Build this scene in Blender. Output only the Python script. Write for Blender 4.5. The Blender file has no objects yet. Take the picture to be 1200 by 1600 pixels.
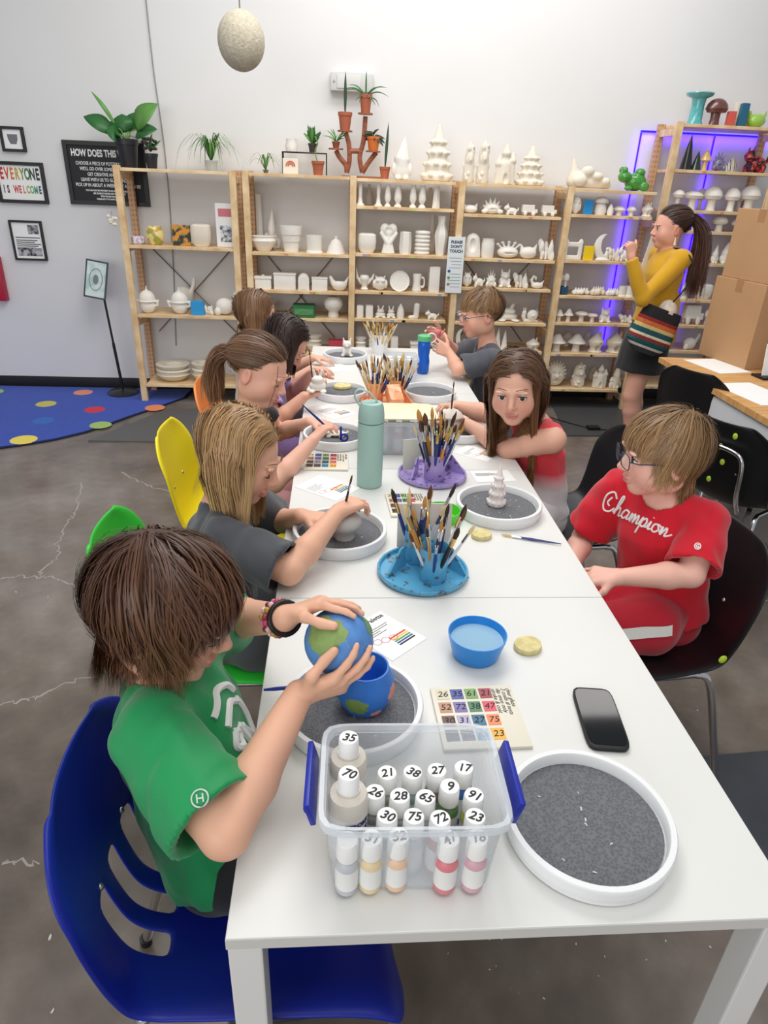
import bpy, bmesh, math, random
import numpy as np
from mathutils import Vector, Matrix
from mathutils.bvhtree import BVHTree
random.seed(7); RNG = np.random.default_rng(7)
SC = bpy.context.scene; COL = SC.collection
PI = math.pi

# ------------------------------------------------------------------ camera
TABLE_Z = 0.74
CAM_H = 1.587
_P = np.array([600., 800.]); _V = np.array([512., 2890.]); _T = np.array([528., 277.])   # principal point, vertical and table vanishing points
FPX = math.sqrt(-float((_V - _P) @ (_T - _P)))
def _ray(p): return np.array([p[0] - _P[0], p[1] - _P[1], FPX])
_dn = _ray(_V); _dn /= np.linalg.norm(_dn)
_fw = _ray(_T); _fw /= np.linalg.norm(_fw)
ROT = np.array([np.cross(_fw, -_dn), _fw, -_dn])
CAMPOS = np.array([0, 0, CAM_H])
def az(x, y, z):
    d = ROT @ _ray((x, y)); return CAMPOS + d * ((z - CAM_H) / d[2])
def ay(x, y, Y):
    d = ROT @ _ray((x, y)); return CAMPOS + d * (Y / d[1])
cam = bpy.data.cameras.new('camera'); camo = bpy.data.objects.new('camera', cam); COL.objects.link(camo)
cam.sensor_fit = 'HORIZONTAL'; cam.sensor_width = 36; cam.lens = FPX / 1200 * 36; cam.clip_start = 0.02
r_, d_, f_ = ROT[:, 0], ROT[:, 1], ROT[:, 2]
camo.matrix_world = Matrix(((r_[0], -d_[0], -f_[0], 0), (r_[1], -d_[1], -f_[1], 0), (r_[2], -d_[2], -f_[2], CAM_H), (0, 0, 0, 1)))
SC.camera = camo

# ------------------------------------------------------------------ light
w = bpy.data.worlds.new('world'); SC.world = w; w.use_nodes = True
w.node_tree.nodes['Background'].inputs[0].default_value = (0.93, 0.96, 1.0, 1)
w.node_tree.nodes['Background'].inputs[1].default_value = 0.36
def area(name, loc, target, sx, sy, power, col=(1, 1, 1)):
    l = bpy.data.lights.new(name, 'AREA'); l.shape = 'RECTANGLE'; l.size = sx; l.size_y = sy; l.energy = power; l.color = col
    o = bpy.data.objects.new(name, l); COL.objects.link(o); o.location = loc
    o.rotation_euler = (Vector(target) - Vector(loc)).to_track_quat('-Z', 'Y').to_euler(); return o
area('storefront_window_light', (-2.6, -3.2, 1.9), (0.2, 3.0, 0.7), 5.0, 2.4, 105, (1, 0.99, 0.97))
area('ceiling_light_near', (0.6, 0.2, 3.6), (0.6, 0.9, 0), 1.6, 1.6, 24, (1, 0.98, 0.95))
area('ceiling_light_middle', (-0.2, 2.6, 3.7), (-0.2, 2.8, 0), 1.8, 1.8, 52, (1, 0.98, 0.95))
area('ceiling_light_far', (1.0, 4.2, 3.7), (1.0, 4.6, 0), 3.0, 0.6, 42, (1, 0.96, 0.92))
SC.view_settings.view_transform = 'Standard'; SC.view_settings.look = 'None'
SC.view_settings.gamma = 1.0; SC.view_settings.use_curve_mapping = False
SC.view_settings.exposure = 0.20

# ------------------------------------------------------------------ materials
def lin(r, g, b):
    f = lambda c: (c / 255 / 12.92) if c / 255 <= 0.04045 else ((c / 255 + 0.055) / 1.055) ** 2.4
    return (f(r), f(g), f(b), 1)
MATS = {}
def mat(name, rgb=(200, 200, 200), rough=0.5, metal=0.0, spec=0.5, bump=0.0, bscale=60.0, vary=0.0, vscale=8.0, trans=0.0, alpha=1.0, coat=0.0,
        emit=None, estr=0.0, sub=0.0, attr=None, sheen=0.0, ior=1.45, stretch=None):
    if name in MATS: return MATS[name]
    m = bpy.data.materials.new(name); m.use_nodes = True; nt = m.node_tree; b = nt.nodes['Principled BSDF']
    b.inputs['Base Color'].default_value = lin(*rgb); b.inputs['Roughness'].default_value = rough; b.inputs['Metallic'].default_value = metal
    b.inputs['Specular IOR Level'].default_value = spec; b.inputs['Transmission Weight'].default_value = trans; b.inputs['Alpha'].default_value = alpha
    b.inputs['Coat Weight'].default_value = coat; b.inputs['IOR'].default_value = ior
    if sheen: b.inputs['Sheen Weight'].default_value = sheen
    if sub:
        b.inputs['Subsurface Weight'].default_value = sub; b.inputs['Subsurface Radius'].default_value = (1.0, 0.35, 0.2); b.inputs['Subsurface Scale'].default_value = 0.006
    if emit: b.inputs['Emission Color'].default_value = lin(*emit); b.inputs['Emission Strength'].default_value = estr
    tc = nt.nodes.new('ShaderNodeTexCoord'); co = tc.outputs['Object']
    if stretch:
        mp = nt.nodes.new('ShaderNodeMapping'); mp.inputs['Scale'].default_value = stretch; nt.links.new(co, mp.inputs[0]); co = mp.outputs[0]
    src = None
    if attr:
        a = nt.nodes.new('ShaderNodeAttribute'); a.attribute_name = attr; src = a.outputs['Color']
    if vary:
        n = nt.nodes.new('ShaderNodeTexNoise'); n.inputs['Scale'].default_value = vscale; n.inputs['Detail'].default_value = 5
        nt.links.new(co, n.inputs['Vector'])
        mr = nt.nodes.new('ShaderNodeMapRange'); mr.inputs['From Min'].default_value = 0.25; mr.inputs['From Max'].default_value = 0.75
        mr.inputs['To Min'].default_value = 1 - vary; mr.inputs['To Max'].default_value = 1 + vary * 0.5; nt.links.new(n.outputs['Fac'], mr.inputs['Value'])
        mx = nt.nodes.new('ShaderNodeMix'); mx.data_type = 'RGBA'; mx.blend_type = 'MULTIPLY'; mx.inputs[0].default_value = 1
        if src: nt.links.new(src, mx.inputs[6])
        else: mx.inputs[6].default_value = lin(*rgb)
        nt.links.new(mr.outputs[0], mx.inputs[7]); src = mx.outputs[2]
    if src: nt.links.new(src, b.inputs['Base Color'])
    if bump:
        n = nt.nodes.new('ShaderNodeTexNoise'); n.inputs['Scale'].default_value = bscale; n.inputs['Detail'].default_value = 3; nt.links.new(co, n.inputs['Vector'])
        bp = nt.nodes.new('ShaderNodeBump'); bp.inputs['Strength'].default_value = bump; bp.inputs['Distance'].default_value = 0.004
        nt.links.new(n.outputs['Fac'], bp.inputs['Height']); nt.links.new(bp.outputs[0], b.inputs['Normal'])
    MATS[name] = m; return m
def ramp2(name, c0, c1, scale, rough=0.5, lo=0.4, hi=0.6, kind='NOISE', stretch=None, detail=4, coat=0.0, third=None, bump=0.0):
    if name in MATS: return MATS[name]
    m = mat(name, c0, rough, coat=coat); nt = m.node_tree; b = nt.nodes['Principled BSDF']
    tc = nt.nodes.new('ShaderNodeTexCoord'); co = tc.outputs['Object']
    if stretch:
        mp = nt.nodes.new('ShaderNodeMapping'); mp.inputs['Scale'].default_value = stretch; nt.links.new(co, mp.inputs[0]); co = mp.outputs[0]
    if kind == 'NOISE':
        n = nt.nodes.new('ShaderNodeTexNoise'); n.inputs['Scale'].default_value = scale; n.inputs['Detail'].default_value = detail; out = n.outputs['Fac']
    else:
        n = nt.nodes.new('ShaderNodeTexVoronoi'); n.inputs['Scale'].default_value = scale; out = n.outputs['Distance']
    nt.links.new(co, n.inputs['Vector'])
    r = nt.nodes.new('ShaderNodeValToRGB'); e = r.color_ramp.elements
    e[0].position = lo; e[0].color = lin(*c0); e[1].position = hi; e[1].color = lin(*c1)
    if third: k = e.new((lo + hi) / 2); k.color = lin(*third)
    nt.links.new(out, r.inputs[0]); nt.links.new(r.outputs[0], b.inputs['Base Color'])
    if bump:
        bp = nt.nodes.new('ShaderNodeBump'); bp.inputs['Strength'].default_value = bump; bp.inputs['Distance'].default_value = 0.003
        nt.links.new(out, bp.inputs['Height']); nt.links.new(bp.outputs[0], b.inputs['Normal'])
    return m

# ------------------------------------------------------------------ mesh helpers
class MB:
    def __init__(s): s.v = []; s.f = []
    def add(s, v, f):
        o = len(s.v); s.v += [tuple(map(float, p)) for p in v]; s.f += [tuple(i + o for i in q) for q in f]; return s
    def box(s, x0, x1, y0, y1, z0, z1, bev=0.0, M=None):
        bm = bmesh.new(); bmesh.ops.create_cube(bm, size=1)
        for v in bm.verts: v.co = Vector(((x0 + x1) / 2 + v.co.x * (x1 - x0), (y0 + y1) / 2 + v.co.y * (y1 - y0), (z0 + z1) / 2 + v.co.z * (z1 - z0)))
        if bev: bmesh.ops.bevel(bm, geom=list(bm.edges), offset=bev, segments=2, affect='EDGES', profile=0.6)
        if M is not None: bm.transform(M)
        bm.verts.ensure_lookup_table(); s.add([v.co for v in bm.verts], [[v.index for v in f.verts] for f in bm.faces]) if not bm.verts.index_update() else 0
        bm.free(); return s
    def lathe(s, prof, n=24, M=None, cap0=True, cap1=True, sq=0.0):
        v = []; f = []; m = len(prof)
        for (r, z) in prof:
            for k in range(n):
                a = 2 * PI * k / n; c, t = math.cos(a), math.sin(a)
                q = 1.0
                if sq: q = (abs(c) ** sq + abs(t) ** sq) ** (-1 / sq)
                v.append((r * c * q, r * t * q, z))
        for i in range(m - 1):
            for k in range(n):
                k2 = (k + 1) % n; f.append((i * n + k, i * n + k2, (i + 1) * n + k2, (i + 1) * n + k))
        if cap0: f.append(tuple(range(n - 1, -1, -1)))
        if cap1: f.append(tuple((m - 1) * n + k for k in range(n)))
        if M is not None: v = [M @ Vector(p) for p in v]
        return s.add(v, f)
    def tube(s, pts, r, n=8, cap=True, closed=False, flat=None):
        pts = [Vector(p) for p in pts]; m = len(pts); rs = r if hasattr(r, '__len__') else [r] * m
        v = []; f = []; prev = None
        for i, p in enumerate(pts):
            if closed: t = pts[(i + 1) % m] - pts[i - 1]
            else: t = pts[min(i + 1, m - 1)] - pts[max(i - 1, 0)]
            if t.length < 1e-9: t = Vector((0, 0, 1))
            t.normalize()
            if prev is None:
                a = Vector((0, 0, 1)) if abs(t.z) < 0.9 else Vector((1, 0, 0)); nn = t.cross(a).normalized()
            else: nn = (prev - t * prev.dot(t)).normalized()
            prev = nn; bb = t.cross(nn); fl = flat or 1.0
            for k in range(n):
                a = 2 * PI * k / n; v.append(p + (nn * math.cos(a) + bb * math.sin(a) * fl) * rs[i])
        for i in range(m if closed else m - 1):
            j = (i + 1) % m
            for k in range(n):
                k2 = (k + 1) % n; f.append((i * n + k, i * n + k2, j * n + k2, j * n + k))
        if cap and not closed: f += [tuple(range(n - 1, -1, -1)), tuple((m - 1) * n + k for k in range(n))]
        return s.add(v, f)
    def prism(s, poly, z0, z1, M=None):
        n = len(poly); v = [(x, y, z0) for x, y in poly] + [(x, y, z1) for x, y in poly]
        f = [tuple(range(n - 1, -1, -1)), tuple(range(n, 2 * n))] + [(k, (k + 1) % n, n + (k + 1) % n, n + k) for k in range(n)]
        if M is not None: v = [M @ Vector(p) for p in v]
        return s.add(v, f)
    def ball(s, c, r, n=12, m=8, M=None):
        r = r if hasattr(r, '__len__') else (r, r, r); v = [(0, 0, -1)]; f = []
        for i in range(1, m):
            a = -PI / 2 + PI * i / m
            for k in range(n): b = 2 * PI * k / n; v.append((math.cos(a) * math.cos(b), math.cos(a) * math.sin(b), math.sin(a)))
        v.append((0, 0, 1)); L = len(v) - 1
        for k in range(n): f.append((0, 1 + (k + 1) % n, 1 + k)); f.append((L, L - n + k, L - n + (k + 1) % n))
        for i in range(m - 2):
            for k in range(n):
                a = 1 + i * n; f.append((a + k, a + (k + 1) % n, a + n + (k + 1) % n, a + n + k))
        v = [Vector((p[0] * r[0], p[1] * r[1], p[2] * r[2])) for p in v]
        if M is not None: v = [M @ p for p in v]
        return s.add([p + Vector(c) for p in v], f)
    def mesh(s, name='mesh', smooth=True, ang=38):
        me = bpy.data.meshes.new(name); me.from_pydata(s.v, [], s.f); me.update()
        if smooth:
            me.polygons.foreach_set('use_smooth', [True] * len(me.polygons)); me.set_sharp_from_angle(angle=math.radians(ang))
        return me
def link(name, me, m=None, parent=None, loc=None, rot=None, scale=None):
    o = bpy.data.objects.new(name, me); COL.objects.link(o)
    if m is not None and me is not None:
        if len(me.materials) == 0: me.materials.append(m)
    if parent is not None: o.parent = parent
    if loc is not None: o.location = loc
    if rot is not None: o.rotation_euler = rot
    if scale is not None: o.scale = scale
    return o
def obj(name, mb, m, parent=None, loc=None, rot=None, smooth=True, ang=38, scale=None): return link(name, mb.mesh(name, smooth, ang), m, parent, loc, rot, scale)
def tag(o, label, cat, group=None):
    o['label'] = label; o['category'] = cat
    if group: o['group'] = group
    return o
def thing(name, label, cat, loc=(0, 0, 0), rz=0.0, group=None, rot=None):
    o = bpy.data.objects.new(name, None); o.empty_display_size = 0.05; COL.objects.link(o); o.location = loc; o.rotation_euler = rot or (0, 0, rz)
    return tag(o, label, cat, group)
def struct(o): o['kind'] = 'structure'; return o
def Tm(x=0, y=0, z=0, rx=0, ry=0, rz=0, s=1):
    from mathutils import Euler
    return Matrix.Translation((x, y, z)) @ Euler((rx, ry, rz)).to_matrix().to_4x4() @ (Matrix.Diagonal((*s, 1)) if hasattr(s, '__len__') else Matrix.Diagonal((s, s, s, 1)))
def text_mesh(body, size, extrude=0.0005, align='CENTER', bold=0.0, shear=0.0, space=1.0, ls=1.0):
    c = bpy.data.curves.new('text', 'FONT'); c.body = body; c.size = size; c.extrude = extrude; c.align_x = align; c.align_y = 'CENTER'
    c.offset = bold; c.shear = shear; c.space_character = space; c.space_line = ls; c.resolution_u = 3
    o = bpy.data.objects.new('text', c); COL.objects.link(o); bpy.context.view_layer.update()
    me = bpy.data.meshes.new_from_object(o.evaluated_get(bpy.context.evaluated_depsgraph_get()))
    bpy.data.objects.remove(o); bpy.data.curves.remove(c); me.materials.clear(); return me
def catmull(pts, n):
    P = [np.array(p, float) for p in pts]; P = [2 * P[0] - P[1]] + P + [2 * P[-1] - P[-2]]; out = []
    m = len(P) - 3
    for i in range(n):
        t = i / (n - 1) * m; k = min(int(t), m - 1); t -= k; a, b, c, d = P[k:k + 4]
        out.append(0.5 * (2 * b + (c - a) * t + (2 * a - 5 * b + 4 * c - d) * t * t + (3 * b - a - 3 * c + d) * t ** 3))
    return out
WHITE_PL = mat('white_plastic', (240, 240, 240), 0.4)
CHROME = mat('chrome', (215, 215, 218), 0.16, 1.0)
BLACK = mat('black_satin', (22, 22, 24), 0.4)
# ================================================================== the setting
WALL_Y = 5.385
def floor_mat():
    m = mat('polished_concrete', (88, 80, 74), 0.22, spec=0.5); nt = m.node_tree; b = nt.nodes['Principled BSDF']
    tc = nt.nodes.new('ShaderNodeTexCoord')
    n1 = nt.nodes.new('ShaderNodeTexNoise'); n1.inputs['Scale'].default_value = 1.1; n1.inputs['Detail'].default_value = 9; n1.inputs['Roughness'].default_value = 0.62
    n2 = nt.nodes.new('ShaderNodeTexNoise'); n2.inputs['Scale'].default_value = 9; n2.inputs['Detail'].default_value = 8
    for n in (n1, n2): nt.links.new(tc.outputs['Object'], n.inputs['Vector'])
    r = nt.nodes.new('ShaderNodeValToRGB'); e = r.color_ramp.elements
    e[0].position = 0.36; e[0].color = lin(88, 79, 73); e[1].position = 0.68; e[1].color = lin(138, 131, 125)
    k = e.new(0.5); k.color = lin(114, 104, 95)
    nt.links.new(n1.outputs['Fac'], r.inputs[0])
    mx = nt.nodes.new('ShaderNodeMix'); mx.data_type = 'RGBA'; mx.blend_type = 'OVERLAY'; mx.inputs[0].default_value = 0.35
    nt.links.new(r.outputs[0], mx.inputs[6]); nt.links.new(n2.outputs['Fac'], mx.inputs[7]); nt.links.new(mx.outputs[2], b.inputs['Base Color'])
    mr = nt.nodes.new('ShaderNodeMapRange'); mr.inputs['To Min'].default_value = 0.12; mr.inputs['To Max'].default_value = 0.36
    nt.links.new(n2.outputs['Fac'], mr.inputs['Value']); nt.links.new(mr.outputs[0], b.inputs['Roughness'])
    return m
floor = struct(obj('floor', MB().box(-6, 6, -4, WALL_Y + 0.1, -0.1, 0), floor_mat()))
wall = struct(obj('wall_back', MB().box(-6, 6, WALL_Y, WALL_Y + 0.12, 0, 3.9), mat('wall_paint', (226, 226, 226), 0.75, bump=0.05, bscale=90, vary=0.03, vscale=1.5)))
base = struct(obj('baseboard_back', MB().box(-6, 6, WALL_Y - 0.008, WALL_Y, 0, 0.085, 0.002), mat('black_rubber', (30, 30, 33), 0.45)))
# cracks in the slab: shallow light ridges of filler
CRK = mat('crack_filler', (158, 152, 146), 0.6)
def crack(pix, wd=0.004, seed=0):
    rr = random.Random(seed); P = [az(x, y, 0) for x, y in pix]; pts = []
    for a, b in zip(P, P[1:]):
        for k in range(7):
            t = k / 7; q = a + (b - a) * t; j = 0.012
            pts.append((q[0] + rr.uniform(-j, j), q[1] + rr.uniform(-j, j)))
    pts.append((P[-1][0], P[-1][1])); v = []; f = []
    for i, p in enumerate(pts):
        a = pts[max(i - 1, 0)]; b = pts[min(i + 1, len(pts) - 1)]; t = Vector((b[0] - a[0], b[1] - a[1])).normalized(); n = Vector((-t.y, t.x)); w_ = wd * rr.uniform(0.35, 1.0)
        v += [(p[0] + n.x * w_, p[1] + n.y * w_, 0.0002), (p[0], p[1], 0.0009), (p[0] - n.x * w_, p[1] - n.y * w_, 0.0002)]
        if i: k = 3 * i; f += [(k - 3, k, k + 1, k - 2), (k - 2, k + 1, k + 2, k - 1)]
    obj('crack', MB().add(v, f), CRK, floor)
crack([(128, 755), (118, 800), (108, 815), (88, 850), (92, 870), (62, 893), (62, 902)], 0.005, 1)
crack([(0, 904), (30, 900), (62, 902), (80, 902), (105, 913), (136, 918)], 0.005, 2)
crack([(192, 738), (215, 752), (250, 765), (280, 772), (330, 780)], 0.005, 3)
crack([(0, 1099), (35, 1096), (60, 1087), (100, 1067), (152, 1054), (190, 1046)], 0.005, 4)
crack([(0, 1352), (25, 1345), (62, 1350)], 0.004, 5)
crack([(1150, 940), (1200, 938)], 0.004, 6)
# scraps of paper and paint flecks on the floor
FLECK = mat('paper_scrap', (205, 203, 198), 0.7)
fl = [(78, 1465, 9), (82, 1580, 8), (25, 925, 7), (75, 933, 6), (1165, 925, 5), (1090, 1110, 4), (765, 1468, 3), (935, 1525, 3), (1085, 1040, 4), (900, 1475, 4), (850, 1560, 4), (1150, 945, 3), (250, 747, 2), (1110, 1480, 5), (1040, 1470, 4), (945, 1495, 3), (775, 1510, 3), (765, 1515, 3), (700, 1490, 3), (1010, 1500, 3)]
for i, (x, y, s_) in enumerate(fl):
    p = az(x, y, 0); s_ = s_ / 900 * 0.8; rr = random.Random(i)
    poly = [(math.cos(a) * s_ * rr.uniform(0.5, 1.2), math.sin(a) * s_ * rr.uniform(0.2, 0.7)) for a in np.linspace(0, 2 * PI, 7)[:-1]]
    o = obj('paper_scrap', MB().prism(poly, 0, 0.0012), FLECK, None, (p[0], p[1], 0.0001), (0, 0, rr.uniform(0, 6)), smooth=False)
    tag(o, 'tiny pale scrap lying on the dark concrete floor', 'scrap', 'scraps on the floor')
# ---- blue rug with dots
rug = thing('play_rug', 'royal blue rug with coloured dots and rounded edge on the floor by the wall', 'rug', (0, 0, 0.0005))
def rug_poly():
    pts = [(-5.2, 5.37), (-1.15, 5.37)] + [tuple(az(x, y, 0)[:2]) for x, y in [(292, 622), (250, 637), (205, 652), (170, 665), (135, 677), (90, 688), (45, 696), (0, 702)]] + [(-2.5, 3.95), (-3.2, 3.92), (-5.2, 3.9)]
    return pts
rp = rug_poly(); rc = Vector((-2.8, 4.7))
obj('binding', MB().prism(rp[::-1], 0, 0.007), mat('rug_binding', (20, 24, 52), 0.9), rug)
obj('pile', MB().prism([(rc.x + (x - rc.x) * 0.985, rc.y + (y - rc.y) * 0.972) for x, y in rp][::-1], 0.0005, 0.0095), mat('rug_blue', (12, 66, 178), 0.95, bump=0.5, bscale=500, vary=0.12, vscale=30, sheen=0.2), rug)
for i, (x, y, c) in enumerate([(130, 613, (228, 150, 120)), (72, 631, (196, 190, 100)), (148, 640, (205, 62, 80)), (68, 657, (58, 108, 190)), (157, 664, (158, 190, 110)), (37, 687, (232, 212, 100)), (242, 637, (232, 140, 95)), (-30, 640, (205, 62, 80)), (-10, 612, (158, 190, 110))]):
    p = az(x, y, 0.01); r = 0.072 if i != 5 else 0.082
    obj('dot', MB().lathe([(r, 0.009), (r * 0.97, 0.0105)], 24), mat('rug_dot%d' % i, c, 0.95), rug, (p[0], p[1], 0), smooth=False)
# grey floor mats
matm = mat('mat_rubber', (92, 92, 92), 0.55, bump=0.3, bscale=200)
def floor_mat_obj(poly, label, mm):
    c = np.mean(np.array(poly), 0); o = obj('floor_mat', MB().prism([(x - c[0], y - c[1]) for x, y in poly], 0, 0.008), mm, None, (c[0], c[1], 0.0003), smooth=False); return tag(o, label, 'mat')
A = [tuple(az(x, y, 0)[:2]) for x, y in [(138, 690), (330, 692), (345, 640), (262, 640)]]
floor_mat_obj(A[::1], 'thin grey rubber mat on the floor behind the yellow chair', matm)
A = [tuple(az(x, y, 0)[:2]) for x, y in [(885, 682), (1090, 682), (1090, 628), (860, 628)]]
floor_mat_obj(A, 'dark grey rubber mat on the floor beneath the standing woman', mat('mat_dark', (70, 72, 74), 0.5, bump=0.3, bscale=200))
A = [tuple(az(x, y, 0)[:2]) for x, y in [(1085, 1185), (1330, 1165)]]
floor_mat_obj([A[0], (A[0][0] - 0.02, 0.9), (2.4, 0.85), (2.4, A[1][1]), A[1]], 'dark wrinkled plastic mat on the floor right of the table', mat('mat_plastic', (62, 66, 72), 0.25, bump=0.6, bscale=7, vary=0.3, vscale=4))
# charging cable on floor
p = az(925, 672, 0)
tag(obj('power_cable', MB().tube([(p[0] + dx, p[1] + dy, 0.013) for dx, dy in catmull([(-0.25, 0.25), (-0.12, 0.1), (0, 0), (0.12, -0.03)], 16)], 0.004, 6).box(p[0] - 0.04, p[0] + 0.05, p[1] - 0.03, p[1] + 0.03, 0.009, 0.03, 0.004), BLACK), 'black power cable with adapter lying on the floor mat', 'cable')
# ================================================================== shelving
def pine():
    m = mat('pine', (224, 196, 152), 0.5); nt = m.node_tree; b = nt.nodes['Principled BSDF']; tc = nt.nodes.new('ShaderNodeTexCoord')
    geo = nt.nodes.new('ShaderNodeObjectInfo'); ad = nt.nodes.new('ShaderNodeVectorMath'); ad.operation = 'ADD'
    nt.links.new(tc.outputs['Object'], ad.inputs[0]); nt.links.new(geo.outputs['Location'], ad.inputs[1])
    mp = nt.nodes.new('ShaderNodeMapping'); mp.inputs['Scale'].default_value = (3, 14, 3); nt.links.new(ad.outputs[0], mp.inputs[0])
    n = nt.nodes.new('ShaderNodeTexNoise'); n.inputs['Scale'].default_value = 3; n.inputs['Detail'].default_value = 5; nt.links.new(mp.outputs[0], n.inputs['Vector'])
    r = nt.nodes.new('ShaderNodeValToRGB'); e = r.color_ramp.elements; e[0].position = 0.3; e[0].color = lin(206, 168, 118); e[1].position = 0.65; e[1].color = lin(238, 212, 170)
    nt.links.new(n.outputs['Fac'], r.inputs[0])
    v = nt.nodes.new('ShaderNodeTexVoronoi'); v.inputs['Scale'].default_value = 4.5; nt.links.new(ad.outputs[0], v.inputs['Vector'])
    r2 = nt.nodes.new('ShaderNodeValToRGB'); e = r2.color_ramp.elements; e[0].position = 0.05; e[0].color = lin(140, 84, 50); e[1].position = 0.11; e[1].color = (1, 1, 1, 1)
    nt.links.new(v.outputs['Distance'], r2.inputs[0])
    mx = nt.nodes.new('ShaderNodeMix'); mx.data_type = 'RGBA'; mx.blend_type = 'MULTIPLY'; mx.inputs[0].default_value = 0.8
    nt.links.new(r.outputs[0], mx.inputs[6]); nt.links.new(r2.outputs[0], mx.inputs[7]); nt.links.new(mx.outputs[2], b.inputs['Base Color']); return m
PINE = pine()
PINE_HOLES = mat('pine_drilled', (196, 150, 112), 0.55); 
def _holes():
    nt = PINE_HOLES.node_tree; b = nt.nodes['Principled BSDF']; tc = nt.nodes.new('ShaderNodeTexCoord'); mp = nt.nodes.new('ShaderNodeMapping'); mp.inputs['Scale'].default_value = (45, 45, 31)
    nt.links.new(tc.outputs['Object'], mp.inputs[0]); v = nt.nodes.new('ShaderNodeTexVoronoi'); v.inputs['Scale'].default_value = 1; v.inputs['Randomness'].default_value = 0.0
    nt.links.new(mp.outputs[0], v.inputs['Vector']); r = nt.nodes.new('ShaderNodeValToRGB'); e = r.color_ramp.elements; e[0].position = 0.22; e[0].color = lin(172, 128, 96); e[1].position = 0.3; e[1].color = lin(206, 164, 124)
    nt.links.new(v.outputs['Distance'], r.inputs[0]); nt.links.new(r.outputs[0], b.inputs['Base Color'])
_holes()
SF = 5.025; SB = 5.355; PW = 0.044
BOARDS = {1: (1.592, 1.115, 0.649, 0.138), 2: (1.594, 1.098, 0.845, 0.652, 0.40, 0.15), 3: (1.588, 1.418, 1.112, 0.858, 0.663, 0.40, 0.15), 4: (1.585, 1.395, 1.106, 0.905, 0.66, 0.449, 0.16),
          5: (1.578, 1.418, 1.115, 0.869, 0.673, 0.442, 0.165), 6: (1.998, 1.725, 1.473, 1.339, 1.122, 0.865, 0.677, 0.483, 0.2)}
SPAN = {1: (-1.478, -0.680), 2: (-0.640, 0.082), 3: (0.104, 0.828), 4: (0.850, 1.590), 5: (1.612, 2.245), 6: (2.29, 3.05)}
UNIT = {1: 'leftmost rack', 2: 'second rack', 3: 'third rack', 4: 'fourth rack', 5: 'fifth rack', 6: 'tall right rack'}
ORD = ['top', 'second', 'third', 'fourth', 'fifth', 'sixth', 'seventh', 'eighth', 'ninth']
def frame_side(root, x, h):
    for k, (y, m) in enumerate(((SF, PINE), (SB - PW, PINE_HOLES))):
        obj('post', MB().box(-PW / 2, PW / 2, 0, PW, 0, h, 0.003), m, root, (x, y, 0), smooth=False)
    for z in (0.08, h * 0.36, h * 0.68, h - 0.06):
        obj('rung', MB().box(-0.012, 0.012, SF + PW, SB - PW, z - 0.022, z + 0.022, 0.002), PINE, root, (x, 0, 0), smooth=False)
for u in range(1, 7):
    x0, x1 = SPAN[u]; h = BOARDS[u][0]
    root = thing('shelf_rack', {1: 'open pine shelf rack at the left end, with lidded jars', 2: 'pine shelf rack second from left, planters on its middle board', 3: 'pine shelf rack in the middle, with candlesticks and heart vase', 4: 'pine shelf rack second from right of the low racks', 5: 'pine shelf rack behind the woman in yellow', 6: 'tallest pine shelf rack at the right with blue glow behind'}[u], 'shelf', (0, 0, 0), group='pine racks along the back wall')
    if u in (1, 2): frame_side(root, x0 + PW / 2, h + 0.012)
    if u in (3, 4, 5, 6): frame_side(root, x0, h + 0.012)
    if u in (1, 6): frame_side(root, x1 - PW / 2 if u == 1 else x1, h + 0.012)
    for k, z in enumerate(BOARDS[u]):
        a = x0 + (PW if u in (1, 2) else PW / 2); b = x1 - (PW if u == 1 else PW / 2) if u != 2 else x1
        obj('shelf_board', MB().box(a + 0.001 - (a + b) / 2, b - 0.001 - (a + b) / 2, SF + 0.004, SB, -0.020, 0, 0.002), PINE, root, ((a + b) / 2, 0, z), smooth=False)
    if u > 1:
        rt = random.Random(u)
        for z in BOARDS[u][1:]:
            for k in range(rt.randint(2, 3)):
                xx = rt.uniform(x0 + 0.08, x1 - 0.08); obj('price_sticker', MB().box(-0.014, 0.014, -0.0008, 0, -0.008, 0.006), mat('sticker%d' % (k % 3), [(196, 206, 120), (206, 150, 110), (150, 160, 190)][k % 3], 0.6), root, (xx, SF + 0.004, z - 0.010), smooth=False)
    if u in (1, 2, 4):
        za, zc = BOARDS[u][1 if u != 4 else 2] - 0.03, BOARDS[u][2 if u != 4 else 4] + 0.03
        za2, zc2 = za, max(0.2, za - 0.62)
        for (xa, za_, xb, zb_) in ((x0 + 0.1, za2, x1 - 0.1, zc2), (x1 - 0.1, za2, x0 + 0.1, zc2)):
            obj('cross_brace', MB().tube([(xa, SB + 0.004, za_), (xb, SB + 0.004, zb_)], 0.004, 6), mat('brace_steel', (120, 112, 108), 0.4, 0.8), root)
# blue LED strips fixed on the wall behind the tall rack
LED = mat('led_blue', (40, 20, 235), 0.4, emit=(52, 18, 255), estr=0.9)
led = thing('led_light_strip', 'glowing violet blue LED strip on the wall behind the tall rack', 'light strip', (2.2, WALL_Y, 0.4))
for (xa, za, xb, zb) in ((2.17, 0.45, 2.17, 1.95), (2.17, 1.965, 3.2, 1.965), (2.72, 0.45, 2.72, 1.95)):
    obj('strip', MB().box(min(xa, xb) - 0.004 - 2.2, max(xa, xb) + 0.004 - 2.2, -0.012, -0.002, min(za, zb) - 0.006 - 0.4, max(za, zb) + 0.006 - 0.4), LED, led)
for i, (xa, za, sx, sy, e_) in enumerate(((2.17, 1.2, 0.05, 1.5, 0.9), (2.7, 1.93, 1.0, 0.05, 0.7), (2.72, 1.2, 0.05, 1.5, 0.9))):
    l = area('led_glow', (xa, WALL_Y - 0.03, za), (xa, WALL_Y + 1, za), sx, sy, e_, (0.10, 0.02, 1.0)); 
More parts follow.
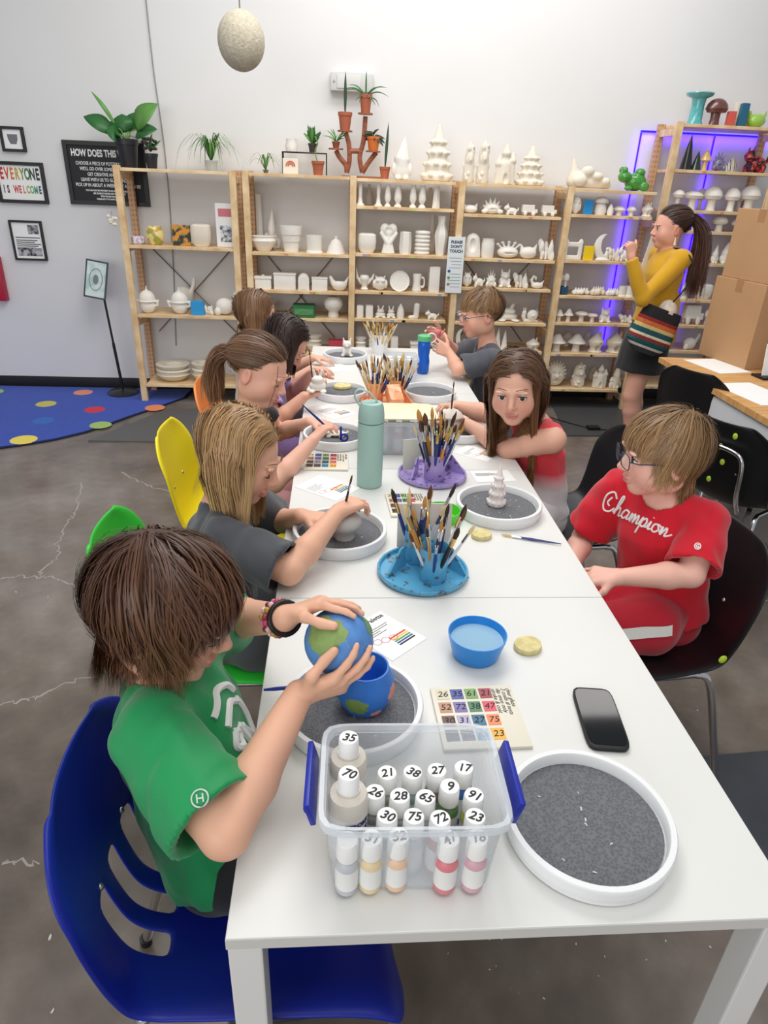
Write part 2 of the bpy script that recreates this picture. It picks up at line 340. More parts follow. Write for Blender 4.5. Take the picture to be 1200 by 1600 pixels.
# ================================================================== implicit surface modelling
class Field:
    def __init__(s, lo, hi, h):
        s.lo = np.array(lo, float); s.h = h; n = np.ceil((np.array(hi, float) - s.lo) / h).astype(int) + 1
        s.n = n; s.v = np.full(n, 0.08, np.float32)
        s.ax = [(s.lo[i] + h * np.arange(n[i])).astype(np.float32) for i in range(3)]
    def win(s, lo, hi):
        a = np.clip(np.floor((np.array(lo) - s.lo) / s.h).astype(int), 0, s.n); b = np.clip(np.ceil((np.array(hi) - s.lo) / s.h).astype(int) + 1, 0, s.n)
        sl = tuple(slice(a[i], b[i]) for i in range(3))
        return sl, s.ax[0][sl[0]][:, None, None], s.ax[1][sl[1]][None, :, None], s.ax[2][sl[2]][None, None, :]
    def op(s, fn, lo, hi, k=0.0, mode='u', pad=0.03):
        sl, X, Y, Z = s.win(np.array(lo) - pad, np.array(hi) + pad)
        if 0 in s.v[sl].shape: return s
        d = fn(X, Y, Z); c = s.v[sl]
        if mode == 'u':
            r = np.minimum(c, d)
            if k: q = np.maximum(k - np.abs(c - d), 0) / k; r = r - q * q * k * 0.25
        else:
            d = -d if mode == 's' else d
            r = np.maximum(c, d)
            if k: q = np.maximum(k - np.abs(c - d), 0) / k; r = r + q * q * k * 0.25
        s.v[sl] = r; return s
    def cone(s, a, b, ra, rb, k=0.0, mode='u', flat=None, fs=1.0, cut=None, pad=0.03):
        a = np.array(a, float); b = np.array(b, float); ba = b - a; L = float(ba @ ba) + 1e-12; R = max(ra, rb) * max(1, 1)
        n = None
        if flat is not None: n = np.array(flat, float); n /= np.linalg.norm(n); R *= max(1, fs)
        def fn(X, Y, Z):
            x, y, z = X - a[0], Y - a[1], Z - a[2]
            t = np.clip((x * ba[0] + y * ba[1] + z * ba[2]) / L, 0, 1)
            dx, dy, dz = x - t * ba[0], y - t * ba[1], z - t * ba[2]
            if n is not None:
                q = (dx * n[0] + dy * n[1] + dz * n[2]) * (1 / fs - 1); dx = dx + q * n[0]; dy = dy + q * n[1]; dz = dz + q * n[2]
            d = np.sqrt(dx * dx + dy * dy + dz * dz) - (ra + (rb - ra) * t)
            if n is not None and fs < 1: d = d * fs
            if cut is not None:
                for (cp, cn) in cut: d = np.maximum(d, (X - cp[0]) * cn[0] + (Y - cp[1]) * cn[1] + (Z - cp[2]) * cn[2])
            return d.astype(np.float32)
        return s.op(fn, np.minimum(a, b) - R, np.maximum(a, b) + R, k, mode, pad)
    def chain(s, pts, rs, k=0.0, **kw):
        for i in range(len(pts) - 1): s.cone(pts[i], pts[i + 1], rs[i], rs[i + 1], k, **kw)
        return s
    def ell(s, c, r, k=0.0, mode='u', M=None, pad=0.03):
        c = np.array(c, float); r = np.array(r if hasattr(r, '__len__') else (r, r, r), float); A = np.array(M)[:3, :3] if M is not None else np.eye(3); mr = float(min(r)); R = float(max(r))
        def fn(X, Y, Z):
            x, y, z = X - c[0], Y - c[1], Z - c[2]
            u = (A[0, 0] * x + A[1, 0] * y + A[2, 0] * z) / r[0]; v = (A[0, 1] * x + A[1, 1] * y + A[2, 1] * z) / r[1]; w = (A[0, 2] * x + A[1, 2] * y + A[2, 2] * z) / r[2]
            k0 = np.sqrt(u * u + v * v + w * w); k1 = np.sqrt((u / r[0]) ** 2 + (v / r[1]) ** 2 + (w / r[2]) ** 2) + 1e-9
            return np.where(k0 < 0.05, -mr, k0 * (k0 - 1) / k1).astype(np.float32)
        return s.op(fn, c - R, c + R, k, mode, pad)
    def plane(s, p, n):   # keep the side n points away from
        s.v = np.maximum(s.v, ((s.ax[0] - p[0]) * n[0])[:, None, None] + ((s.ax[1] - p[1]) * n[1])[None, :, None] + ((s.ax[2] - p[2]) * n[2])[None, None, :]).astype(np.float32); return s
    def surf(s):
        v = s.v; v[0] = v[-1] = 0.05; v[:, 0] = v[:, -1] = 0.05; v[:, :, 0] = v[:, :, -1] = 0.05
        ins = v < 0; nx, ny, nz = v.shape
        c = ins[:-1, :-1, :-1].astype(np.int8)
        for d in [(1, 0, 0), (0, 1, 0), (0, 0, 1), (1, 1, 0), (1, 0, 1), (0, 1, 1), (1, 1, 1)]:
            c = c + ins[d[0]:nx - 1 + d[0], d[1]:ny - 1 + d[1], d[2]:nz - 1 + d[2]]
        I, J, K = np.nonzero((c > 0) & (c < 8)); N = len(I)
        idx = np.full((nx - 1, ny - 1, nz - 1), -1, np.int32); idx[I, J, K] = np.arange(N)
        acc = np.zeros((N, 3)); cnt = np.zeros(N)
        cs = [(0, 0, 0), (1, 0, 0), (0, 1, 0), (1, 1, 0), (0, 0, 1), (1, 0, 1), (0, 1, 1), (1, 1, 1)]
        val = [v[I + a, J + b, K + d] for a, b, d in cs]
        for a, b in [(0, 1), (2, 3), (4, 5), (6, 7), (0, 2), (1, 3), (4, 6), (5, 7), (0, 4), (1, 5), (2, 6), (3, 7)]:
            m = (val[a] < 0) != (val[b] < 0); t = np.where(m, val[a] / np.where(m, val[a] - val[b], 1), 0)
            pa, pb = np.array(cs[a], float), np.array(cs[b], float)
            acc += np.where(m[:, None], pa + (pb - pa) * t[:, None], 0); cnt += m
        P = s.lo + s.h * (np.stack([I, J, K], 1) + acc / np.maximum(cnt, 1)[:, None]); F = []
        for axn in range(3):
            sl0 = [slice(None)] * 3; sl1 = [slice(None)] * 3; sl0[axn] = slice(0, -1); sl1[axn] = slice(1, None)
            A, B = ins[tuple(sl0)], ins[tuple(sl1)]; e = np.stack(np.nonzero(A != B), 1)
            u, w = (axn + 1) % 3, (axn + 2) % 3
            e = e[(e[:, u] > 0) & (e[:, w] > 0) & (e[:, u] < v.shape[u] - 1) & (e[:, w] < v.shape[w] - 1)]
            up = A[e[:, 0], e[:, 1], e[:, 2]]; q = []
            for du, dw in ((-1, -1), (0, -1), (0, 0), (-1, 0)):
                g = e.copy(); g[:, u] += du; g[:, w] += dw; q.append(idx[g[:, 0], g[:, 1], g[:, 2]])
            q = np.stack(q, 1); q[~up] = q[~up][:, ::-1]; F.append(q)
        return P, np.concatenate(F)
    def mesh(s, name='mesh', post=None, relax=1):
        P, F = s.surf()
        for _ in range(relax): P = relaxed(P, F)
        if post: P = post(P, F)
        return np_mesh(name, P, F)
def relaxed(P, F, a=0.5):
    acc = np.zeros_like(P); cnt = np.zeros(len(P))
    for i in range(4):
        j = (i + 1) % 4; np.add.at(acc, F[:, i], P[F[:, j]]); np.add.at(acc, F[:, j], P[F[:, i]]); np.add.at(cnt, F[:, i], 1); np.add.at(cnt, F[:, j], 1)
    return P * (1 - a) + a * acc / np.maximum(cnt, 1)[:, None]
def vnormals(P, F):
    n = np.cross(P[F[:, 2]] - P[F[:, 0]], P[F[:, 3]] - P[F[:, 1]]); N = np.zeros_like(P)
    for i in range(4): np.add.at(N, F[:, i], n)
    return N / (np.linalg.norm(N, axis=1)[:, None] + 1e-12)
def np_mesh(name, P, F, smooth=True):
    me = bpy.data.meshes.new(name); k = F.shape[1]
    me.vertices.add(len(P)); me.vertices.foreach_set('co', np.asarray(P, np.float32).ravel())
    me.loops.add(F.size); me.loops.foreach_set('vertex_index', F.astype(np.int32).ravel()); me.polygons.add(len(F))
    me.polygons.foreach_set('loop_start', np.arange(0, F.size, k, dtype=np.int32)); me.update(calc_edges=True)
    if smooth: me.polygons.foreach_set('use_smooth', np.ones(len(F), bool))
    return me
def wrinkles(amp, freq, seed, n=7, aniso=None):
    r = np.random.default_rng(seed); D = r.normal(size=(n, 3)); D /= np.linalg.norm(D, axis=1)[:, None]; ph = r.uniform(0, 6.28, n); fr = freq * r.uniform(0.6, 1.9, n)
    if aniso is not None: D = D * np.array(aniso)
    def f(P, F):
        N = vnormals(P, F); q = sum(np.sin(P @ D[i] * fr[i] + ph[i] + 1.5 * np.sin(P @ D[(i + 1) % n] * fr[i] * 0.6)) for i in range(n)) / n
        return P + N * (amp * (np.abs(q) ** 0.8 * np.sign(q) * 1.8))[:, None]
    return f

# ================================================================== bisque pottery
BISQ = mat('bisque_white', (236, 232, 224), 0.75, vary=0.05, vscale=14, bump=0.12, bscale=120)
BISQ2 = mat('bisque_cream', (230, 222, 206), 0.8, vary=0.06, vscale=14, bump=0.15, bscale=120)
HOLE = mat('kiln_dark', (70, 64, 60), 0.8)
PROTO = {}
def norm_mesh(me):
    n = len(me.vertices); a = np.zeros(n * 3, np.float32); me.vertices.foreach_get('co', a); a = a.reshape(-1, 3); lo, hi = a.min(0), a.max(0)
    a[:, 0] = (a[:, 0] - (lo[0] + hi[0]) / 2) / (hi[0] - lo[0]); a[:, 2] = (a[:, 2] - lo[2]) / (hi[2] - lo[2]); a[:, 1] = (a[:, 1] - (lo[1] + hi[1]) / 2) / (hi[0] - lo[0])
    me.vertices.foreach_set('co', a.ravel()); me.update(); return (hi[1] - lo[1]) / (hi[0] - lo[0])
def P_lathe(*prof, n=24, sq=0.0): return MB().lathe(list(prof), n, sq=sq).mesh('pottery', True, 50)
def hollow(prof, t=0.06):
    return prof + [(max(r - t, 0.01), z) for r, z in reversed(prof[1:])] + [(max(prof[0][0] - t, 0.01), prof[0][1] + t)]
def fld(fn, lo=(-1, -1, 0), hi=(1, 1, 2), h=0.05):
    F = Field(np.array(lo) - 0.12, np.array(hi) + 0.12, h); F.v[:] = 0.5
    _o = F.op; F.op = lambda f, l, hh, k=0.0, mode='u', pad=0.35: _o(f, l, hh, k, mode, 0.35); fn(F); return F.mesh('pottery')
def p_house(F, tall=1.0):
    F.cone((0, 0, 0.3), (0, 0, 0.9), 0.55, 0.5, 0.1); F.cone((0, 0, 1.0), (0, 0, 1.75), 0.78, 0.05, 0.05); F.ell((0, 0, 0.05), (0.75, 0.7, 0.18), 0.1)
    F.ell((0, -0.5, 0.45), (0.18, 0.3, 0.3), 0.02, 's'); F.ell((0.3, -0.5, 0.85), (0.1, 0.2, 0.1), 0.02, 's'); F.cone((0.4, 0.1, 1.2), (0.42, 0.1, 1.7), 0.1, 0.12, 0.03); F.plane((0, 0, 0), (0, 0, -1))
def p_gnome(F):
    F.ell((0, 0, 0.4), (0.55, 0.5, 0.5), 0.1); F.ell((0, -0.2, 0.75), (0.36, 0.3, 0.4), 0.1); F.ell((0, -0.38, 0.9), (0.12, 0.12, 0.11), 0.03); F.cone((0, 0, 1.0), (0.12, 0, 2.0), 0.5, 0.05, 0.06)
    F.ell((-0.5, -0.1, 0.5), (0.15, 0.15, 0.3), 0.06); F.ell((0.5, -0.1, 0.5), (0.15, 0.15, 0.3), 0.06); F.ell((-0.25, -0.3, 0.08), (0.2, 0.3, 0.14), 0.05); F.ell((0.25, -0.3, 0.08), (0.2, 0.3, 0.14), 0.05); F.plane((0, 0, 0), (0, 0, -1))
def p_animal(F, ear=0.25, tail=True, snout=0.2):
    F.ell((0.1, 0, 0.6), (0.75, 0.48, 0.5), 0.1); F.ell((-0.6, -0.1, 1.05), (0.4, 0.38, 0.38), 0.12); F.ell((-0.85, -0.2, 0.95), (snout, snout, 0.16), 0.06)
    for x in (-0.4, 0.55):
        for y in (-0.3, 0.3): F.cone((x, y, 0.4), (x - 0.05, y, 0.1), 0.2, 0.19, 0.08)
    for y in (-0.25, 0.2): F.cone((-0.55, y, 1.3), (-0.52, y * 1.2, 1.4 + ear), 0.11, 0.05, 0.05)
    if tail: F.chain([(0.75, 0, 0.6), (1.0, 0, 0.8), (1.0, 0, 1.1)], [0.16, 0.12, 0.08], 0.06)
    F.plane((0, 0, 0), (0, 0, -1))
def p_sit(F, ear=0.3):
    F.ell((0, 0, 0.5), (0.55, 0.5, 0.55), 0.1); F.ell((0, -0.15, 1.2), (0.45, 0.4, 0.4), 0.12); F.ell((0, -0.5, 1.1), (0.18, 0.16, 0.13), 0.06)
    for x in (-1, 1):
        F.cone((x * 0.3, -0.1, 1.45), (x * 0.38, -0.1, 1.55 + ear), 0.14, 0.06, 0.05); F.cone((x * 0.4, -0.2, 0.8), (x * 0.3, -0.5, 0.3), 0.15, 0.13, 0.06); F.ell((x * 0.4, -0.4, 0.14), (0.22, 0.32, 0.16), 0.06)
    F.plane((0, 0, 0), (0, 0, -1))
def p_spiky(F, n=6):
    F.ell((0, 0, 0.6), (0.8, 0.6, 0.6), 0.1)
    for k in range(n):
        a = PI * (k + 0.5) / n; F.cone((math.cos(a) * 0.6, 0, 0.6 + math.sin(a) * 0.45), (math.cos(a) * 0.95, 0, 0.65 + math.sin(a) * 1.1), 0.18, 0.04, 0.05)
    F.ell((-0.75, -0.3, 0.3), (0.3, 0.3, 0.25), 0.08); F.ell((0.75, -0.3, 0.3), (0.3, 0.3, 0.25), 0.08); F.ell((0, -0.55, 0.55), (0.3, 0.15, 0.1), 0.03, 's'); F.plane((0, 0, 0), (0, 0, -1))
def p_truck(F):
    def bx(c, r):
        F.op(lambda X, Y, Z: (np.maximum(np.maximum(np.abs(X - c[0]) - r[0], np.abs(Y - c[1]) - r[1]), np.abs(Z - c[2]) - r[2])).astype(np.float32) + 0 * X * Y * Z, np.array(c) - r, np.array(c) + r, 0.1)
    bx((-0.15, 0, 0.75), (0.75, 0.45, 0.4)); bx((0.75, 0, 0.5), (0.25, 0.42, 0.2))
    for x in (-0.5, 0.5):
        for y in (-0.42, 0.42): F.ell((x, y, 0.24), (0.24, 0.13, 0.24), 0.03)
def p_snail(F):
    F.ell((0.25, 0, 0.75), (0.62, 0.42, 0.62), 0.05); F.chain([(0.9, 0, 0.12), (-0.5, 0, 0.14), (-0.75, 0, 0.6), (-0.7, 0, 1.0)], [0.1, 0.2, 0.22, 0.26], 0.1)
    F.ell((0.25, -0.42, 0.75), (0.35, 0.08, 0.35), 0.02, 's'); F.ell((0.25, -0.40, 0.75), (0.18, 0.1, 0.18), 0.02)
    for x in (-0.8, -0.6): F.cone((x, -0.05, 1.1), (x - 0.03, -0.1, 1.5), 0.07, 0.08, 0.03)
    F.plane((0, 0, 0), (0, 0, -1))
def p_swan(F):
    F.ell((0.2, 0, 0.35), (0.75, 0.42, 0.35), 0.08); F.chain([(-0.35, 0, 0.45), (-0.6, 0, 0.9), (-0.35, 0, 1.3), (-0.05, 0, 1.15), (-0.05, 0, 0.95)], [0.22, 0.16, 0.14, 0.13, 0.1], 0.06); F.cone((0.7, 0, 0.45), (1.0, 0, 0.9), 0.2, 0.05, 0.1); F.plane((0, 0, 0), (0, 0, -1))
def p_fish(F):
    F.ell((0, 0, 0.65), (0.75, 0.55, 0.6), 0.05); F.ell((-0.55, -0.3, 0.3), (0.3, 0.3, 0.3), 0.1); F.cone((0.6, 0, 0.8), (1.0, 0, 1.5), 0.2, 0.12, 0.1); F.ell((1.0, 0, 1.5), (0.2, 0.12, 0.25), 0.1); F.plane((0, 0, 0), (0, 0, -1))
def p_jar(F):
    F.ell((0, 0, 0.5), (0.62, 0.6, 0.55), 0.05); F.ell((0, 0, 0.95), (0.66, 0.64, 0.62), 0.04); F.cone((0, 0, 1.55), (0.03, 0, 1.85), 0.08, 0.05, 0.1)
    F.op(lambda X, Y, Z: (np.sqrt((np.sqrt(X * X + Y * Y) - 0.68) ** 2 + (Z - 0.82) ** 2) - 0.05).astype(np.float32), (-0.75, -0.75, 0.75), (0.75, 0.75, 0.9), 0.05)
    for x in (-1, 1): F.chain([(x * 0.6, -0.1, 0.8), (x * 0.9, -0.15, 0.85), (x * 0.82, -0.15, 0.55), (x * 0.6, -0.1, 0.5)], [0.1, 0.09, 0.08, 0.07], 0.05)
    F.plane((0, 0, 0), (0, 0, -1))
def p_tree(F):
    for i, (r, z) in enumerate(((0.75, 0.2), (0.62, 0.65), (0.5, 1.1), (0.34, 1.5))):
        F.cone((0, 0, z), (0, 0, z + 0.55), r, r * 0.35, 0.04)
        for k in range(9): a = k * 0.698 + i; F.ell((math.cos(a) * r, math.sin(a) * r, z + 0.02), (0.13, 0.13, 0.1), 0.06)
    F.cone((0, 0, 1.9), (0, 0, 2.25), 0.12, 0.03, 0.05); F.plane((0, 0, 0), (0, 0, -1))
def p_heap(F, seed=1):
    r = random.Random(seed)
    for k in range(14): F.ell((r.uniform(-0.75, 0.75), r.uniform(-0.4, 0.3), r.uniform(0.1, 0.6)), (r.uniform(0.15, 0.35), r.uniform(0.15, 0.3), r.uniform(0.12, 0.35)), 0.06)
    F.plane((0, 0, 0), (0, 0, -1))
def p_castle(F):
    F.cone((0, 0, 0.2), (0, 0, 1.0), 0.6, 0.5, 0.05)
    for x, z, r in ((-0.5, 1.1, 0.24), (0.5, 1.3, 0.24), (0, 1.7, 0.28)): F.cone((x, -0.1, 0), (x, -0.1, z), r, r * 0.9, 0.05); F.cone((x, -0.1, z + 0.05), (x, -0.1, z + 0.55), r * 1.2, 0.03, 0.02)
    F.ell((0, -0.6, 0.3), (0.2, 0.2, 0.35), 0.02, 's'); F.plane((0, 0, 0), (0, 0, -1))
def p_frame(F):
    def bx(X, Y, Z, c, r): return np.maximum(np.maximum(np.abs(X - c[0]) - r[0], np.abs(Y - c[1]) - r[1]), np.abs(Z - c[2]) - r[2])
    F.op(lambda X, Y, Z: np.maximum(bx(X, Y, Z, (0, 0, 0.7), (0.95, 0.12, 0.65)), -bx(X, Y, Z, (0, 0, 0.68), (0.55, 0.5, 0.3))).astype(np.float32), (-1, -0.2, 0), (1, 0.2, 1.4), 0.03)
    for x in (-0.75, 0.75): F.ell((x, 0, 1.35), (0.25, 0.12, 0.25), 0.05)
def p_moon(F):
    F.ell((0, 0, 1.0), (0.95, 0.2, 0.95), 0.02); F.ell((0.45, 0, 1.15), (0.8, 0.6, 0.8), 0.03, 's'); F.ell((0, 0, 0.06), (0.7, 0.3, 0.14), 0.08)
    F.ell((0.35, 0, 0.45), (0.18, 0.15, 0.3), 0.05); F.ell((0.35, 0, 0.85), (0.14, 0.14, 0.14), 0.03); F.plane((0, 0, 0), (0, 0, -1))
def p_bunny(F):
    F.ell((0, 0, 0.45), (0.5, 0.45, 0.48), 0.1); F.ell((0, -0.1, 1.05), (0.36, 0.33, 0.33), 0.1)
    for x in (-1, 1): F.cone((x * 0.15, 0, 1.25), (x * 0.25, 0.03, 1.85), 0.11, 0.09, 0.04, flat=(0, 1, 0), fs=0.7); F.ell((x * 0.33, -0.35, 0.12), (0.2, 0.3, 0.14), 0.06)
    F.ell((0, 0.45, 0.3), 0.18, 0.05); F.plane((0, 0, 0), (0, 0, -1))
def p_teapotish(F):
    F.ell((0, 0, 0.55), (0.7, 0.6, 0.55), 0.05)
    for k in range(5): a = 0.5 + k * 0.53; F.cone((math.cos(a) * 0.5, -0.1, 0.75 + 0.3 * math.sin(a)), (math.cos(a) * 0.8, -0.1, 1.0 + 0.45 * math.sin(a)), 0.08, 0.09, 0.04); F.ell((math.cos(a) * 0.82, -0.1, 1.03 + 0.45 * math.sin(a)), 0.13, 0.03)
    F.ell((0, -0.6, 0.5), (0.4, 0.2, 0.1), 0.03, 's'); F.plane((0, 0, 0), (0, 0, -1))
def p_bird(F):
    F.ell((0.1, 0, 0.45), (0.75, 0.5, 0.45), 0.05); F.ell((0.15, 0, 0.95), (0.65, 0.42, 0.35), 0.05, 's'); F.cone((-0.55, 0, 0.6), (-0.8, 0, 1.0), 0.25, 0.16, 0.1); F.cone((-0.8, 0, 1.0), (-1.0, 0, 0.95), 0.1, 0.02, 0.03); F.cone((0.7, 0, 0.6), (1.0, 0, 1.1), 0.2, 0.05, 0.1); F.plane((0, 0, 0), (0, 0, -1))
def p_jug(F):
    F.cone((0, 0, 0.15), (0, 0, 0.2), 0.4, 0.25, 0.1); F.cone((0, 0, 0.3), (0, 0, 0.9), 0.28, 0.5, 0.1); F.ell((0, 0, 1.25), (0.38, 0.38, 0.3), 0.04, 's'); F.chain([(-0.4, 0, 0.6), (-0.75, 0, 1.0), (-0.85, 0, 1.7)], [0.14, 0.12, 0.06], 0.08); F.chain([(0.4, 0, 0.6), (0.8, 0, 0.95), (0.95, 0, 1.25)], [0.14, 0.12, 0.09], 0.08); F.plane((0, 0, 0), (0, 0, -1))
def p_hearthands(F):
    F.cone((0, 0, 0), (0, 0, 0.9), 0.55, 0.3, 0.05, flat=(0, 1, 0), fs=0.7)
    for x in (-1, 1): F.cone((x * 0.3, 0, 1.55), (0, 0, 1.05), 0.38, 0.2, 0.06, flat=(0, 1, 0), fs=0.7); F.cone((x * 0.15, -0.15, 0.7), (x * 0.6, -0.15, 1.3), 0.14, 0.12, 0.05)
    F.cone((0, -0.4, 1.5), (0, -0.4, 1.2), 0.3, 0.15, 0.05, mode='s'); F.plane((0, 0, 0), (0, 0, -1))
def p_boot(F):
    F.cone((0.2, 0, 0.5), (0.25, 0, 1.7), 0.32, 0.36, 0.05); F.cone((0.2, 0, 0.25), (-0.5, 0, 0.2), 0.3, 0.24, 0.1); F.plane((0, 0, 0), (0, 0, -1))
def p_owl(F):
    F.ell((0, 0, 0.75), (0.55, 0.45, 0.75), 0.05); F.ell((-0.22, -0.4, 1.1), (0.2, 0.1, 0.2), 0.02); F.ell((0.22, -0.4, 1.1), (0.2, 0.1, 0.2), 0.02)
    for x in (-1, 1): F.cone((x * 0.3, 0, 1.35), (x * 0.42, 0, 1.62), 0.12, 0.03, 0.04); F.ell((x * 0.5, -0.05, 0.7), (0.14, 0.3, 0.45), 0.04)
    F.plane((0, 0, 0), (0, 0, -1))
def p_gravy(F):
    F.ell((0, 0, 0.5), (0.62, 0.5, 0.5), 0.05); F.ell((0, 0, 1.0), (0.5, 0.4, 0.25), 0.03, 's'); F.plane((0, 0, 0), (0, 0, -1)); F.cone((-0.5, 0, 0.7), (-0.9, 0, 0.95), 0.2, 0.1, 0.08)
def p_relief(F, seed=3):
    r = random.Random(seed); F.cone((0, 0, 0.3), (0, 0, 1.5), 0.62, 0.5, 0.1); F.ell((0, -0.45, 1.25), (0.32, 0.25, 0.32), 0.06); F.ell((0, -0.7, 1.2), (0.1, 0.1, 0.08), 0.03)
    for k in range(22): a = r.uniform(0, 6.28); z = r.uniform(0.1, 1.9); q = 0.62 - 0.12 * z; F.ell((math.cos(a) * q, math.sin(a) * q, z), (r.uniform(0.1, 0.22), r.uniform(0.1, 0.2), r.uniform(0.08, 0.22)), 0.05)
    F.cone((0, 0, 1.6), (0.05, 0, 2.0), 0.4, 0.15, 0.1); F.plane((0, 0, 0), (0, 0, -1))
def p_face(F):
    F.ell((0, 0, 0.7), (0.8, 0.55, 0.7), 0.05)
    for k in range(13): a = -0.3 + k * 0.31; F.cone((math.cos(a) * 0.65, 0, 0.75 + math.sin(a) * 0.6), (math.cos(a) * 0.95, 0, 0.8 + math.sin(a) * 0.85), 0.13, 0.06, 0.04)
    F.ell((0, -0.6, 0.7), (0.14, 0.14, 0.14), 0.04); F.ell((-0.3, -0.48, 0.9), (0.14, 0.1, 0.1), 0.02, 's'); F.ell((0.3, -0.48, 0.9), (0.14, 0.1, 0.1), 0.02, 's'); F.ell((0, -0.5, 0.4), (0.4, 0.14, 0.09), 0.02, 's'); F.plane((0, 0, 0), (0, 0, -1))
def p_slab(F):
    r = random.Random(4)
    for k in range(5): F.ell((-0.7 + k * 0.35, r.uniform(-0.2, 0.2), 0.12 + 0.1 * r.random()), (0.3, 0.4, 0.13), 0.05); F.ell((-0.6 + k * 0.3, -0.1, 0.3), (0.12, 0.12, 0.1), 0.05)
    F.plane((0, 0, 0), (0, 0, -1))
def mush(cap, stem=0.32, capr=0.85):
    pr = [(stem * 1.25, 0), (stem * 1.1, 0.15), (stem, 0.5), (stem * 1.05, 0.85), (capr * 0.95, 0.9), (capr, 0.98)] + cap; return P_lathe(*pr, n=28)
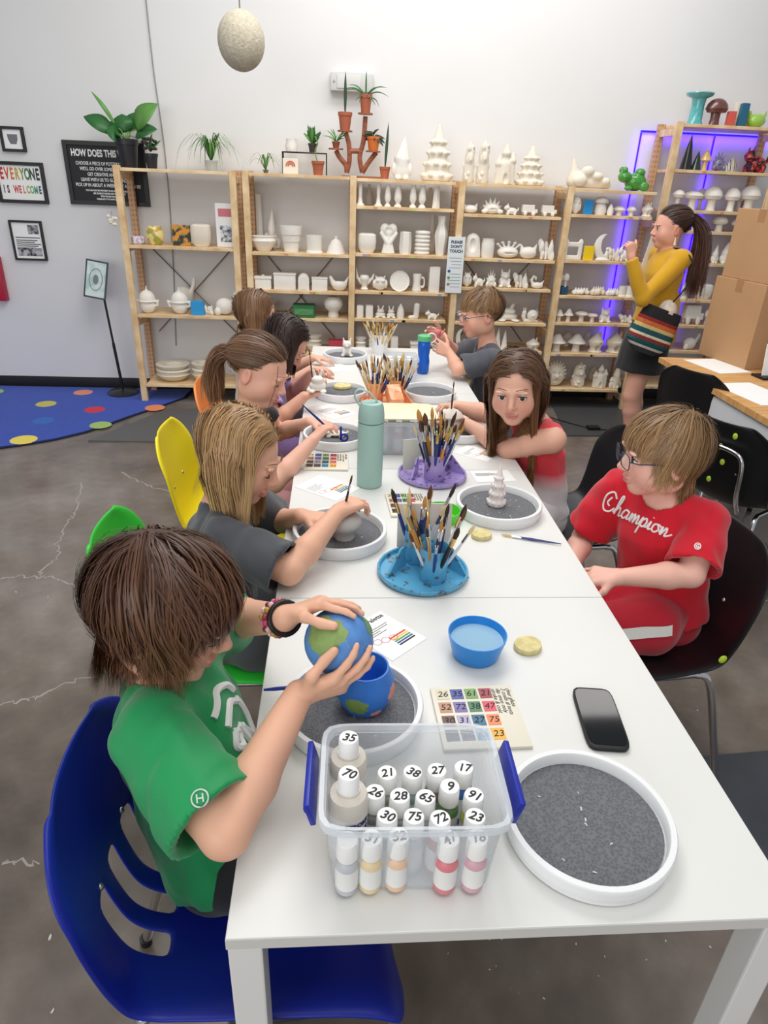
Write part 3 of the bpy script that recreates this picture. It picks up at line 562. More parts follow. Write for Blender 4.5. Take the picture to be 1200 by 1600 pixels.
MAKE = {
 'candle_a': lambda: P_lathe((0.5, 0), (0.5, 0.08), (0.3, 0.2), (0.2, 0.7), (0.26, 1.6), (0.3, 1.62), (0.28, 1.75)),
 'candle_b': lambda: P_lathe((0.45, 0), (0.42, 0.12), (0.2, 0.3), (0.28, 0.42), (0.45, 0.7), (0.42, 1.1), (0.26, 1.9), (0.33, 2.0)),
 'obelisk': lambda: P_lathe((0.5, 0), (0.5, 0.3), (0.46, 0.35), (0.36, 2.3), (0.4, 2.4), n=4), 'squarevase': lambda: P_lathe((0.5, 0), (0.55, 0.3), (0.52, 1.5), (0.5, 1.55), (0.42, 1.5), (0.42, 0.4), n=32, sq=6),
 'flask': lambda: P_lathe((0.45, 0), (0.6, 0.3), (0.66, 0.8), (0.62, 1.2), (0.45, 1.3), (0.4, 1.3), n=32, sq=4), 'prismvase': lambda: P_lathe((0.5, 0), (0.55, 0.5), (0.5, 1.4), (0.46, 1.42), (0.4, 1.3), n=6),
 'ringvase': lambda: P_lathe(*[(0.62 + 0.14 * math.cos(a) , 0.12 + k * 0.27 + 0.12 * math.sin(a)) for k in range(6) for a in np.linspace(-1.5, 1.5, 6)], (0.4, 1.62), (0.35, 1.3), n=28),
 'angvase': lambda: P_lathe((0.4, 0), (0.42, 0.1), (0.62, 1.3), (0.58, 1.5), (0.32, 2.1), (0.42, 2.6), (0.38, 2.6), (0.3, 2.3), n=6), 'bottle': lambda: P_lathe((0.5, 0), (0.52, 0.9), (0.3, 1.3), (0.2, 1.6), (0.2, 2.1), (0.25, 2.15)),
 'planter': lambda: P_lathe((0.55, 0), (0.65, 0.6), (0.70, 0.6), (0.76, 0.98), (0.8, 0.98), (0.84, 1.3), (0.84, 1.45), (0.76, 1.45), (0.7, 1.0), n=36), 'cup': lambda: P_lathe((0.62, 0), (0.6, 0.12), (0.55, 0.16), (0.6, 1.0), (0.56, 1.0), (0.5, 0.2), n=28),
 'bell': lambda: P_lathe((0.7, 0), (0.66, 0.12), (0.5, 0.6), (0.3, 0.95), (0.1, 1.05), (0.12, 1.2), (0.02, 1.25), n=24), 'tureen': lambda: P_lathe((0.5, 0), (0.55, 0.06), (0.85, 0.4), (0.95, 0.55), (0.9, 0.6), (0.85, 0.7), (0.9, 0.78), (0.6, 0.8), n=36),
 'stackbowl': lambda: P_lathe((0.6, 0), (0.95, 0.35), (1.0, 0.4), (0.85, 0.42), (0.9, 0.6), (1.0, 0.66), (0.9, 0.7), (0.7, 0.72), (0.95, 0.9), (0.98, 0.98), (0.6, 0.96), (0.5, 0.7), n=30),
 'lidbox': lambda: MB().box(-0.9, 0.9, -0.6, 0.6, 0, 1.0, 0.06).box(-0.97, 0.97, -0.66, 0.66, 1.0, 1.25, 0.06).box(-0.15, 0.15, -0.1, 0.1, 1.25, 1.38, 0.04).mesh('pottery'), 'plainbox': lambda: MB().box(-1, 1, -0.7, 0.7, 0, 1.2, 0.05).box(-1.04, 1.04, -0.74, 0.74, 1.2, 1.32, 0.03).mesh('pottery'),
 'tomb': lambda: MB().prism([(-0.5, 0), (0.5, 0)] + [(0.5 * math.cos(a), 0.9 + 0.5 * math.sin(a)) for a in np.linspace(0, PI, 14)], -0.3, 0.3, Tm(rx=PI / 2)).prism([(-0.3, 0.12), (0.3, 0.12)] + [(0.3 * math.cos(a), 0.85 + 0.33 * math.sin(a)) for a in np.linspace(0, PI, 12)], 0.3, 0.36, Tm(rx=PI / 2)).mesh('pottery'),
 'globe': lambda: P_lathe((0.4, 0), (0.42, 0.1), (0.34, 0.45), (0.36, 0.5), (0.6, 0.7), (0.7, 1.0), (0.66, 1.3), (0.45, 1.58), (0.38, 1.6), (0.3, 1.55), n=28), 'plate': lambda: MB().lathe([(0.2, 0), (0.95, 0.05), (1.0, 0.14), (0.9, 0.12), (0.85, 0.08), (0.01, 0.08)], 36, Tm(z=1, rx=PI / 2 - 0.15)).mesh('pottery'),
 'block': lambda: MB().box(-0.45, 0.45, -0.45, 0.45, 0, 1.9, 0.03).box(-0.36, 0.36, -0.36, 0.36, 1.9, 1.92).mesh('pottery'), 'mugtall': lambda: MB().lathe([(0.5, 0), (0.55, 0.1), (0.42, 0.7), (0.52, 1.2), (0.5, 1.3), (0.42, 1.25)], 24).tube(catmull([(0.4, 0, 0.35), (0.85, 0, 0.4), (0.85, 0, 0.95), (0.45, 0, 1.05)], 12), 0.09, 8).mesh('pottery'),
 'plant_mug': lambda: P_lathe((0.55, 0), (0.62, 0.5), (0.5, 0.85), (0.55, 1.1), (0.47, 1.08), n=24), 'drilled': lambda: P_lathe((0.55, 0), (0.6, 0.1), (0.62, 0.9), (0.55, 1.1), (0.58, 1.18), (0.5, 1.1), n=28),
 'mush_flat': lambda: mush([(0.95, 1.1), (0.7, 1.32), (0.35, 1.42), (0.02, 1.45)]), 'mush_cone': lambda: mush([(0.75, 1.1), (0.5, 1.4), (0.3, 1.75), (0.16, 1.88), (0.02, 1.92)]), 'mush_dome': lambda: mush([(0.98, 1.15), (0.86, 1.45), (0.6, 1.7), (0.3, 1.83), (0.02, 1.86)], 0.4),
 'mush_fat': lambda: P_lathe((0.6, 0), (0.72, 0.3), (0.66, 0.7), (0.5, 1.0), (0.8, 1.05), (0.85, 1.15), (0.7, 1.35), (0.4, 1.55), (0.02, 1.6), n=28), 'pick': lambda: P_lathe((0.35, 0), (0.4, 0.4), (0.3, 0.9), (0.02, 1.3), n=16), 'cone': lambda: P_lathe((0.6, 0), (0.45, 0.6), (0.25, 1.3), (0.02, 1.9), n=20),
 'house': lambda: fld(p_house), 'gnome': lambda: fld(p_gnome), 'animal': lambda: fld(p_animal), 'cat': lambda: fld(lambda F: p_sit(F, 0.3)), 'spiky': lambda: fld(p_spiky), 'truck': lambda: fld(p_truck), 'snail': lambda: fld(p_snail), 'swan': lambda: fld(p_swan), 'whale': lambda: fld(p_fish),
 'jar': lambda: fld(p_jar), 'tree': lambda: fld(p_tree, hi=(1, 1, 2.4)), 'heap': lambda: fld(p_heap), 'castle': lambda: fld(p_castle, hi=(1, 1, 2.4)), 'frame': lambda: fld(p_frame), 'moon': lambda: fld(p_moon), 'bunny': lambda: fld(p_bunny), 'dino': lambda: fld(p_teapotish), 'bird': lambda: fld(p_bird, lo=(-1.1, -1, 0), hi=(1.1, 1, 1.5)),
 'jug': lambda: fld(p_jug, lo=(-1.1, -1, 0), hi=(1.1, 1, 2)), 'heart': lambda: fld(p_hearthands), 'boot': lambda: fld(p_boot), 'owl': lambda: fld(p_owl), 'gravy': lambda: fld(p_gravy), 'relief': lambda: fld(p_relief, hi=(1, 1, 2.3)), 'sunface': lambda: fld(p_face, lo=(-1.2, -1, 0), hi=(1.2, 1, 2)), 'slabs': lambda: fld(p_slab), 'totem': lambda: fld(lambda F: (p_gnome(F), p_heap(F, 5))),
 'frog': lambda: fld(lambda F: (F.ell((0.25, 0, 0.5), (0.65, 0.5, 0.5), 0.05), F.ell((-0.5, -0.1, 0.75), (0.4, 0.42, 0.33), 0.08), F.ell((-0.62, -0.3, 1.1), (0.17, 0.17, 0.2), 0.03), F.ell((-0.62, 0.2, 1.1), (0.17, 0.17, 0.2), 0.03), F.ell((0.4, -0.1, 1.0), (0.32, 0.3, 0.25), 0.05), F.ell((0.7, -0.4, 0.25), (0.3, 0.2, 0.27), 0.05), F.ell((-0.3, -0.45, 0.15), (0.25, 0.2, 0.15), 0.05), F.plane((0, 0, 0), (0, 0, -1)))),
 'recline': lambda: fld(lambda F: (F.cone((-0.6, 0, 0.3), (-0.75, 0, 1.25), 0.33, 0.04, 0.05), F.cone((-0.5, 0, 0.3), (0.9, 0, 0.15), 0.42, 0.2, 0.1), F.ell((-0.1, -0.2, 0.7), (0.3, 0.25, 0.25), 0.08), F.ell((0.35, -0.2, 0.5), (0.3, 0.25, 0.2), 0.06), F.ell((0.75, -0.25, 0.3), (0.22, 0.2, 0.18), 0.05), F.ell((-0.45, -0.4, 0.3), (0.3, 0.2, 0.25), 0.05), F.plane((0, 0, 0), (0, 0, -1)))),
 'cave': lambda: fld(lambda F: (F.cone((0, 0, 0.2), (0, 0, 1.3), 0.75, 0.6, 0.1, flat=(0, 1, 0), fs=0.7), F.ell((-0.05, -0.5, 1.0), (0.3, 0.3, 0.55), 0.05, 's'), F.plane((0, 0, 0), (0, 0, -1)))),
 'catbowl': lambda: fld(lambda F: (F.ell((0, 0, 0.55), (0.8, 0.6, 0.55), 0.05), F.cone((-0.6, 0, 0.9), (-0.75, 0, 1.3), 0.2, 0.05, 0.05), F.cone((0.6, 0, 0.9), (0.75, 0, 1.3), 0.2, 0.05, 0.05), F.plane((0, 0, 1.15), (0, 0, 1)) if False else 0, F.plane((0, 0, 0), (0, 0, -1)))),
}
DESC = {'candle_a': 'tall candlestick', 'candle_b': 'baluster candlestick', 'obelisk': 'tapered square candlestick', 'squarevase': 'square vase', 'flask': 'wide flask vase', 'prismvase': 'faceted vase', 'ringvase': 'ribbed ring vase', 'angvase': 'tall angular vase', 'bottle': 'bottle vase', 'planter': 'tiered planter pot', 'cup': 'straight cup planter', 'bell': 'bell shaped piece', 'tureen': 'wide dish', 'stackbowl': 'stack of nested bowls',
 'lidbox': 'lidded trinket box', 'plainbox': 'large lidded box', 'tomb': 'arched plaque', 'globe': 'round goblet bowl', 'plate': 'upright round plate', 'block': 'tall square block vase', 'mugtall': 'waisted mug', 'plant_mug': 'small pot', 'drilled': 'pierced lantern pot', 'mush_flat': 'flat capped mushroom', 'mush_cone': 'pointed mushroom', 'mush_dome': 'domed mushroom', 'mush_fat': 'stout mushroom', 'pick': 'small pointed piece', 'cone': 'pointed cone', 'house': 'fairy house', 'gnome': 'gnome figure', 'animal': 'standing animal figure',
 'cat': 'seated animal figure', 'spiky': 'spiky creature', 'truck': 'small truck', 'snail': 'snail', 'swan': 'swan dish', 'whale': 'whale shaped jar', 'jar': 'round jar with handles', 'tree': 'tiered tree', 'heap': 'jumbled figurine', 'castle': 'castle', 'frame': 'picture frame', 'moon': 'crescent moon', 'bunny': 'rabbit figure', 'dino': 'knobbly creature bowl', 'bird': 'bird dish', 'jug': 'two handled jug', 'heart': 'hands holding a heart', 'boot': 'boot', 'owl': 'owl figure', 'gravy': 'small pouring jug', 'relief': 'carved relief figure', 'sunface': 'spiked face', 'slabs': 'pile of flat shapes', 'totem': 'stacked animal totem', 'cave': 'arched grotto', 'frog': 'frog', 'recline': 'reclining sleigh shape', 'catbowl': 'cat eared bowl'}
NTH = ['first', 'second', 'third', 'fourth', 'fifth', 'sixth', 'seventh', 'eighth', 'ninth', 'tenth', 'eleventh', 'twelfth', 'thirteenth']
def proto(k):
    if k not in PROTO:
        me = MAKE[k](); PROTO[k] = (me, norm_mesh(me))
    return PROTO[k]
def pot(kind, x, y, z, w, h, label, m=BISQ, rz=0.0, depth=None, group=None, cat='pottery', name=None):
    me, asp = proto(kind); me2 = me
    if len(me.materials) == 0: me.materials.append(BISQ)
    dsc = w * min(1.0, 0.26 / max(1e-6, asp * w)) if depth is None else depth / asp
    o = bpy.data.objects.new(name or DESC[kind].replace(' ', '_'), me); COL.objects.link(o); o.location = (x, y, z); o.scale = (w, dsc, h); o.rotation_euler = (0, 0, rz)
    if m is not BISQ: o.material_slots[0].link = 'OBJECT'; o.material_slots[0].material = m
    return tag(o, label, cat, group)
def row(u, b, items, top=False):
    """items: (kind, x0px, x1px, ytop px[, material]) standing at the front of board b of unit u"""
    z = BOARDS[u][b] + 0.0004; n = 0
    for it in items:
        kind, xa, xb, yt = it[:4]; m = it[4] if len(it) > 4 else BISQ; back = len(it) > 5 and it[5]
        asp = proto(kind)[1]
        zc = z; xm = (xa + xb) / 2
        Yf = SF + 0.03; wd = ay(xb, yt + 10, Yf)[0] - ay(xa, yt + 10, Yf)[0]
        dep = min(0.26 if not top else 0.3, asp * wd); Yc = Yf + dep / 2
        if back: Yc = SB - dep / 2 - 0.01
        s = Yc / Yf; wd *= s; X = ay(xm, yt + 12, Yc)[0]; H = max(0.03, ay(xm, yt, Yc)[2] - z)
        # x is wanted at mid height of the piece
        for _ in range(2):
            zz = z + H / 2; d = ROT.T @ (np.array([X, Yc, zz]) - CAMPOS); px = 600 + FPX * d[0] / d[2]; X += (xm - px) / (FPX / d[2])
        n += 1
        nm = 'bisque' if m in (BISQ, BISQ2) else 'glazed'
        pot(kind, X, Yc, z, wd, H, 'white %s %s, %s from left, %s shelf of the %s' % (nm, DESC[kind], NTH[n - 1], ORD[b], UNIT[u]), m, depth=dep, group='bisque pottery on the racks')
C = BISQ2
row(1, 2, [('jar', 211, 249, 446), ('jar', 261, 300, 448), ('whale', 335, 371, 455)])
row(1, 3, [('stackbowl', 245, 298, 568, C), ('stackbowl', 300, 342, 566, C)])
row(1, 1, [('flask', 299, 331, 350, C)])
row(2, 1, [('tureen', 392, 432, 368), ('planter', 438, 472, 353), ('cup', 478, 504, 368), ('bell', 510, 540, 369)])
row(2, 2, [('lidbox', 398, 425, 429), ('plainbox', 428, 463, 426), ('tomb', 466, 483, 427), ('plainbox', 487, 512, 433), ('bird', 514, 545, 431)])
row(2, 3, [('stackbowl', 398, 430, 470, C), ('globe', 506, 536, 463)])
row(2, 4, [('stackbowl', 478, 503, 523, C)])
row(3, 1, [('candle_a', 556, 570, 286), ('candle_a', 585, 598, 287), ('candle_b', 601, 611, 288), ('candle_b', 616, 628, 289), ('candle_b', 640, 651, 289), ('candle_b', 654, 666, 290), ('obelisk', 676, 688, 291), ('bottle', 572, 582, 288, BISQ, True), ('obelisk', 668, 676, 293, BISQ, True)])
row(3, 2, [('flask', 559, 588, 364), ('heart', 593, 621, 349), ('prismvase', 624, 643, 362), ('ringvase', 648, 672, 360), ('angvase', 679, 700, 337), ('bottle', 669, 681, 336, BISQ, True)])
row(3, 3, [('jug', 556, 585, 419), ('owl', 582, 606, 430), ('plate', 609, 640, 423), ('mugtall', 644, 664, 428), ('block', 670, 686, 416)])
row(3, 4, [('squarevase', 557, 568, 477), ('squarevase', 571, 583, 477), ('bunny', 586, 603, 477), ('bunny', 604, 618, 478), ('pick', 620, 632, 474), ('boot', 638, 656, 473), ('animal', 664, 686, 484)])
row(3, 5, [('stackbowl', 555, 572, 527), ('plainbox', 576, 600, 530), ('squarevase', 610, 622, 526), ('lidbox', 640, 668, 532), ('gravy', 672, 690, 536)])
row(4, 1, [('catbowl', 723, 746, 317), ('spiky', 752, 786, 309), ('animal', 787, 811, 318), ('truck', 815, 839, 320), ('truck', 846, 869, 321), ('spiky', 748, 764, 312, BISQ, True)])
row(4, 2, [('cave', 725, 752, 364), ('drilled', 752, 772, 373), ('dino', 774, 813, 376), ('catbowl', 812, 838, 381), ('heap', 840, 866, 373)])
row(4, 3, [('owl', 723, 737, 424), ('animal', 738, 758, 427), ('spiky', 759, 776, 422), ('cat', 779, 799, 420), ('heap', 801, 825, 426), ('swan', 828, 850, 430), ('swan', 815, 832, 421, BISQ, True)])
row(4, 4, [('mush_dome', 712, 728, 485), ('heap', 760, 772, 493), ('bunny', 776, 810, 474), ('snail', 815, 842, 481), ('bunny', 770, 788, 474, BISQ, True), ('pick', 834, 843, 481, BISQ, True)])
row(4, 5, [('moon', 712, 729, 513), ('owl', 735, 748, 518), ('cone', 772, 784, 512), ('cone', 783, 794, 515), ('house', 822, 843, 528)])
row(5, 1, [('owl', 893, 908, 304), ('mush_fat', 928, 950, 307), ('pick', 949, 959, 318), ('mush_dome', 958, 977, 322), ('mush_dome', 979, 994, 322), ('house', 1003, 1020, 316)])
row(5, 2, [('frame', 880, 910, 373), ('moon', 928, 955, 365), ('heap', 948, 968, 386, C), ('animal', 966, 985, 382), ('heap', 910, 926, 394, C, True)])
row(5, 3, [('slabs', 893, 922, 449), ('slabs', 922, 946, 447, C), ('slabs', 946, 968, 450), ('cup', 966, 978, 447), ('cup', 977, 990, 447)])
row(5, 4, [('mush_cone', 867, 881, 483), ('mush_cone', 881, 896, 482), ('mush_flat', 898, 919, 486), ('mush_flat', 917, 934, 489), ('cat', 936, 954, 480), ('heap', 966, 988, 491), ('mush_cone', 864, 876, 480, BISQ, True), ('mush_dome', 900, 912, 484, BISQ, True)])
row(5, 5, [('mush_cone', 857, 884, 521), ('mush_cone', 887, 915, 521), ('house', 920, 943, 518, C), ('house', 948, 975, 519, C), ('mush_dome', 878, 894, 518, BISQ, True), ('relief', 912, 924, 515, BISQ, True)])
row(5, 6, [('sunface', 851, 886, 563, C), ('relief', 894, 917, 566, C), ('castle', 926, 949, 569, C), ('totem', 953, 975, 564, C), ('cat', 988, 1001, 578, C), ('relief', 920, 932, 571, C, True)])
row(6, 2, [('mush_flat', 1050, 1068, 296), ('mush_flat', 1067, 1097, 298), ('mush_dome', 1099, 1127, 291), ('mush_dome', 1132, 1155, 293), ('mush_dome', 1156, 1186, 289), ('mush_dome', 1088, 1102, 294, BISQ, True), ('mush_dome', 1150, 1162, 296, BISQ, True)])
row(6, 3, [('mush_dome', 1081, 1088, 336), ('pick', 1090, 1097, 344), ('pick', 1094, 1104, 343), ('mush_dome', 1113, 1136, 337), ('mush_dome', 1143, 1160, 341)])
row(6, 4, [('mush_cone', 1081, 1097, 382), ('gnome', 1100, 1111, 383), ('gnome', 1112, 1124, 382), ('gnome', 1126, 1142, 378)])
row(6, 5, [('house', 1066, 1078, 435), ('flask', 1084, 1110, 443), ('owl', 1078, 1086, 440, BISQ, True)])
row(6, 6, [('truck', 1068, 1097, 476), ('animal', 1100, 1118, 480)])
row(6, 7, [('whale', 1068, 1092, 520), ('cat', 1096, 1112, 522)])
row(4, 0, [('relief', 724, 744, 221, C), ('relief', 745, 767, 219, C), ('castle', 773, 806, 225, C), ('tree', 806, 855, 227, C), ('recline', 888, 958, 248, C)], True)
row(3, 0, [('gnome', 612, 645, 213), ('tree', 658, 712, 193, C)], True)
# second jar lying on top row of the first unit
# ================================================================== tables and chairs
TT = 0.022
LAM = mat('white_laminate', (226, 226, 222), 0.33, spec=0.45, vary=0.02, vscale=3)
TEDGE = mat('table_edge', (208, 206, 202), 0.5)
TLEG = mat('table_leg_enamel', (222, 222, 220), 0.4)
X0, X1 = -0.133, 0.617
def table(y0, y1, label):
    root = thing('work_table', label, 'table', ((X0 + X1) / 2, (y0 + y1) / 2, 0), group='white tables pushed end to end')
    w, d = (X1 - X0) / 2, (y1 - y0) / 2 - 0.0012
    obj('tabletop', MB().box(-w, w, -d, d, TABLE_Z - TT, TABLE_Z, 0.0012), LAM, root, smooth=False)
    obj('edge_band', MB().box(-w - 0.0006, w + 0.0006, -d - 0.0006, d + 0.0006, TABLE_Z - TT + 0.001, TABLE_Z - 0.0025), TEDGE, root, smooth=False)
    for sx in (-1, 1):
        for sy in (-1, 1):
            cx, cy = sx * (w - 0.0225), sy * (d - 0.0225)
            obj('leg', MB().box(-0.022, 0.022, -0.022, 0.022, 0, TABLE_Z - TT, 0.003), TLEG, root, (cx, cy, 0), smooth=False)
    for sx in (-1, 1):
        obj('apron', MB().box(sx * (w - 0.03) - 0.01, sx * (w - 0.03) + 0.01, -d + 0.05, d - 0.05, TABLE_Z - TT - 0.04, TABLE_Z - TT - 0.0005), TLEG, root, smooth=False)
    return root
t0 = table(0.51, 1.26, 'nearest white laminate table with the paint tub and phone on it')
table(1.26, 2.01, 'second white table from the camera, with the blue brush caddy')
table(2.01, 2.885, 'third white table from the camera, with the purple brush caddy')
table(2.885, 3.76, 'farthest white table, beside the boy in grey')
# torn tape hanging under the near edge
tag(obj('torn_tape', MB().prism([(-0.03, 0), (0.03, 0), (0.034, -0.03), (0.016, -0.012), (0.004, -0.022), (-0.012, -0.012), (-0.03, -0.032)], 0, 0.0008), mat('tape', (215, 213, 208), 0.6), None, tuple(ay(822, 1445, 0.53)[:2]) + (TABLE_Z - TT - 0.001,), (PI / 2, 0, 0), smooth=False), 'torn pale tape hanging under the near table edge', 'tape')

def shell_mesh(slots=False, w=0.42, name='shell', deep=0.5):
    path = [(0.235, 0.405), (0.222, 0.438), (0.17, 0.452), (0.06, 0.446), (-0.05, 0.436), (-0.13, 0.438), (-0.185, 0.470), (-0.212, 0.540), (-0.230, 0.640), (-0.247, 0.730), (-0.258, 0.800)]
    nv = 41; P = catmull(path, nv)
    us = [-1, -0.93, -0.82, -0.72, -0.62, -0.54, -0.46, -0.36, -0.26, -0.18, -0.08, 0.0, 0.08, 0.18, 0.26, 0.36, 0.46, 0.54, 0.62, 0.72, 0.82, 0.93, 1]
    v = []; f = []; nu = len(us)
    for i, p in enumerate(P):
        t = i / (nv - 1); a = P[max(i - 1, 0)]; b = P[min(i + 1, nv - 1)]; tx, tz = b[0] - a[0], b[1] - a[1]; L = math.hypot(tx, tz); nx, nz = tz / L, -tx / L   # normal towards the sitter
        hw = w / 2 * (0.94 + 0.06 * math.cos(t * 6))
        if t > 0.72: s = (t - 0.72) / 0.28; hw *= (1 - s ** 3.4 * 0.52)
        if t < 0.12: s = (0.12 - t) / 0.12; hw *= 1 - 0.2 * s ** 2
        for u in us:
            c = 0.020 * abs(u) ** 2.4 + (0.055 * deep * abs(u) ** 2 if t > 0.45 else 0.055 * deep * abs(u) ** 2 * max(0, (t - 0.2) / 0.25) if t > 0.2 else 0)
            if t > 0.85: c *= 1 - 0.6 * (t - 0.85) / 0.15
            if abs(u) > 0.9: c -= 0.012 * (abs(u) - 0.9) * 10
            v.append((p[0] + nx * -c * -1, u * hw, p[1] + nz * -c * -1))
    for i in range(nv - 1):
        for j in range(nu - 1):
            uc = (us[j] + us[j + 1]) / 2; tc = (i + 0.5) / (nv - 1)
            if slots and 0.50 < tc < 0.74 and any(abs(uc - q) < 0.1 and abs(uc - q) < 0.082 for q in (-0.36, 0.0, 0.36)) and min(abs(uc - q) for q in (-0.36, 0.0, 0.36)) < 0.11: continue
            f.append((i * nu + j, i * nu + j + 1, (i + 1) * nu + j + 1, (i + 1) * nu + j))
    me = MB().add(v, f).mesh(name, True, 180); return me
SHELL = {}
def chair(name, label, rgb, loc, rz, slots=False, frame='legs', w=0.42, scale=1.0, group='plastic shell chairs around the tables', rough=0.4, bolts=True, holes=False):
    root = thing(name, label, 'chair', (loc[0], loc[1], 0), rz, group)
    m = mat('chair_%d_%d_%d' % rgb, rgb, rough, spec=0.45, bump=0.04, bscale=300)
    me = shell_mesh(slots, w, 'shell'); s = link('shell', me, m, root, scale=(scale, scale, scale))
    so = s.modifiers.new('Solidify', 'SOLIDIFY'); so.thickness = 0.007; so.offset = 0
    sb = s.modifiers.new('Subsurf', 'SUBSURF'); sb.levels = 1; sb.render_levels = 1
    for sy in (-1, 1):
        y = sy * 0.155
        obj('leg', MB().tube(catmull([(0.19, y, 0.425), (0.225, y * 1.08, 0.40), (0.245, y * 1.25, 0.2), (0.265, y * 1.38, 0.008)], 14), 0.0105, 10), CHROME, root)
        obj('leg', MB().tube(catmull([(-0.12, y, 0.425), (-0.165, y * 1.08, 0.40), (-0.22, y * 1.22, 0.2), (-0.27, y * 1.34, 0.008)], 14), 0.0105, 10), CHROME, root)
        obj('seat_rail', MB().tube([(0.19, y, 0.424), (-0.12, y, 0.424)], 0.0105, 10), CHROME, root)
        for x, z in ((0.265, 0), (-0.27, 0)): obj('foot_cap', MB().lathe([(0.013, 0), (0.014, 0.02)], 10), BLACK, root, (x, y * (1.38 if x > 0 else 1.34), 0))
    obj('crossbar', MB().tube([(0.04, -0.155, 0.418), (0.04, 0.155, 0.418)], 0.009, 8), CHROME, root)
    if bolts:
        for (x, y, z) in ((-0.217, -0.07, 0.60), (-0.217, 0.07, 0.60), (0.1, -0.12, 0.448), (0.1, 0.12, 0.448)):
            obj('rivet', MB().ball((x, y, z), 0.0065, 8, 6), mat('rivet_steel', (190, 190, 192), 0.3, 0.9), root)
    return root
chair('shell_chair', 'royal blue plastic chair with curved slots, under the boy in green', (20, 38, 150), (-0.145, 0.765), 0.06, slots=True, w=0.46, scale=1.0)
chair('shell_chair', 'bright green plastic chair under the blonde child', (48, 196, 60), (-0.33, 1.50), 0.02, w=0.44)
chair('shell_chair', 'yellow plastic shell chair behind the girl with ponytail', (246, 226, 30), (-0.345, 2.22), 0.0, w=0.44)
chair('shell_chair', 'orange plastic shell chair, half hidden behind the girls', (238, 140, 62), (-0.335, 2.82), 0.0, w=0.44)
b1 = chair('shell_chair', 'black plastic shell chair under the boy in red shirt', (24, 24, 27), (0.83, 1.50), PI + 0.10, w=0.46)
chair('shell_chair', 'black plastic shell chair under the girl in red tank top', (25, 26, 30), (0.84, 2.2), PI + 0.08, w=0.46)
chair('shell_chair', 'black plastic shell chair tucked at the wooden topped desk, facing right', (24, 24, 27), (1.98, 3.28), 0.5, w=0.46)
# ================================================================== things on the table
TZ = TABLE_Z + 0.0004
def tp(x, y, z=None):
    p = az(x, y, TABLE_Z if z is None else z); return (p[0], p[1], TZ if z is None else z)
MESHG = ramp2('grey_pad', (92, 94, 98), (112, 114, 118), 260, 0.7, 0.25, 0.7, kind='VORONOI', bump=0.5)
RIMW = mat('tray_white', (236, 237, 238), 0.35)
def tray(cx, cy, label, r=0.123, specks=6, seed=0):
    root = thing('turntable_tray', label, 'tray', (cx, cy, TZ), group='round painting trays')
    obj('rim', MB().lathe([(r * 0.9, 0), (r * 0.965, 0.001), (r * 0.985, 0.012), (r * 0.99, 0.013), (r, 0.030), (r - 0.002, 0.033), (r - 0.010, 0.033), (r - 0.0115, 0.030), (r - 0.0125, 0.014), (r - 0.014, 0.0125)], 64, cap1=True), RIMW, root)
    obj('pad', MB().lathe([(r - 0.015, 0.0126), (r - 0.015, 0.0150)], 48), MESHG, root)
    rr = random.Random(seed)
    for k in range(specks):
        a = rr.uniform(0, 6.28); q = rr.uniform(0, r - 0.03); s = rr.uniform(0.0007, 0.0018)
        obj('paint_fleck', MB().box(-s * 1.8, s * 1.8, -s * 0.7, s * 0.7, 0, 0.0008), FLECK, root, (q * math.cos(a), q * math.sin(a), 0.0151), (0, 0, rr.uniform(0, 3)))
    return root
tray(0.370, 0.652, 'large round white tray with empty grey pad beside the paint tub', specks=9, seed=3)
tray(0.032, 0.893, 'round white tray with grey pad under the blue painted pot', seed=4)
tray(0.011, 1.538, 'round white tray in front of the blonde child', seed=5)
tray(0.467, 1.703, 'round white tray holding the pale tree figurine', specks=14, seed=6)
tray(0.455, 2.350, 'round white tray under the hands of girl in red', r=0.115, seed=7)
tray(0.405, 2.833, 'empty round white tray beside the boy in grey', r=0.118, seed=8)
tray(0.020, 2.815, 'round white tray with yellow sponge on its pad', r=0.115, seed=9)
tray(0.044, 3.473, 'farthest round white tray with small white figure', r=0.115, seed=10)
tray(-0.005, 2.262, 'round white tray in front of the ponytailed girl', r=0.115, seed=11)
# ---- clear paint tub
TUB = mat('clear_polypropylene', (226, 232, 238), 0.22, alpha=0.36, spec=0.6)
TUBR = mat('clear_rim', (226, 232, 238), 0.2, alpha=0.5, spec=0.6)
NAVY = mat('navy_handle', (32, 48, 160), 0.35)
def tub(cx, cy, label, w=0.245, d=0.178, h=0.132, handles=True, rz=-0.02, z=TZ):
    root = thing('paint_tub', label, 'tub', (cx, cy, z), rz)
    S = lambda r0, r1: None
    pr = [(0.435, 0), (0.44, 0.002), (0.475, h - 0.012), (0.478, h - 0.012)]; inn = [(0.468, h - 0.012), (0.434, 0.005), (0.01, 0.005)]
    obj('body', MB().lathe(pr + inn, 64, Tm(s=(w, d, 1)), sq=9, cap1=True), TUB, root)
    obj('rim', MB().lathe([(0.470, h - 0.013), (0.505, h - 0.014), (0.512, h - 0.004), (0.505, h), (0.480, h), (0.470, h - 0.008)], 64, Tm(s=(w, d, 1)), sq=9, cap0=False, cap1=False), TUBR, root)
    if handles:
        for sx in (-1, 1):
            g = obj('handle', MB().box(-0.004, 0.004, -0.055, 0.055, -0.020, 0.018, 0.002, Tm(sx * (w * 0.512 + 0.010), 0, h - 0.016, ry=sx * 0.25)), NAVY, root)
            obj('grip_ridge', MB().box(-0.002, 0.002, -0.05, 0.05, -0.004, 0.004, 0.001, Tm(sx * (w * 0.512 + 0.0155), 0, h - 0.014, ry=sx * 0.25)), NAVY, g)
    return root
tub(0.105, 0.645, 'clear plastic tub full of numbered paint bottles with blue handles')
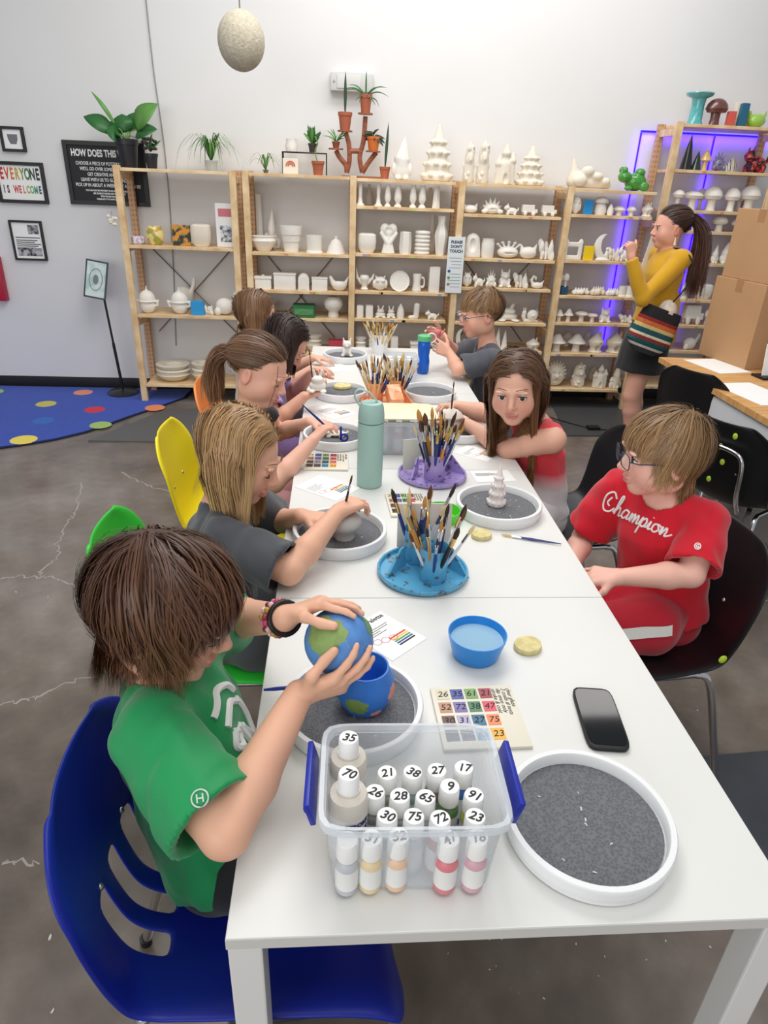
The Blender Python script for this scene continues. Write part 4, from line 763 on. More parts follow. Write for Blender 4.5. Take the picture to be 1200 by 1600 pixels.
INK = mat('marker_ink', (24, 24, 28), 0.6)
CAPW = mat('cap_white', (242, 242, 240), 0.4)
def bottle(px, py, num, rgb, label, zt=0.855, r=0.0155, big=False, rot=0.0, pos=None, z0=None, rc=0.0142):
    z0 = TZ + 0.0055 if z0 is None else z0
    p = az(px, py, zt) if pos is None else pos
    h = zt - z0; root = thing('paint_bottle', label, 'bottle', (p[0], p[1], z0), rot, 'numbered paint bottles in the clear tub')
    ch = 0.030; b = h - ch
    m = mat('paint_%d_%d_%d' % rgb, rgb, 0.35)
    obj('body', MB().lathe([(r * 0.9, 0), (r, 0.003), (r, b - 0.012), (r * 0.92, b - 0.005), (r * 0.6, b), (r * 0.6, b + 0.003)], 20), m, root)
    obj('sticker', MB().lathe([(r * 1.004, b * 0.18), (r * 1.004, b * 0.74)], 20, cap0=False, cap1=False), mat('bottle_sticker', (232, 232, 230), 0.5), root)
    c = obj('cap', MB().lathe([(rc, b + 0.001), (rc * 1.02, b + 0.004), (rc * 0.97, h - 0.002), (rc * 0.9, h)], 20), CAPW, root)
    if num:
        me = text_mesh(num, 0.0205 if len(num) < 2 else 0.0185, 0.0002, bold=0.0003, shear=0.2)
        t = link('number', me, INK, c, (0, -0.001, h + 0.0003), (0, 0, random.uniform(-0.6, 0.6)))
    return root
blist = [(545, 1152, '35', (214, 206, 194), 1), (545, 1208, '70', (216, 208, 196), 1), (605, 1207, '21', (176, 182, 168), 0), (645, 1206, '38', (150, 172, 164), 0), (683, 1203, '27', (170, 140, 120), 0), (725, 1199, '17', (60, 110, 190), 0),
         (586, 1237, '26', (150, 150, 150), 0), (625, 1243, '28', (196, 196, 200), 0), (665, 1245, '65', (190, 196, 206), 0), (703, 1228, '9', (96, 134, 84), 0), (741, 1242, '91', (186, 196, 96), 0), (605, 1274, '30', (120, 150, 140), 0), (647, 1275, '75', (186, 200, 206), 0), (688, 1278, '72', (176, 80, 72), 0), (743, 1275, '23', (206, 200, 190), 0),
         (543, 1312, '', (196, 198, 204), 0), (581, 1309, '31', (232, 210, 168), 0), (623, 1306, '52', (236, 200, 170), 0), (702, 1310, '47', (222, 130, 138), 0), (747, 1308, '18', (214, 170, 182), 0)]
PCOL = {'21': 'sage', '38': 'sea green', '27': 'tan', '17': 'cobalt blue', '26': 'mid grey', '28': 'silver grey', '65': 'ice blue', '9': 'leaf green', '91': 'lime', '30': 'deep teal grey', '75': 'pale blue', '72': 'brick red', '23': 'ivory', '31': 'cream yellow', '52': 'peach', '47': 'coral pink', '18': 'dusty pink'}
for px, py, n, c, big in blist:
    if big:
        lb = 'large cream paint bottle with cap numbered 70 at the tub left side' if n == '70' else 'large cream bottle capped 35 standing behind its twin in the tub'; bottle(px, py, n, c, lb, 0.895, 0.0265, True)
    else:
        lb = 'small bottle of %s paint, cap marked %s, in the clear tub' % (PCOL[n], n) if n else 'grey paint bottle with unmarked cap in front corner of the tub'
        bottle(px, py, n, c, lb, 0.845 if py < 1290 else 0.838)
# brand word on the large bottle
def curved_text(body, size, R, z, a0, m, parent, name='lettering'):
    me = text_mesh(body, size, 0.0001, bold=0.0006)
    for v in me.vertices:
        a = a0 + v.co.x / R; v.co = Vector((R * math.cos(a), R * math.sin(a), z + v.co.y))
    return link(name, me, m, parent)
big70 = [o for o in COL.objects if o.get('label', '').startswith('large cream paint bottle with cap numbered 70')][0]
for t_, s_, z_ in (('STROKE', 0.010, 0.078), ('& COAT', 0.010, 0.064)): curved_text(t_, s_, 0.0272, z_, -PI / 2 + 0.5, mat('purple_print', (70, 60, 150), 0.5), big70)
# ---- phone
ph = thing('smartphone', 'black smartphone lying face up on the near table', 'phone', tuple(az(937, 1122, 0.745)[:2]) + (TZ,), 0.0)
c4 = [az(x, y, 0.745) for x, y in ((893, 1075), (948, 1073), (985, 1165), (918, 1172))]; ang = math.atan2((c4[0][1] + c4[1][1] - c4[2][1] - c4[3][1]), (c4[0][0] + c4[1][0] - c4[2][0] - c4[3][0])) - PI / 2
ph.rotation_euler.z = ang
obj('case', MB().lathe([(0.48, 0), (0.5, 0.002), (0.5, 0.008), (0.485, 0.0095)], 48, Tm(s=(0.073, 0.150, 1)), sq=7), mat('phone_case', (26, 27, 30), 0.55), ph)
obj('screen', MB().lathe([(0.46, 0.0096), (0.46, 0.0102)], 48, Tm(s=(0.073, 0.150, 1)), sq=8), mat('phone_glass', (12, 14, 18), 0.06, spec=0.35), ph)
# ---- sponges
SPG = ramp2('sponge', (206, 190, 128), (232, 218, 164), 60, 0.95, 0.3, 0.65, bump=0.8)
def sponge(px, py, r, label, z=None, sq=0):
    p = tp(px, py, z); tag(obj('sponge', MB().lathe([(r * 0.92, 0), (r, 0.004), (r * 0.96, 0.012), (r * 0.85, 0.014)], 24, Tm(s=(1, 0.88, 1)), sq=sq), SPG, None, p, (0, 0, 0.4)), label, 'sponge', 'yellow round sponges')
sponge(824, 1013, 0.030, 'round yellow sponge beside the blue water bowl')
sponge(752, 839, 0.029, 'round yellow sponge beside the lying paintbrush')
sponge(706, 641, 0.026, 'small yellow sponge beside the tray near the girl in red')
sponge(535, 606, 0.040, 'flat yellow sponge on the grey tray pad', TZ + 0.0154)
# ---- blue water bowl
bw = thing('water_bowl', 'bright blue plastic bowl of cloudy water', 'bowl', (0.281, 1.058, TZ))
BLUEP = mat('blue_plastic', (40, 140, 222), 0.3, spec=0.5)
obj('shell', MB().lathe([(0.043, 0), (0.046, 0.002), (0.058, 0.048), (0.0585, 0.052), (0.0565, 0.052), (0.0555, 0.048), (0.044, 0.004), (0.01, 0.003)], 40), BLUEP, bw)
obj('water', MB().lathe([(0.0445, 0.006), (0.0525, 0.036)], 40), mat('cloudy_water', (150, 190, 215), 0.08, coat=0.5), bw)
# ---- green bowl
gb = thing('water_bowl', 'lime green plastic bowl behind the blue brush caddy', 'bowl', tp(690, 812))
obj('shell', MB().lathe([(0.045, 0), (0.050, 0.03), (0.051, 0.032), (0.049, 0.032), (0.044, 0.004), (0.01, 0.003)], 32), mat('lime_plastic', (96, 214, 60), 0.35), gb)
# ---- sample tiles
TILE = mat('sample_tile', (232, 226, 208), 0.35)
SW = [[(216, 208, 180), (70, 84, 160), (120, 160, 90), (160, 60, 70)], [(190, 140, 110), (120, 110, 170), (70, 130, 90), (220, 80, 100)], [(110, 70, 60), (180, 170, 200), (50, 110, 140), (240, 140, 90)], [(60, 50, 48), (90, 80, 78), (60, 150, 190), (244, 180, 60)]]
NM = [['26', '35', '61', '21'], ['52', '72', '38', '47'], ['30', '31', '27', '75'], ['91', '20', '65', '23']]
def tile(px, py, w, d, rz, label, scribble=True, num=True):
    root = thing('glaze_sample_tile', label, 'tile', tp(px, py), rz, 'glaze sample tiles')
    obj('slab', MB().box(-w / 2, w / 2, -d / 2, d / 2, 0, 0.0065, 0.0015), TILE, root)
    cw = w * 0.15
    for i in range(4):
        for j in range(4):
            cx = -w / 2 + w * 0.13 + j * w * 0.175; cy = d / 2 - d * 0.14 - i * d * 0.22
            s = obj('swatch', MB().box(-cw / 2, cw / 2, -d * 0.085, d * 0.085, 0, 0.0006), mat('sw%d%d' % (i, j), SW[i][j], 0.3), root, (cx, cy, 0.0065))
            if num: link('number', text_mesh(NM[i][j], d * 0.13, 0.0001, shear=0.2), INK, s, (0, 0, 0.0008))
    if scribble:
        for k, t_ in enumerate(('stroke & coat', 'dip once only', '3 coats # tests', 'clear glaze')[:4]):
            link('handwriting', text_mesh(t_, w * 0.075, 0.0001, 'LEFT', shear=0.3), INK, root, (w * (0.26 + k * 0.062), d * 0.44, 0.0068), (0, 0, -PI / 2 + 0.02))
    return root
tile(748, 1122, 0.152, 0.152, 0.03, 'cream glaze sample tile with handwriting behind the paint tub')
tile(636, 790, 0.113, 0.15, 0.06, 'cream glaze sample tile beside the mint bottle')
tile(510, 723, 0.145, 0.14, -0.02, 'cream glaze sample tile near the seam by ponytailed girl')
# ---- printed cards
PAPER = mat('card_paper', (246, 246, 244), 0.7)
def card(px, py, w, d, rz, label, lines=5, title=None, colours=True, seed=0):
    root = thing('printed_card', label, 'card', tp(px, py), rz, 'printed glaze palette cards'); rr = random.Random(seed)
    obj('sheet', MB().box(-w / 2, w / 2, -d / 2, d / 2, 0, 0.0006), PAPER, root)
    if title: link('title', text_mesh(title, w * 0.16, 0.00005, bold=0.0004), INK, root, (0, d * 0.40, 0.0007))
    for k in range(lines):
        L = rr.uniform(0.3, 0.8) * w; obj('text_line', MB().box(-w * 0.42, -w * 0.42 + L, -0.0008, 0.0008, 0, 0.0001), INK, root, (0, d * (0.26 - k * 0.045), 0.00065))
    if colours:
        for k, c in enumerate(((230, 60, 50), (240, 200, 60), (80, 160, 70), (50, 80, 170), (40, 40, 44))):
            obj('printed_pencil', MB().box(-w * 0.22, w * 0.22, -d * 0.016, d * 0.016, 0, 0.0001), mat('pencil%d' % k, c, 0.6), root, (w * 0.18, -d * (0.12 + k * 0.05), 0.00065))
        for k in range(3): obj('printed_ring', MB().tube([(math.cos(a) * w * 0.09, math.sin(a) * w * 0.08, 0) for a in np.linspace(0, 2 * PI, 17)[:-1]], 0.0006, 4, closed=True), mat('ring_ink', (190, 90, 90), 0.6), root, (-w * 0.3 + k * w * 0.17, -d * 0.05 - k * d * 0.04, 0.0007))
    return root
card(603, 992, 0.105, 0.135, 0.75, 'white printed palette card between the globe and the water bowl', title='Glaze Palette', seed=1)
card(745, 708, 0.10, 0.13, 0.9, 'white printed card on the table by girl in red', lines=4, seed=2)
card(770, 744, 0.13, 0.09, 0.1, 'white printed card behind the tree figurine', lines=6, colours=False, seed=3)
card(512, 762, 0.12, 0.16, 0.9, 'white printed card with pencil marks near the blonde child', lines=5, seed=4)
card(520, 643, 0.12, 0.16, 0.7, 'white printed card near the ponytailed girl', lines=5, seed=5)
card(525, 575, 0.12, 0.14, 0.4, 'white printed card near the farthest tray', lines=3, colours=False, seed=6)
# ---- brushes
HC = [mat('brush_navy', (34, 52, 120), 0.3), mat('brush_amber', (206, 140, 60), 0.3), mat('brush_white', (232, 232, 236), 0.3), mat('brush_black', (30, 30, 34), 0.3), mat('brush_wood', (224, 196, 140), 0.4)]
FERR = [mat('ferrule_gold', (210, 180, 110), 0.25, 1.0), mat('ferrule_silver', (205, 205, 208), 0.22, 1.0)]
BRI = [mat('bristle_brown', (98, 62, 40), 0.7), mat('bristle_cream', (222, 200, 150), 0.7), mat('bristle_dark', (46, 34, 30), 0.7), mat('bristle_amber', (196, 140, 70), 0.7)]
_B = {}
def brush_parts(size):
    if size not in _B:
        k = size; _B[size] = (MB().lathe([(0.0012, 0), (0.0022 * k, 0.02), (0.0038 * k, 0.075), (0.0030 * k, 0.105)], 8).mesh('handle'), MB().lathe([(0.0032 * k, 0.103), (0.0036 * k, 0.108), (0.0034 * k, 0.128)], 8).mesh('ferrule'), MB().lathe([(0.0032 * k, 0.127), (0.0046 * k, 0.138), (0.0036 * k, 0.148), (0.0008, 0.156)], 8, Tm(s=(1, 0.55, 1))).mesh('bristles'))
    return _B[size]
def brush(base, d, label, hc=0, fc=0, bc=0, size=1.0, L=1.0, group=None):
    d = Vector(d).normalized(); q = d.to_track_quat('Z', 'X'); o = thing('paintbrush', label, 'brush', base, group=group); o.rotation_mode = 'QUATERNION'; o.rotation_quaternion = q; o.scale = (L, L, L)
    for nm, me, m in zip(('handle', 'ferrule', 'bristles'), brush_parts(size), (HC[hc], FERR[fc], BRI[bc])):
        if not me.materials: me.materials.append(m)
        c = bpy.data.objects.new(nm, me); COL.objects.link(c); c.parent = o; c.material_slots[0].link = 'OBJECT'; c.material_slots[0].material = m
    return o
def brush_bunch(x, y, z, r, n, label, group, seed, spread=0.35, Lr=(0.9, 1.2), hcs=(0, 0, 3, 2, 1), sizes=(0.8, 1.0, 1.4), bcs=(0, 1, 2, 3)):
    rr = random.Random(seed)
    for k in range(n):
        a = 2.39996 * k; q = r * 0.80 * math.sqrt((k + 0.5) / n); s = spread * math.sqrt((k + 0.5) / n)
        hc_, fc_, bc_ = rr.choice(hcs), rr.randint(0, 1), rr.choice(bcs)
        brush((x + q * 0.55 * math.cos(a), y + q * 0.55 * math.sin(a), z), (s * math.cos(a), s * math.sin(a), 1), '%s handled paintbrush with %s bristles %s' % (('navy', 'amber', 'white', 'black', 'wooden')[hc_], ('brown', 'cream', 'dark', 'amber')[bc_], label.replace('paintbrush standing ', '')), hc_, fc_, bc_, rr.choice(sizes), rr.uniform(*Lr), group)
# ---- caddies: dished plate with cups and wedge dividers
def caddy(cx, cy, rz, rgb, spots, label, r=0.110, cups=((0.035, -0.045),), wedge=True, tile_up=None, seed=0):
    root = thing('brush_caddy', label, 'caddy', (cx, cy, TZ), rz)
    m = ramp2('speckle_%d_%d_%d' % rgb, rgb, spots, 55, 0.3, 0.58, 0.66, detail=2, coat=0.3)
    obj('plate', MB().lathe([(r * 0.8, 0), (r * 0.97, 0.004), (r, 0.014), (r * 0.985, 0.017), (r * 0.95, 0.0155), (r * 0.92, 0.007), (0.01, 0.006)], 56), m, root)
    for (x, y) in cups:
        obj('cup', MB().lathe([(0.030, 0.0065), (0.0315, 0.010), (0.0345, 0.092), (0.0335, 0.094), (0.032, 0.092), (0.029, 0.012), (0.01, 0.010)], 32), m, root, (x, y, 0))
    if wedge:
        for s, px in ((-1, -0.062), (1, 0.078)):
            obj('divider', MB().prism([(-0.045, 0.0), (0.035, 0.0), (0.035, 0.012), (0.025, 0.055), (0.012, 0.055)], -0.003, 0.003, Tm(px, 0.0, 0.0065, rx=PI / 2, rz=-0.9 * s + (PI if s > 0 else 0))), m, root)
    return root
CBLUE = caddy(0.209, 1.365, 0.0, (92, 172, 212), (92, 104, 108), 'speckled blue ceramic brush caddy with dish base', cups=((0.020, -0.035), (-0.01, 0.055)))
brush_bunch(0.229, 1.330, TZ + 0.0125, 0.033, 17, 'paintbrush standing in the front cup of the blue caddy', 'brushes in the blue caddy', 1, 0.55)
brush_bunch(0.199, 1.420, TZ + 0.0125, 0.033, 9, 'paintbrush standing in the rear cup of the blue caddy', 'brushes in the blue caddy', 2, 0.45, Lr=(1.05, 1.3))
tag(obj('blank_tile', MB().box(-0.068, 0.068, -0.003, 0.003, 0, 0.115, 0.001), mat('tile_grey', (214, 204, 196), 0.6), None, (0.222, 1.4245 + 0.04, TZ + 0.0165), (-0.16, 0, 0.02)), 'pale square tile standing upright in the blue caddy', 'tile')
CPUR = caddy(0.307, 1.952, 0.3, (166, 146, 206), (96, 78, 132), 'speckled purple ceramic brush caddy with dish base', cups=((-0.01, -0.035), (0.045, 0.05)))
from math import cos, sin
def cpos(cx, cy, rz, x, y): return (cx + x * cos(rz) - y * sin(rz), cy + x * sin(rz) + y * cos(rz))
a_, b_ = cpos(0.307, 1.952, 0.3, -0.01, -0.035); brush_bunch(a_, b_, TZ + 0.0125, 0.034, 22, 'paintbrush standing in the front cup of the purple caddy', 'brushes in the purple caddy', 3, 0.4, Lr=(1.0, 1.5))
a_, b_ = cpos(0.307, 1.952, 0.3, 0.045, 0.05); brush_bunch(a_, b_, TZ + 0.0125, 0.034, 8, 'paintbrush standing in the rear cup of the purple caddy', 'brushes in the purple caddy', 4, 0.3)
tag(obj('blank_tile', MB().box(-0.026, 0.026, -0.003, 0.003, 0, 0.10, 0.001), mat('tile_sage', (206, 206, 192), 0.6), None, (0.238, 1.962, TZ + 0.018), (-0.12, 0, 0.2)), 'pale narrow tile leaning in the purple caddy', 'tile')
p = tp(605, 636); CORG = caddy(p[0], p[1] + 0.03, 0.2, (236, 160, 110), (214, 120, 80), 'speckled orange ceramic brush caddy with dish base', cups=((-0.045, 0.02), (0.06, 0.05)))
for (x, y, n, lb) in ((-0.045, 0.02, 24, 'left'), (0.06, 0.05, 22, 'right')):
    a_, b_ = cpos(p[0], p[1] + 0.03, 0.2, x, y); brush_bunch(a_, b_, TZ + 0.0125, 0.034, n, 'paintbrush standing in the %s cup of the orange caddy' % lb, 'brushes in the orange caddy', n, 0.5, Lr=(0.95, 1.25), hcs=(0, 3, 4, 4, 2), bcs=(1, 3, 1, 0))
obj('slot_holder', MB().box(-0.028, 0.028, -0.045, 0.045, 0.007, 0.06, 0.004, Tm(0.012, -0.05, 0.026, rx=0.5)), MATS['speckle_236_160_110'], CORG)
p = tp(595, 558); ct = thing('brush_cup', 'far white brush cup crowded with paintbrushes', 'cup', (p[0], p[1] + 0.1, TZ))
obj('cup_body', MB().lathe([(0.04, 0), (0.046, 0.1), (0.044, 0.1), (0.038, 0.004), (0.01, 0.003)], 28), WHITE_PL, ct)
brush_bunch(p[0], p[1] + 0.1, TZ + 0.005, 0.045, 34, 'paintbrush standing in the far white cup', 'brushes in the far cup', 9, 0.55, Lr=(0.9, 1.15), hcs=(0, 4, 4, 4, 2), bcs=(1, 3, 1, 0))
# lying brush
pa = tp(877, 850, TABLE_Z + 0.005); pb = tp(783, 835, TABLE_Z + 0.005); d_ = Vector(pb) - Vector(pa)
brush(pa, d_, 'slim blue paintbrush lying on the table in front of red shirt', 0, 1, 1, 1.0, d_.length / 0.156)
# ---- mint insulated bottle
MINT = mat('mint_powdercoat', (164, 198, 190), 0.5, bump=0.1, bscale=600)
mb = thing('water_bottle', 'mint green insulated bottle with carry strap lid', 'bottle', tuple(az(577, 757, TABLE_Z)[:2]) + (TZ,))
obj('body', MB().lathe([(0.036, 0), (0.0385, 0.003), (0.039, 0.02), (0.039, 0.200), (0.038, 0.2035)], 40), MINT, mb)
lid = obj('lid', MB().lathe([(0.038, 0.206), (0.039, 0.209), (0.039, 0.225), (0.036, 0.250), (0.031, 0.262), (0.029, 0.263)], 40, Tm(0, 0, 0)), MINT, mb)
obj('strap', MB().tube(catmull([(-0.030, 0, 0.245), (-0.050, 0, 0.278), (-0.040, 0, 0.300), (-0.012, 0, 0.294), (0.012, 0, 0.27), (0.036, -0.005, 0.236)], 24), 0.0055, 8, flat=0.5), MINT, lid)
# ---- blue child's bottle
kb = thing('water_bottle', 'clear blue bottle with green cap beside the boy in grey', 'bottle', tuple(az(660, 583, TABLE_Z)[:2]) + (TZ,))
obj('body', MB().lathe([(0.024, 0), (0.030, 0.01), (0.031, 0.06), (0.027, 0.09), (0.031, 0.12), (0.031, 0.15), (0.026, 0.16)], 28), mat('blue_tritan', (24, 110, 226), 0.15, trans=0.35), kb)
obj('cap', MB().lathe([(0.033, 0.158), (0.034, 0.162), (0.033, 0.182), (0.025, 0.186)], 28), mat('cap_green', (96, 190, 130), 0.4), kb)
obj('loop', MB().tube([(0.034 + 0.022 * math.cos(a), 0, 0.172 + 0.022 * math.sin(a)) for a in np.linspace(0, 2 * PI, 15)[:-1]], 0.0035, 6, closed=True), WHITE_PL, kb)
# ---- tubs farther along the table
p2 = tp(622, 712); tub(p2[0], p2[1] + 0.07, 'clear tub of bottles behind the mint water bottle', 0.24, 0.15, 0.12, False)
for k, (dx, dy, c) in enumerate(((-0.09, -0.04, (200, 206, 214)), (-0.05, -0.04, (206, 210, 216)), (0.0, -0.045, (224, 150, 150)), (0.045, -0.04, (204, 200, 214)), (-0.02, 0.0, (190, 196, 200)), (0.03, 0.01, (214, 214, 216)), (-0.07, 0.01, (180, 190, 200)), (0.075, -0.035, (196, 190, 206)))):
    bottle(0, 0, '', c, 'small white capped bottle in the tub behind the mint bottle', TZ + 0.108, 0.017, pos=(p2[0] + dx, p2[1] + 0.07 + dy, 0))['group'] = 'bottles in the middle tub'
tag(obj('tub_lid', MB().lathe([(0.5, 0), (0.505, 0.004), (0.48, 0.007)], 48, Tm(s=(0.26, 0.17, 1)), sq=9), mat('lid_cream', (240, 232, 196), 0.4), None, (p2[0] + 0.0, p2[1] + 0.07, TZ + 0.1325)), 'pale yellowish flat lid resting on the middle paint tub', 'lid')
p3 = tp(626, 600); tub(p3[0], p3[1] + 0.09, 'clear tub near the blue child bottle', 0.17, 0.16, 0.11, False)
for k in range(6): bottle(0, 0, '', [(200, 206, 214), (120, 130, 190), (206, 170, 190)][k % 3], 'small white capped bottle in the far clear tub', TZ + 0.098, 0.016, pos=(p3[0] - 0.045 + 0.045 * (k % 3), p3[1] + 0.06 + 0.06 * (k // 3), 0))['group'] = 'bottles in the far tub'
# ---- figures being painted
pot('tree', 0.463, 1.715, TZ + 0.0156, 0.058, 0.125, 'small pale tree shaped figurine standing on the right tray', mat('tinted_bisque', (236, 226, 222), 0.8), group=None)
pot('mush_fat', *az(704, 672, TABLE_Z + 0.02)[:2], TZ + 0.0156, 0.085, 0.085, 'pale mushroom figurine being painted by the girl in red', mat('tinted_bisque2', (226, 214, 204), 0.8))
pot('cat', 0.052, 3.475, TZ + 0.0156, 0.062, 0.095, 'small white round figure on the farthest tray', BISQ)
pot('bunny', -0.075, 2.60, TABLE_Z + 0.085, 0.07, 0.085, 'small white figure held by the dark haired girl', BISQ)
pot('globe', 0.022, 1.515, TZ + 0.0156, 0.088, 0.07, 'grey white bowl being painted by the blonde child', mat('wash_grey', (200, 196, 190), 0.7))
pot('animal', -0.005, 2.27, TZ + 0.0156, 0.10, 0.03, 'flat cream shape on the tray of the ponytailed girl', C)
tag(obj('blue_clip', MB().tube([(0.012 * math.cos(a), 0, 0.012 * math.sin(a)) for a in np.linspace(0, 2 * PI, 13)[:-1]], 0.004, 6, closed=True).box(-0.016, -0.008, -0.004, 0.004, -0.01, 0.04, 0.001), NAVY, None, tuple(az(538, 676, TABLE_Z + 0.05)[:2]) + (TZ + 0.0316,)), 'small royal blue plastic clip on the tray edge', 'clip')
# ---- blue pot with painted land patches
def planet(name, h=None): pass
def paint_mat(name, base, land, scale, lo, hi, seed, extra=None):
    m = ramp2(name, base, land, scale, 0.55, lo, hi, detail=3); nt = m.node_tree; b = nt.nodes['Principled BSDF']
    return m
pp = thing('painted_pot', 'bright blue painted pot with green and pink patches on the tray', 'pot', (0.052, 0.905, TZ + 0.0155))
POTB = mat('pot_blue', (52, 122, 214), 0.45, vary=0.15, vscale=20)
obj('body', MB().lathe([(0.035, 0), (0.040, 0.004), (0.052, 0.035), (0.050, 0.062), (0.041, 0.080), (0.041, 0.084), (0.038, 0.084), (0.037, 0.078), (0.030, 0.02), (0.01, 0.012)], 40), POTB, pp)
def patch(a0, z0, ra, rz_, rgb, seed, R=0.0526):
    rr = random.Random(seed); v = []; f = []; n = 18; prof = [(0.040, 0.004), (0.052, 0.035), (0.050, 0.062), (0.041, 0.080)]
    def rad(z): return float(np.interp(z, [q[1] for q in prof], [q[0] for q in prof])) + 0.0012
    v.append((rad(z0) * cos(a0), rad(z0) * sin(a0), z0))
    for ring in (0.5, 1.0):
        for k in range(n):
            t = 2 * PI * k / n; j = ring * (1 if ring < 1 else rr.uniform(0.75, 1.1)); a = a0 + ra * j * cos(t); z = z0 + rz_ * j * sin(t); q = rad(z) - (0.0014 if ring == 1 else 0); v.append((q * cos(a), q * sin(a), z))
    for k in range(n): f.append((0, 1 + k, 1 + (k + 1) % n)); f.append((1 + k, 1 + n + k, 1 + n + (k + 1) % n, 1 + (k + 1) % n))
    obj('painted_patch', MB().add(v, f), mat('patch_%d_%d_%d' % rgb, rgb, 0.55, vary=0.15, vscale=60), pp)
patch(-1.9, 0.032, 0.55, 0.022, (122, 152, 78), 1); patch(-0.35, 0.038, 0.42, 0.024, (224, 150, 130), 2); patch(-1.1, 0.012, 0.3, 0.008, (224, 150, 130), 3)
# ================================================================== people
def nz(v): v = np.array(v, float); return v / (np.linalg.norm(v) + 1e-12)
SKIN = mat('skin', (226, 178, 152), 0.5, sub=0.15, attr='Col', spec=0.4, bump=0.05, bscale=300)
HAIRM = mat('hair', (100, 70, 50), 0.42, attr='Col', spec=0.45)
EYEW = mat('eye_white', (236, 232, 228), 0.2); LASH = mat('lash', (48, 34, 28), 0.6)
def colattr(me, cols):
    a = me.color_attributes.new('Col', 'FLOAT_COLOR', 'POINT'); c = np.ones((len(cols), 4), np.float32); c[:, :3] = cols; a.data.foreach_set('color', c.ravel())
class Head:
    def __init__(s, c, fwd, up=(0, 0, 1), k=1.0):
        s.c = np.array(c, float); f = nz(fwd); u = np.array(up, float); u = nz(u - f * (u @ f)); r = np.cross(f, u); s.M = np.stack([r, f, u], 1); s.k = k   # columns: right, forward, up
    def w(s, p): return s.c + s.M @ (np.array(p, float) * s.k)
    def d(s, v): return s.M @ np.array(v, float)
    def loc(s, P): return ((P - s.c) @ s.M) / s.k
def add_head(F, H, down=True, neck=None, nr=0.038):
    k = H.k; M4 = np.eye(4); M4[:3, :3] = H.M
    def E(p, r, kk, mode='u', rx=None):
        Mx = H.M if rx is None else H.M @ np.array(Matrix.Rotation(rx[1], 3, rx[0])); A = np.eye(4); A[:3, :3] = Mx
        F.ell(H.w(p), np.array(r if hasattr(r, '__len__') else (r, r, r)) * k, kk * k, mode, A)
    E((0, -0.012, 0.03), (0.072, 0.092, 0.078), 0.02); E((0, 0.026, -0.026), (0.060, 0.060, 0.074), 0.03); E((0, 0.060, -0.086), (0.022, 0.018, 0.017), 0.03)
    for x in (-1, 1):
        E((x * 0.036, 0.050, -0.036), (0.027, 0.026, 0.03), 0.025); E((x * 0.048, 0.0, -0.055), (0.016, 0.035, 0.028), 0.03)
        E((x * 0.030, 0.091, -0.001), (0.017, 0.011, 0.010), 0.012, 's'); E((x * 0.03, 0.086, 0.017), (0.022, 0.008, 0.005), 0.012)
        E((x * 0.0305, 0.073, -0.003), (0.0135, 0.0125, 0.0115), 0.003)
    F.cone(H.w((0, 0.083, 0.004)), H.w((0, 0.102, -0.028)), 0.0065 * k, 0.0095 * k, 0.014 * k)
    for x in (-1, 1): E((x * 0.009, 0.092, -0.033), (0.0075, 0.009, 0.006), 0.006)
    E((0, 0.0865, -0.056), (0.019, 0.0085, 0.0052), 0.006); E((0, 0.0845, -0.066), (0.017, 0.0085, 0.006), 0.006); E((0, 0.097, -0.0612), (0.021, 0.008, 0.0016), 0.003, 's')
    for x in (-1, 1):
        E((x * 0.073, -0.008, -0.012), (0.008, 0.019, 0.030), 0.007, rx=('Z', x * -0.35)); E((x * 0.082, -0.006, -0.008), (0.006, 0.011, 0.018), 0.004, 's', rx=('Z', x * -0.35))
    if neck is not None: F.cone(H.w((0, -0.018, -0.05)), neck, nr, nr * 1.12, 0.025)
def skin_colour(H, P, base, lip=(196, 110, 104), cheek=(226, 140, 124), extra=None):
    b = np.array(lin(*base)[:3]); L = H.loc(P); c = np.tile(b, (len(P), 1))
    def mixc(w_, col): nonlocal c; c = c * (1 - w_[:, None]) + np.array(lin(*col)[:3]) * w_[:, None]
    for x in (-1, 1): mixc(0.45 * np.exp(-(((L[:, 0] - x * 0.040) / 0.022) ** 2 + ((L[:, 1] - 0.07) / 0.03) ** 2 + ((L[:, 2] + 0.034) / 0.022) ** 2)), cheek)
    lp = np.exp(-((np.abs(L[:, 0]) / 0.019) ** 4 + ((L[:, 2] + 0.0610) / 0.0092) ** 4)) * (L[:, 1] > 0.075); mixc(0.8 * lp, lip)
    mixc(0.35 * np.exp(-((L[:, 0] / 0.012) ** 2 + ((L[:, 1] - 0.105) / 0.014) ** 2 + ((L[:, 2] + 0.028) / 0.014) ** 2)), cheek)
    for x in (-1, 1): mixc(0.4 * np.exp(-(((L[:, 0] - x * 0.078) / 0.012) ** 2 + ((L[:, 1] + 0.008) / 0.02) ** 2 + ((L[:, 2] + 0.012) / 0.03) ** 2)), cheek)
    return c
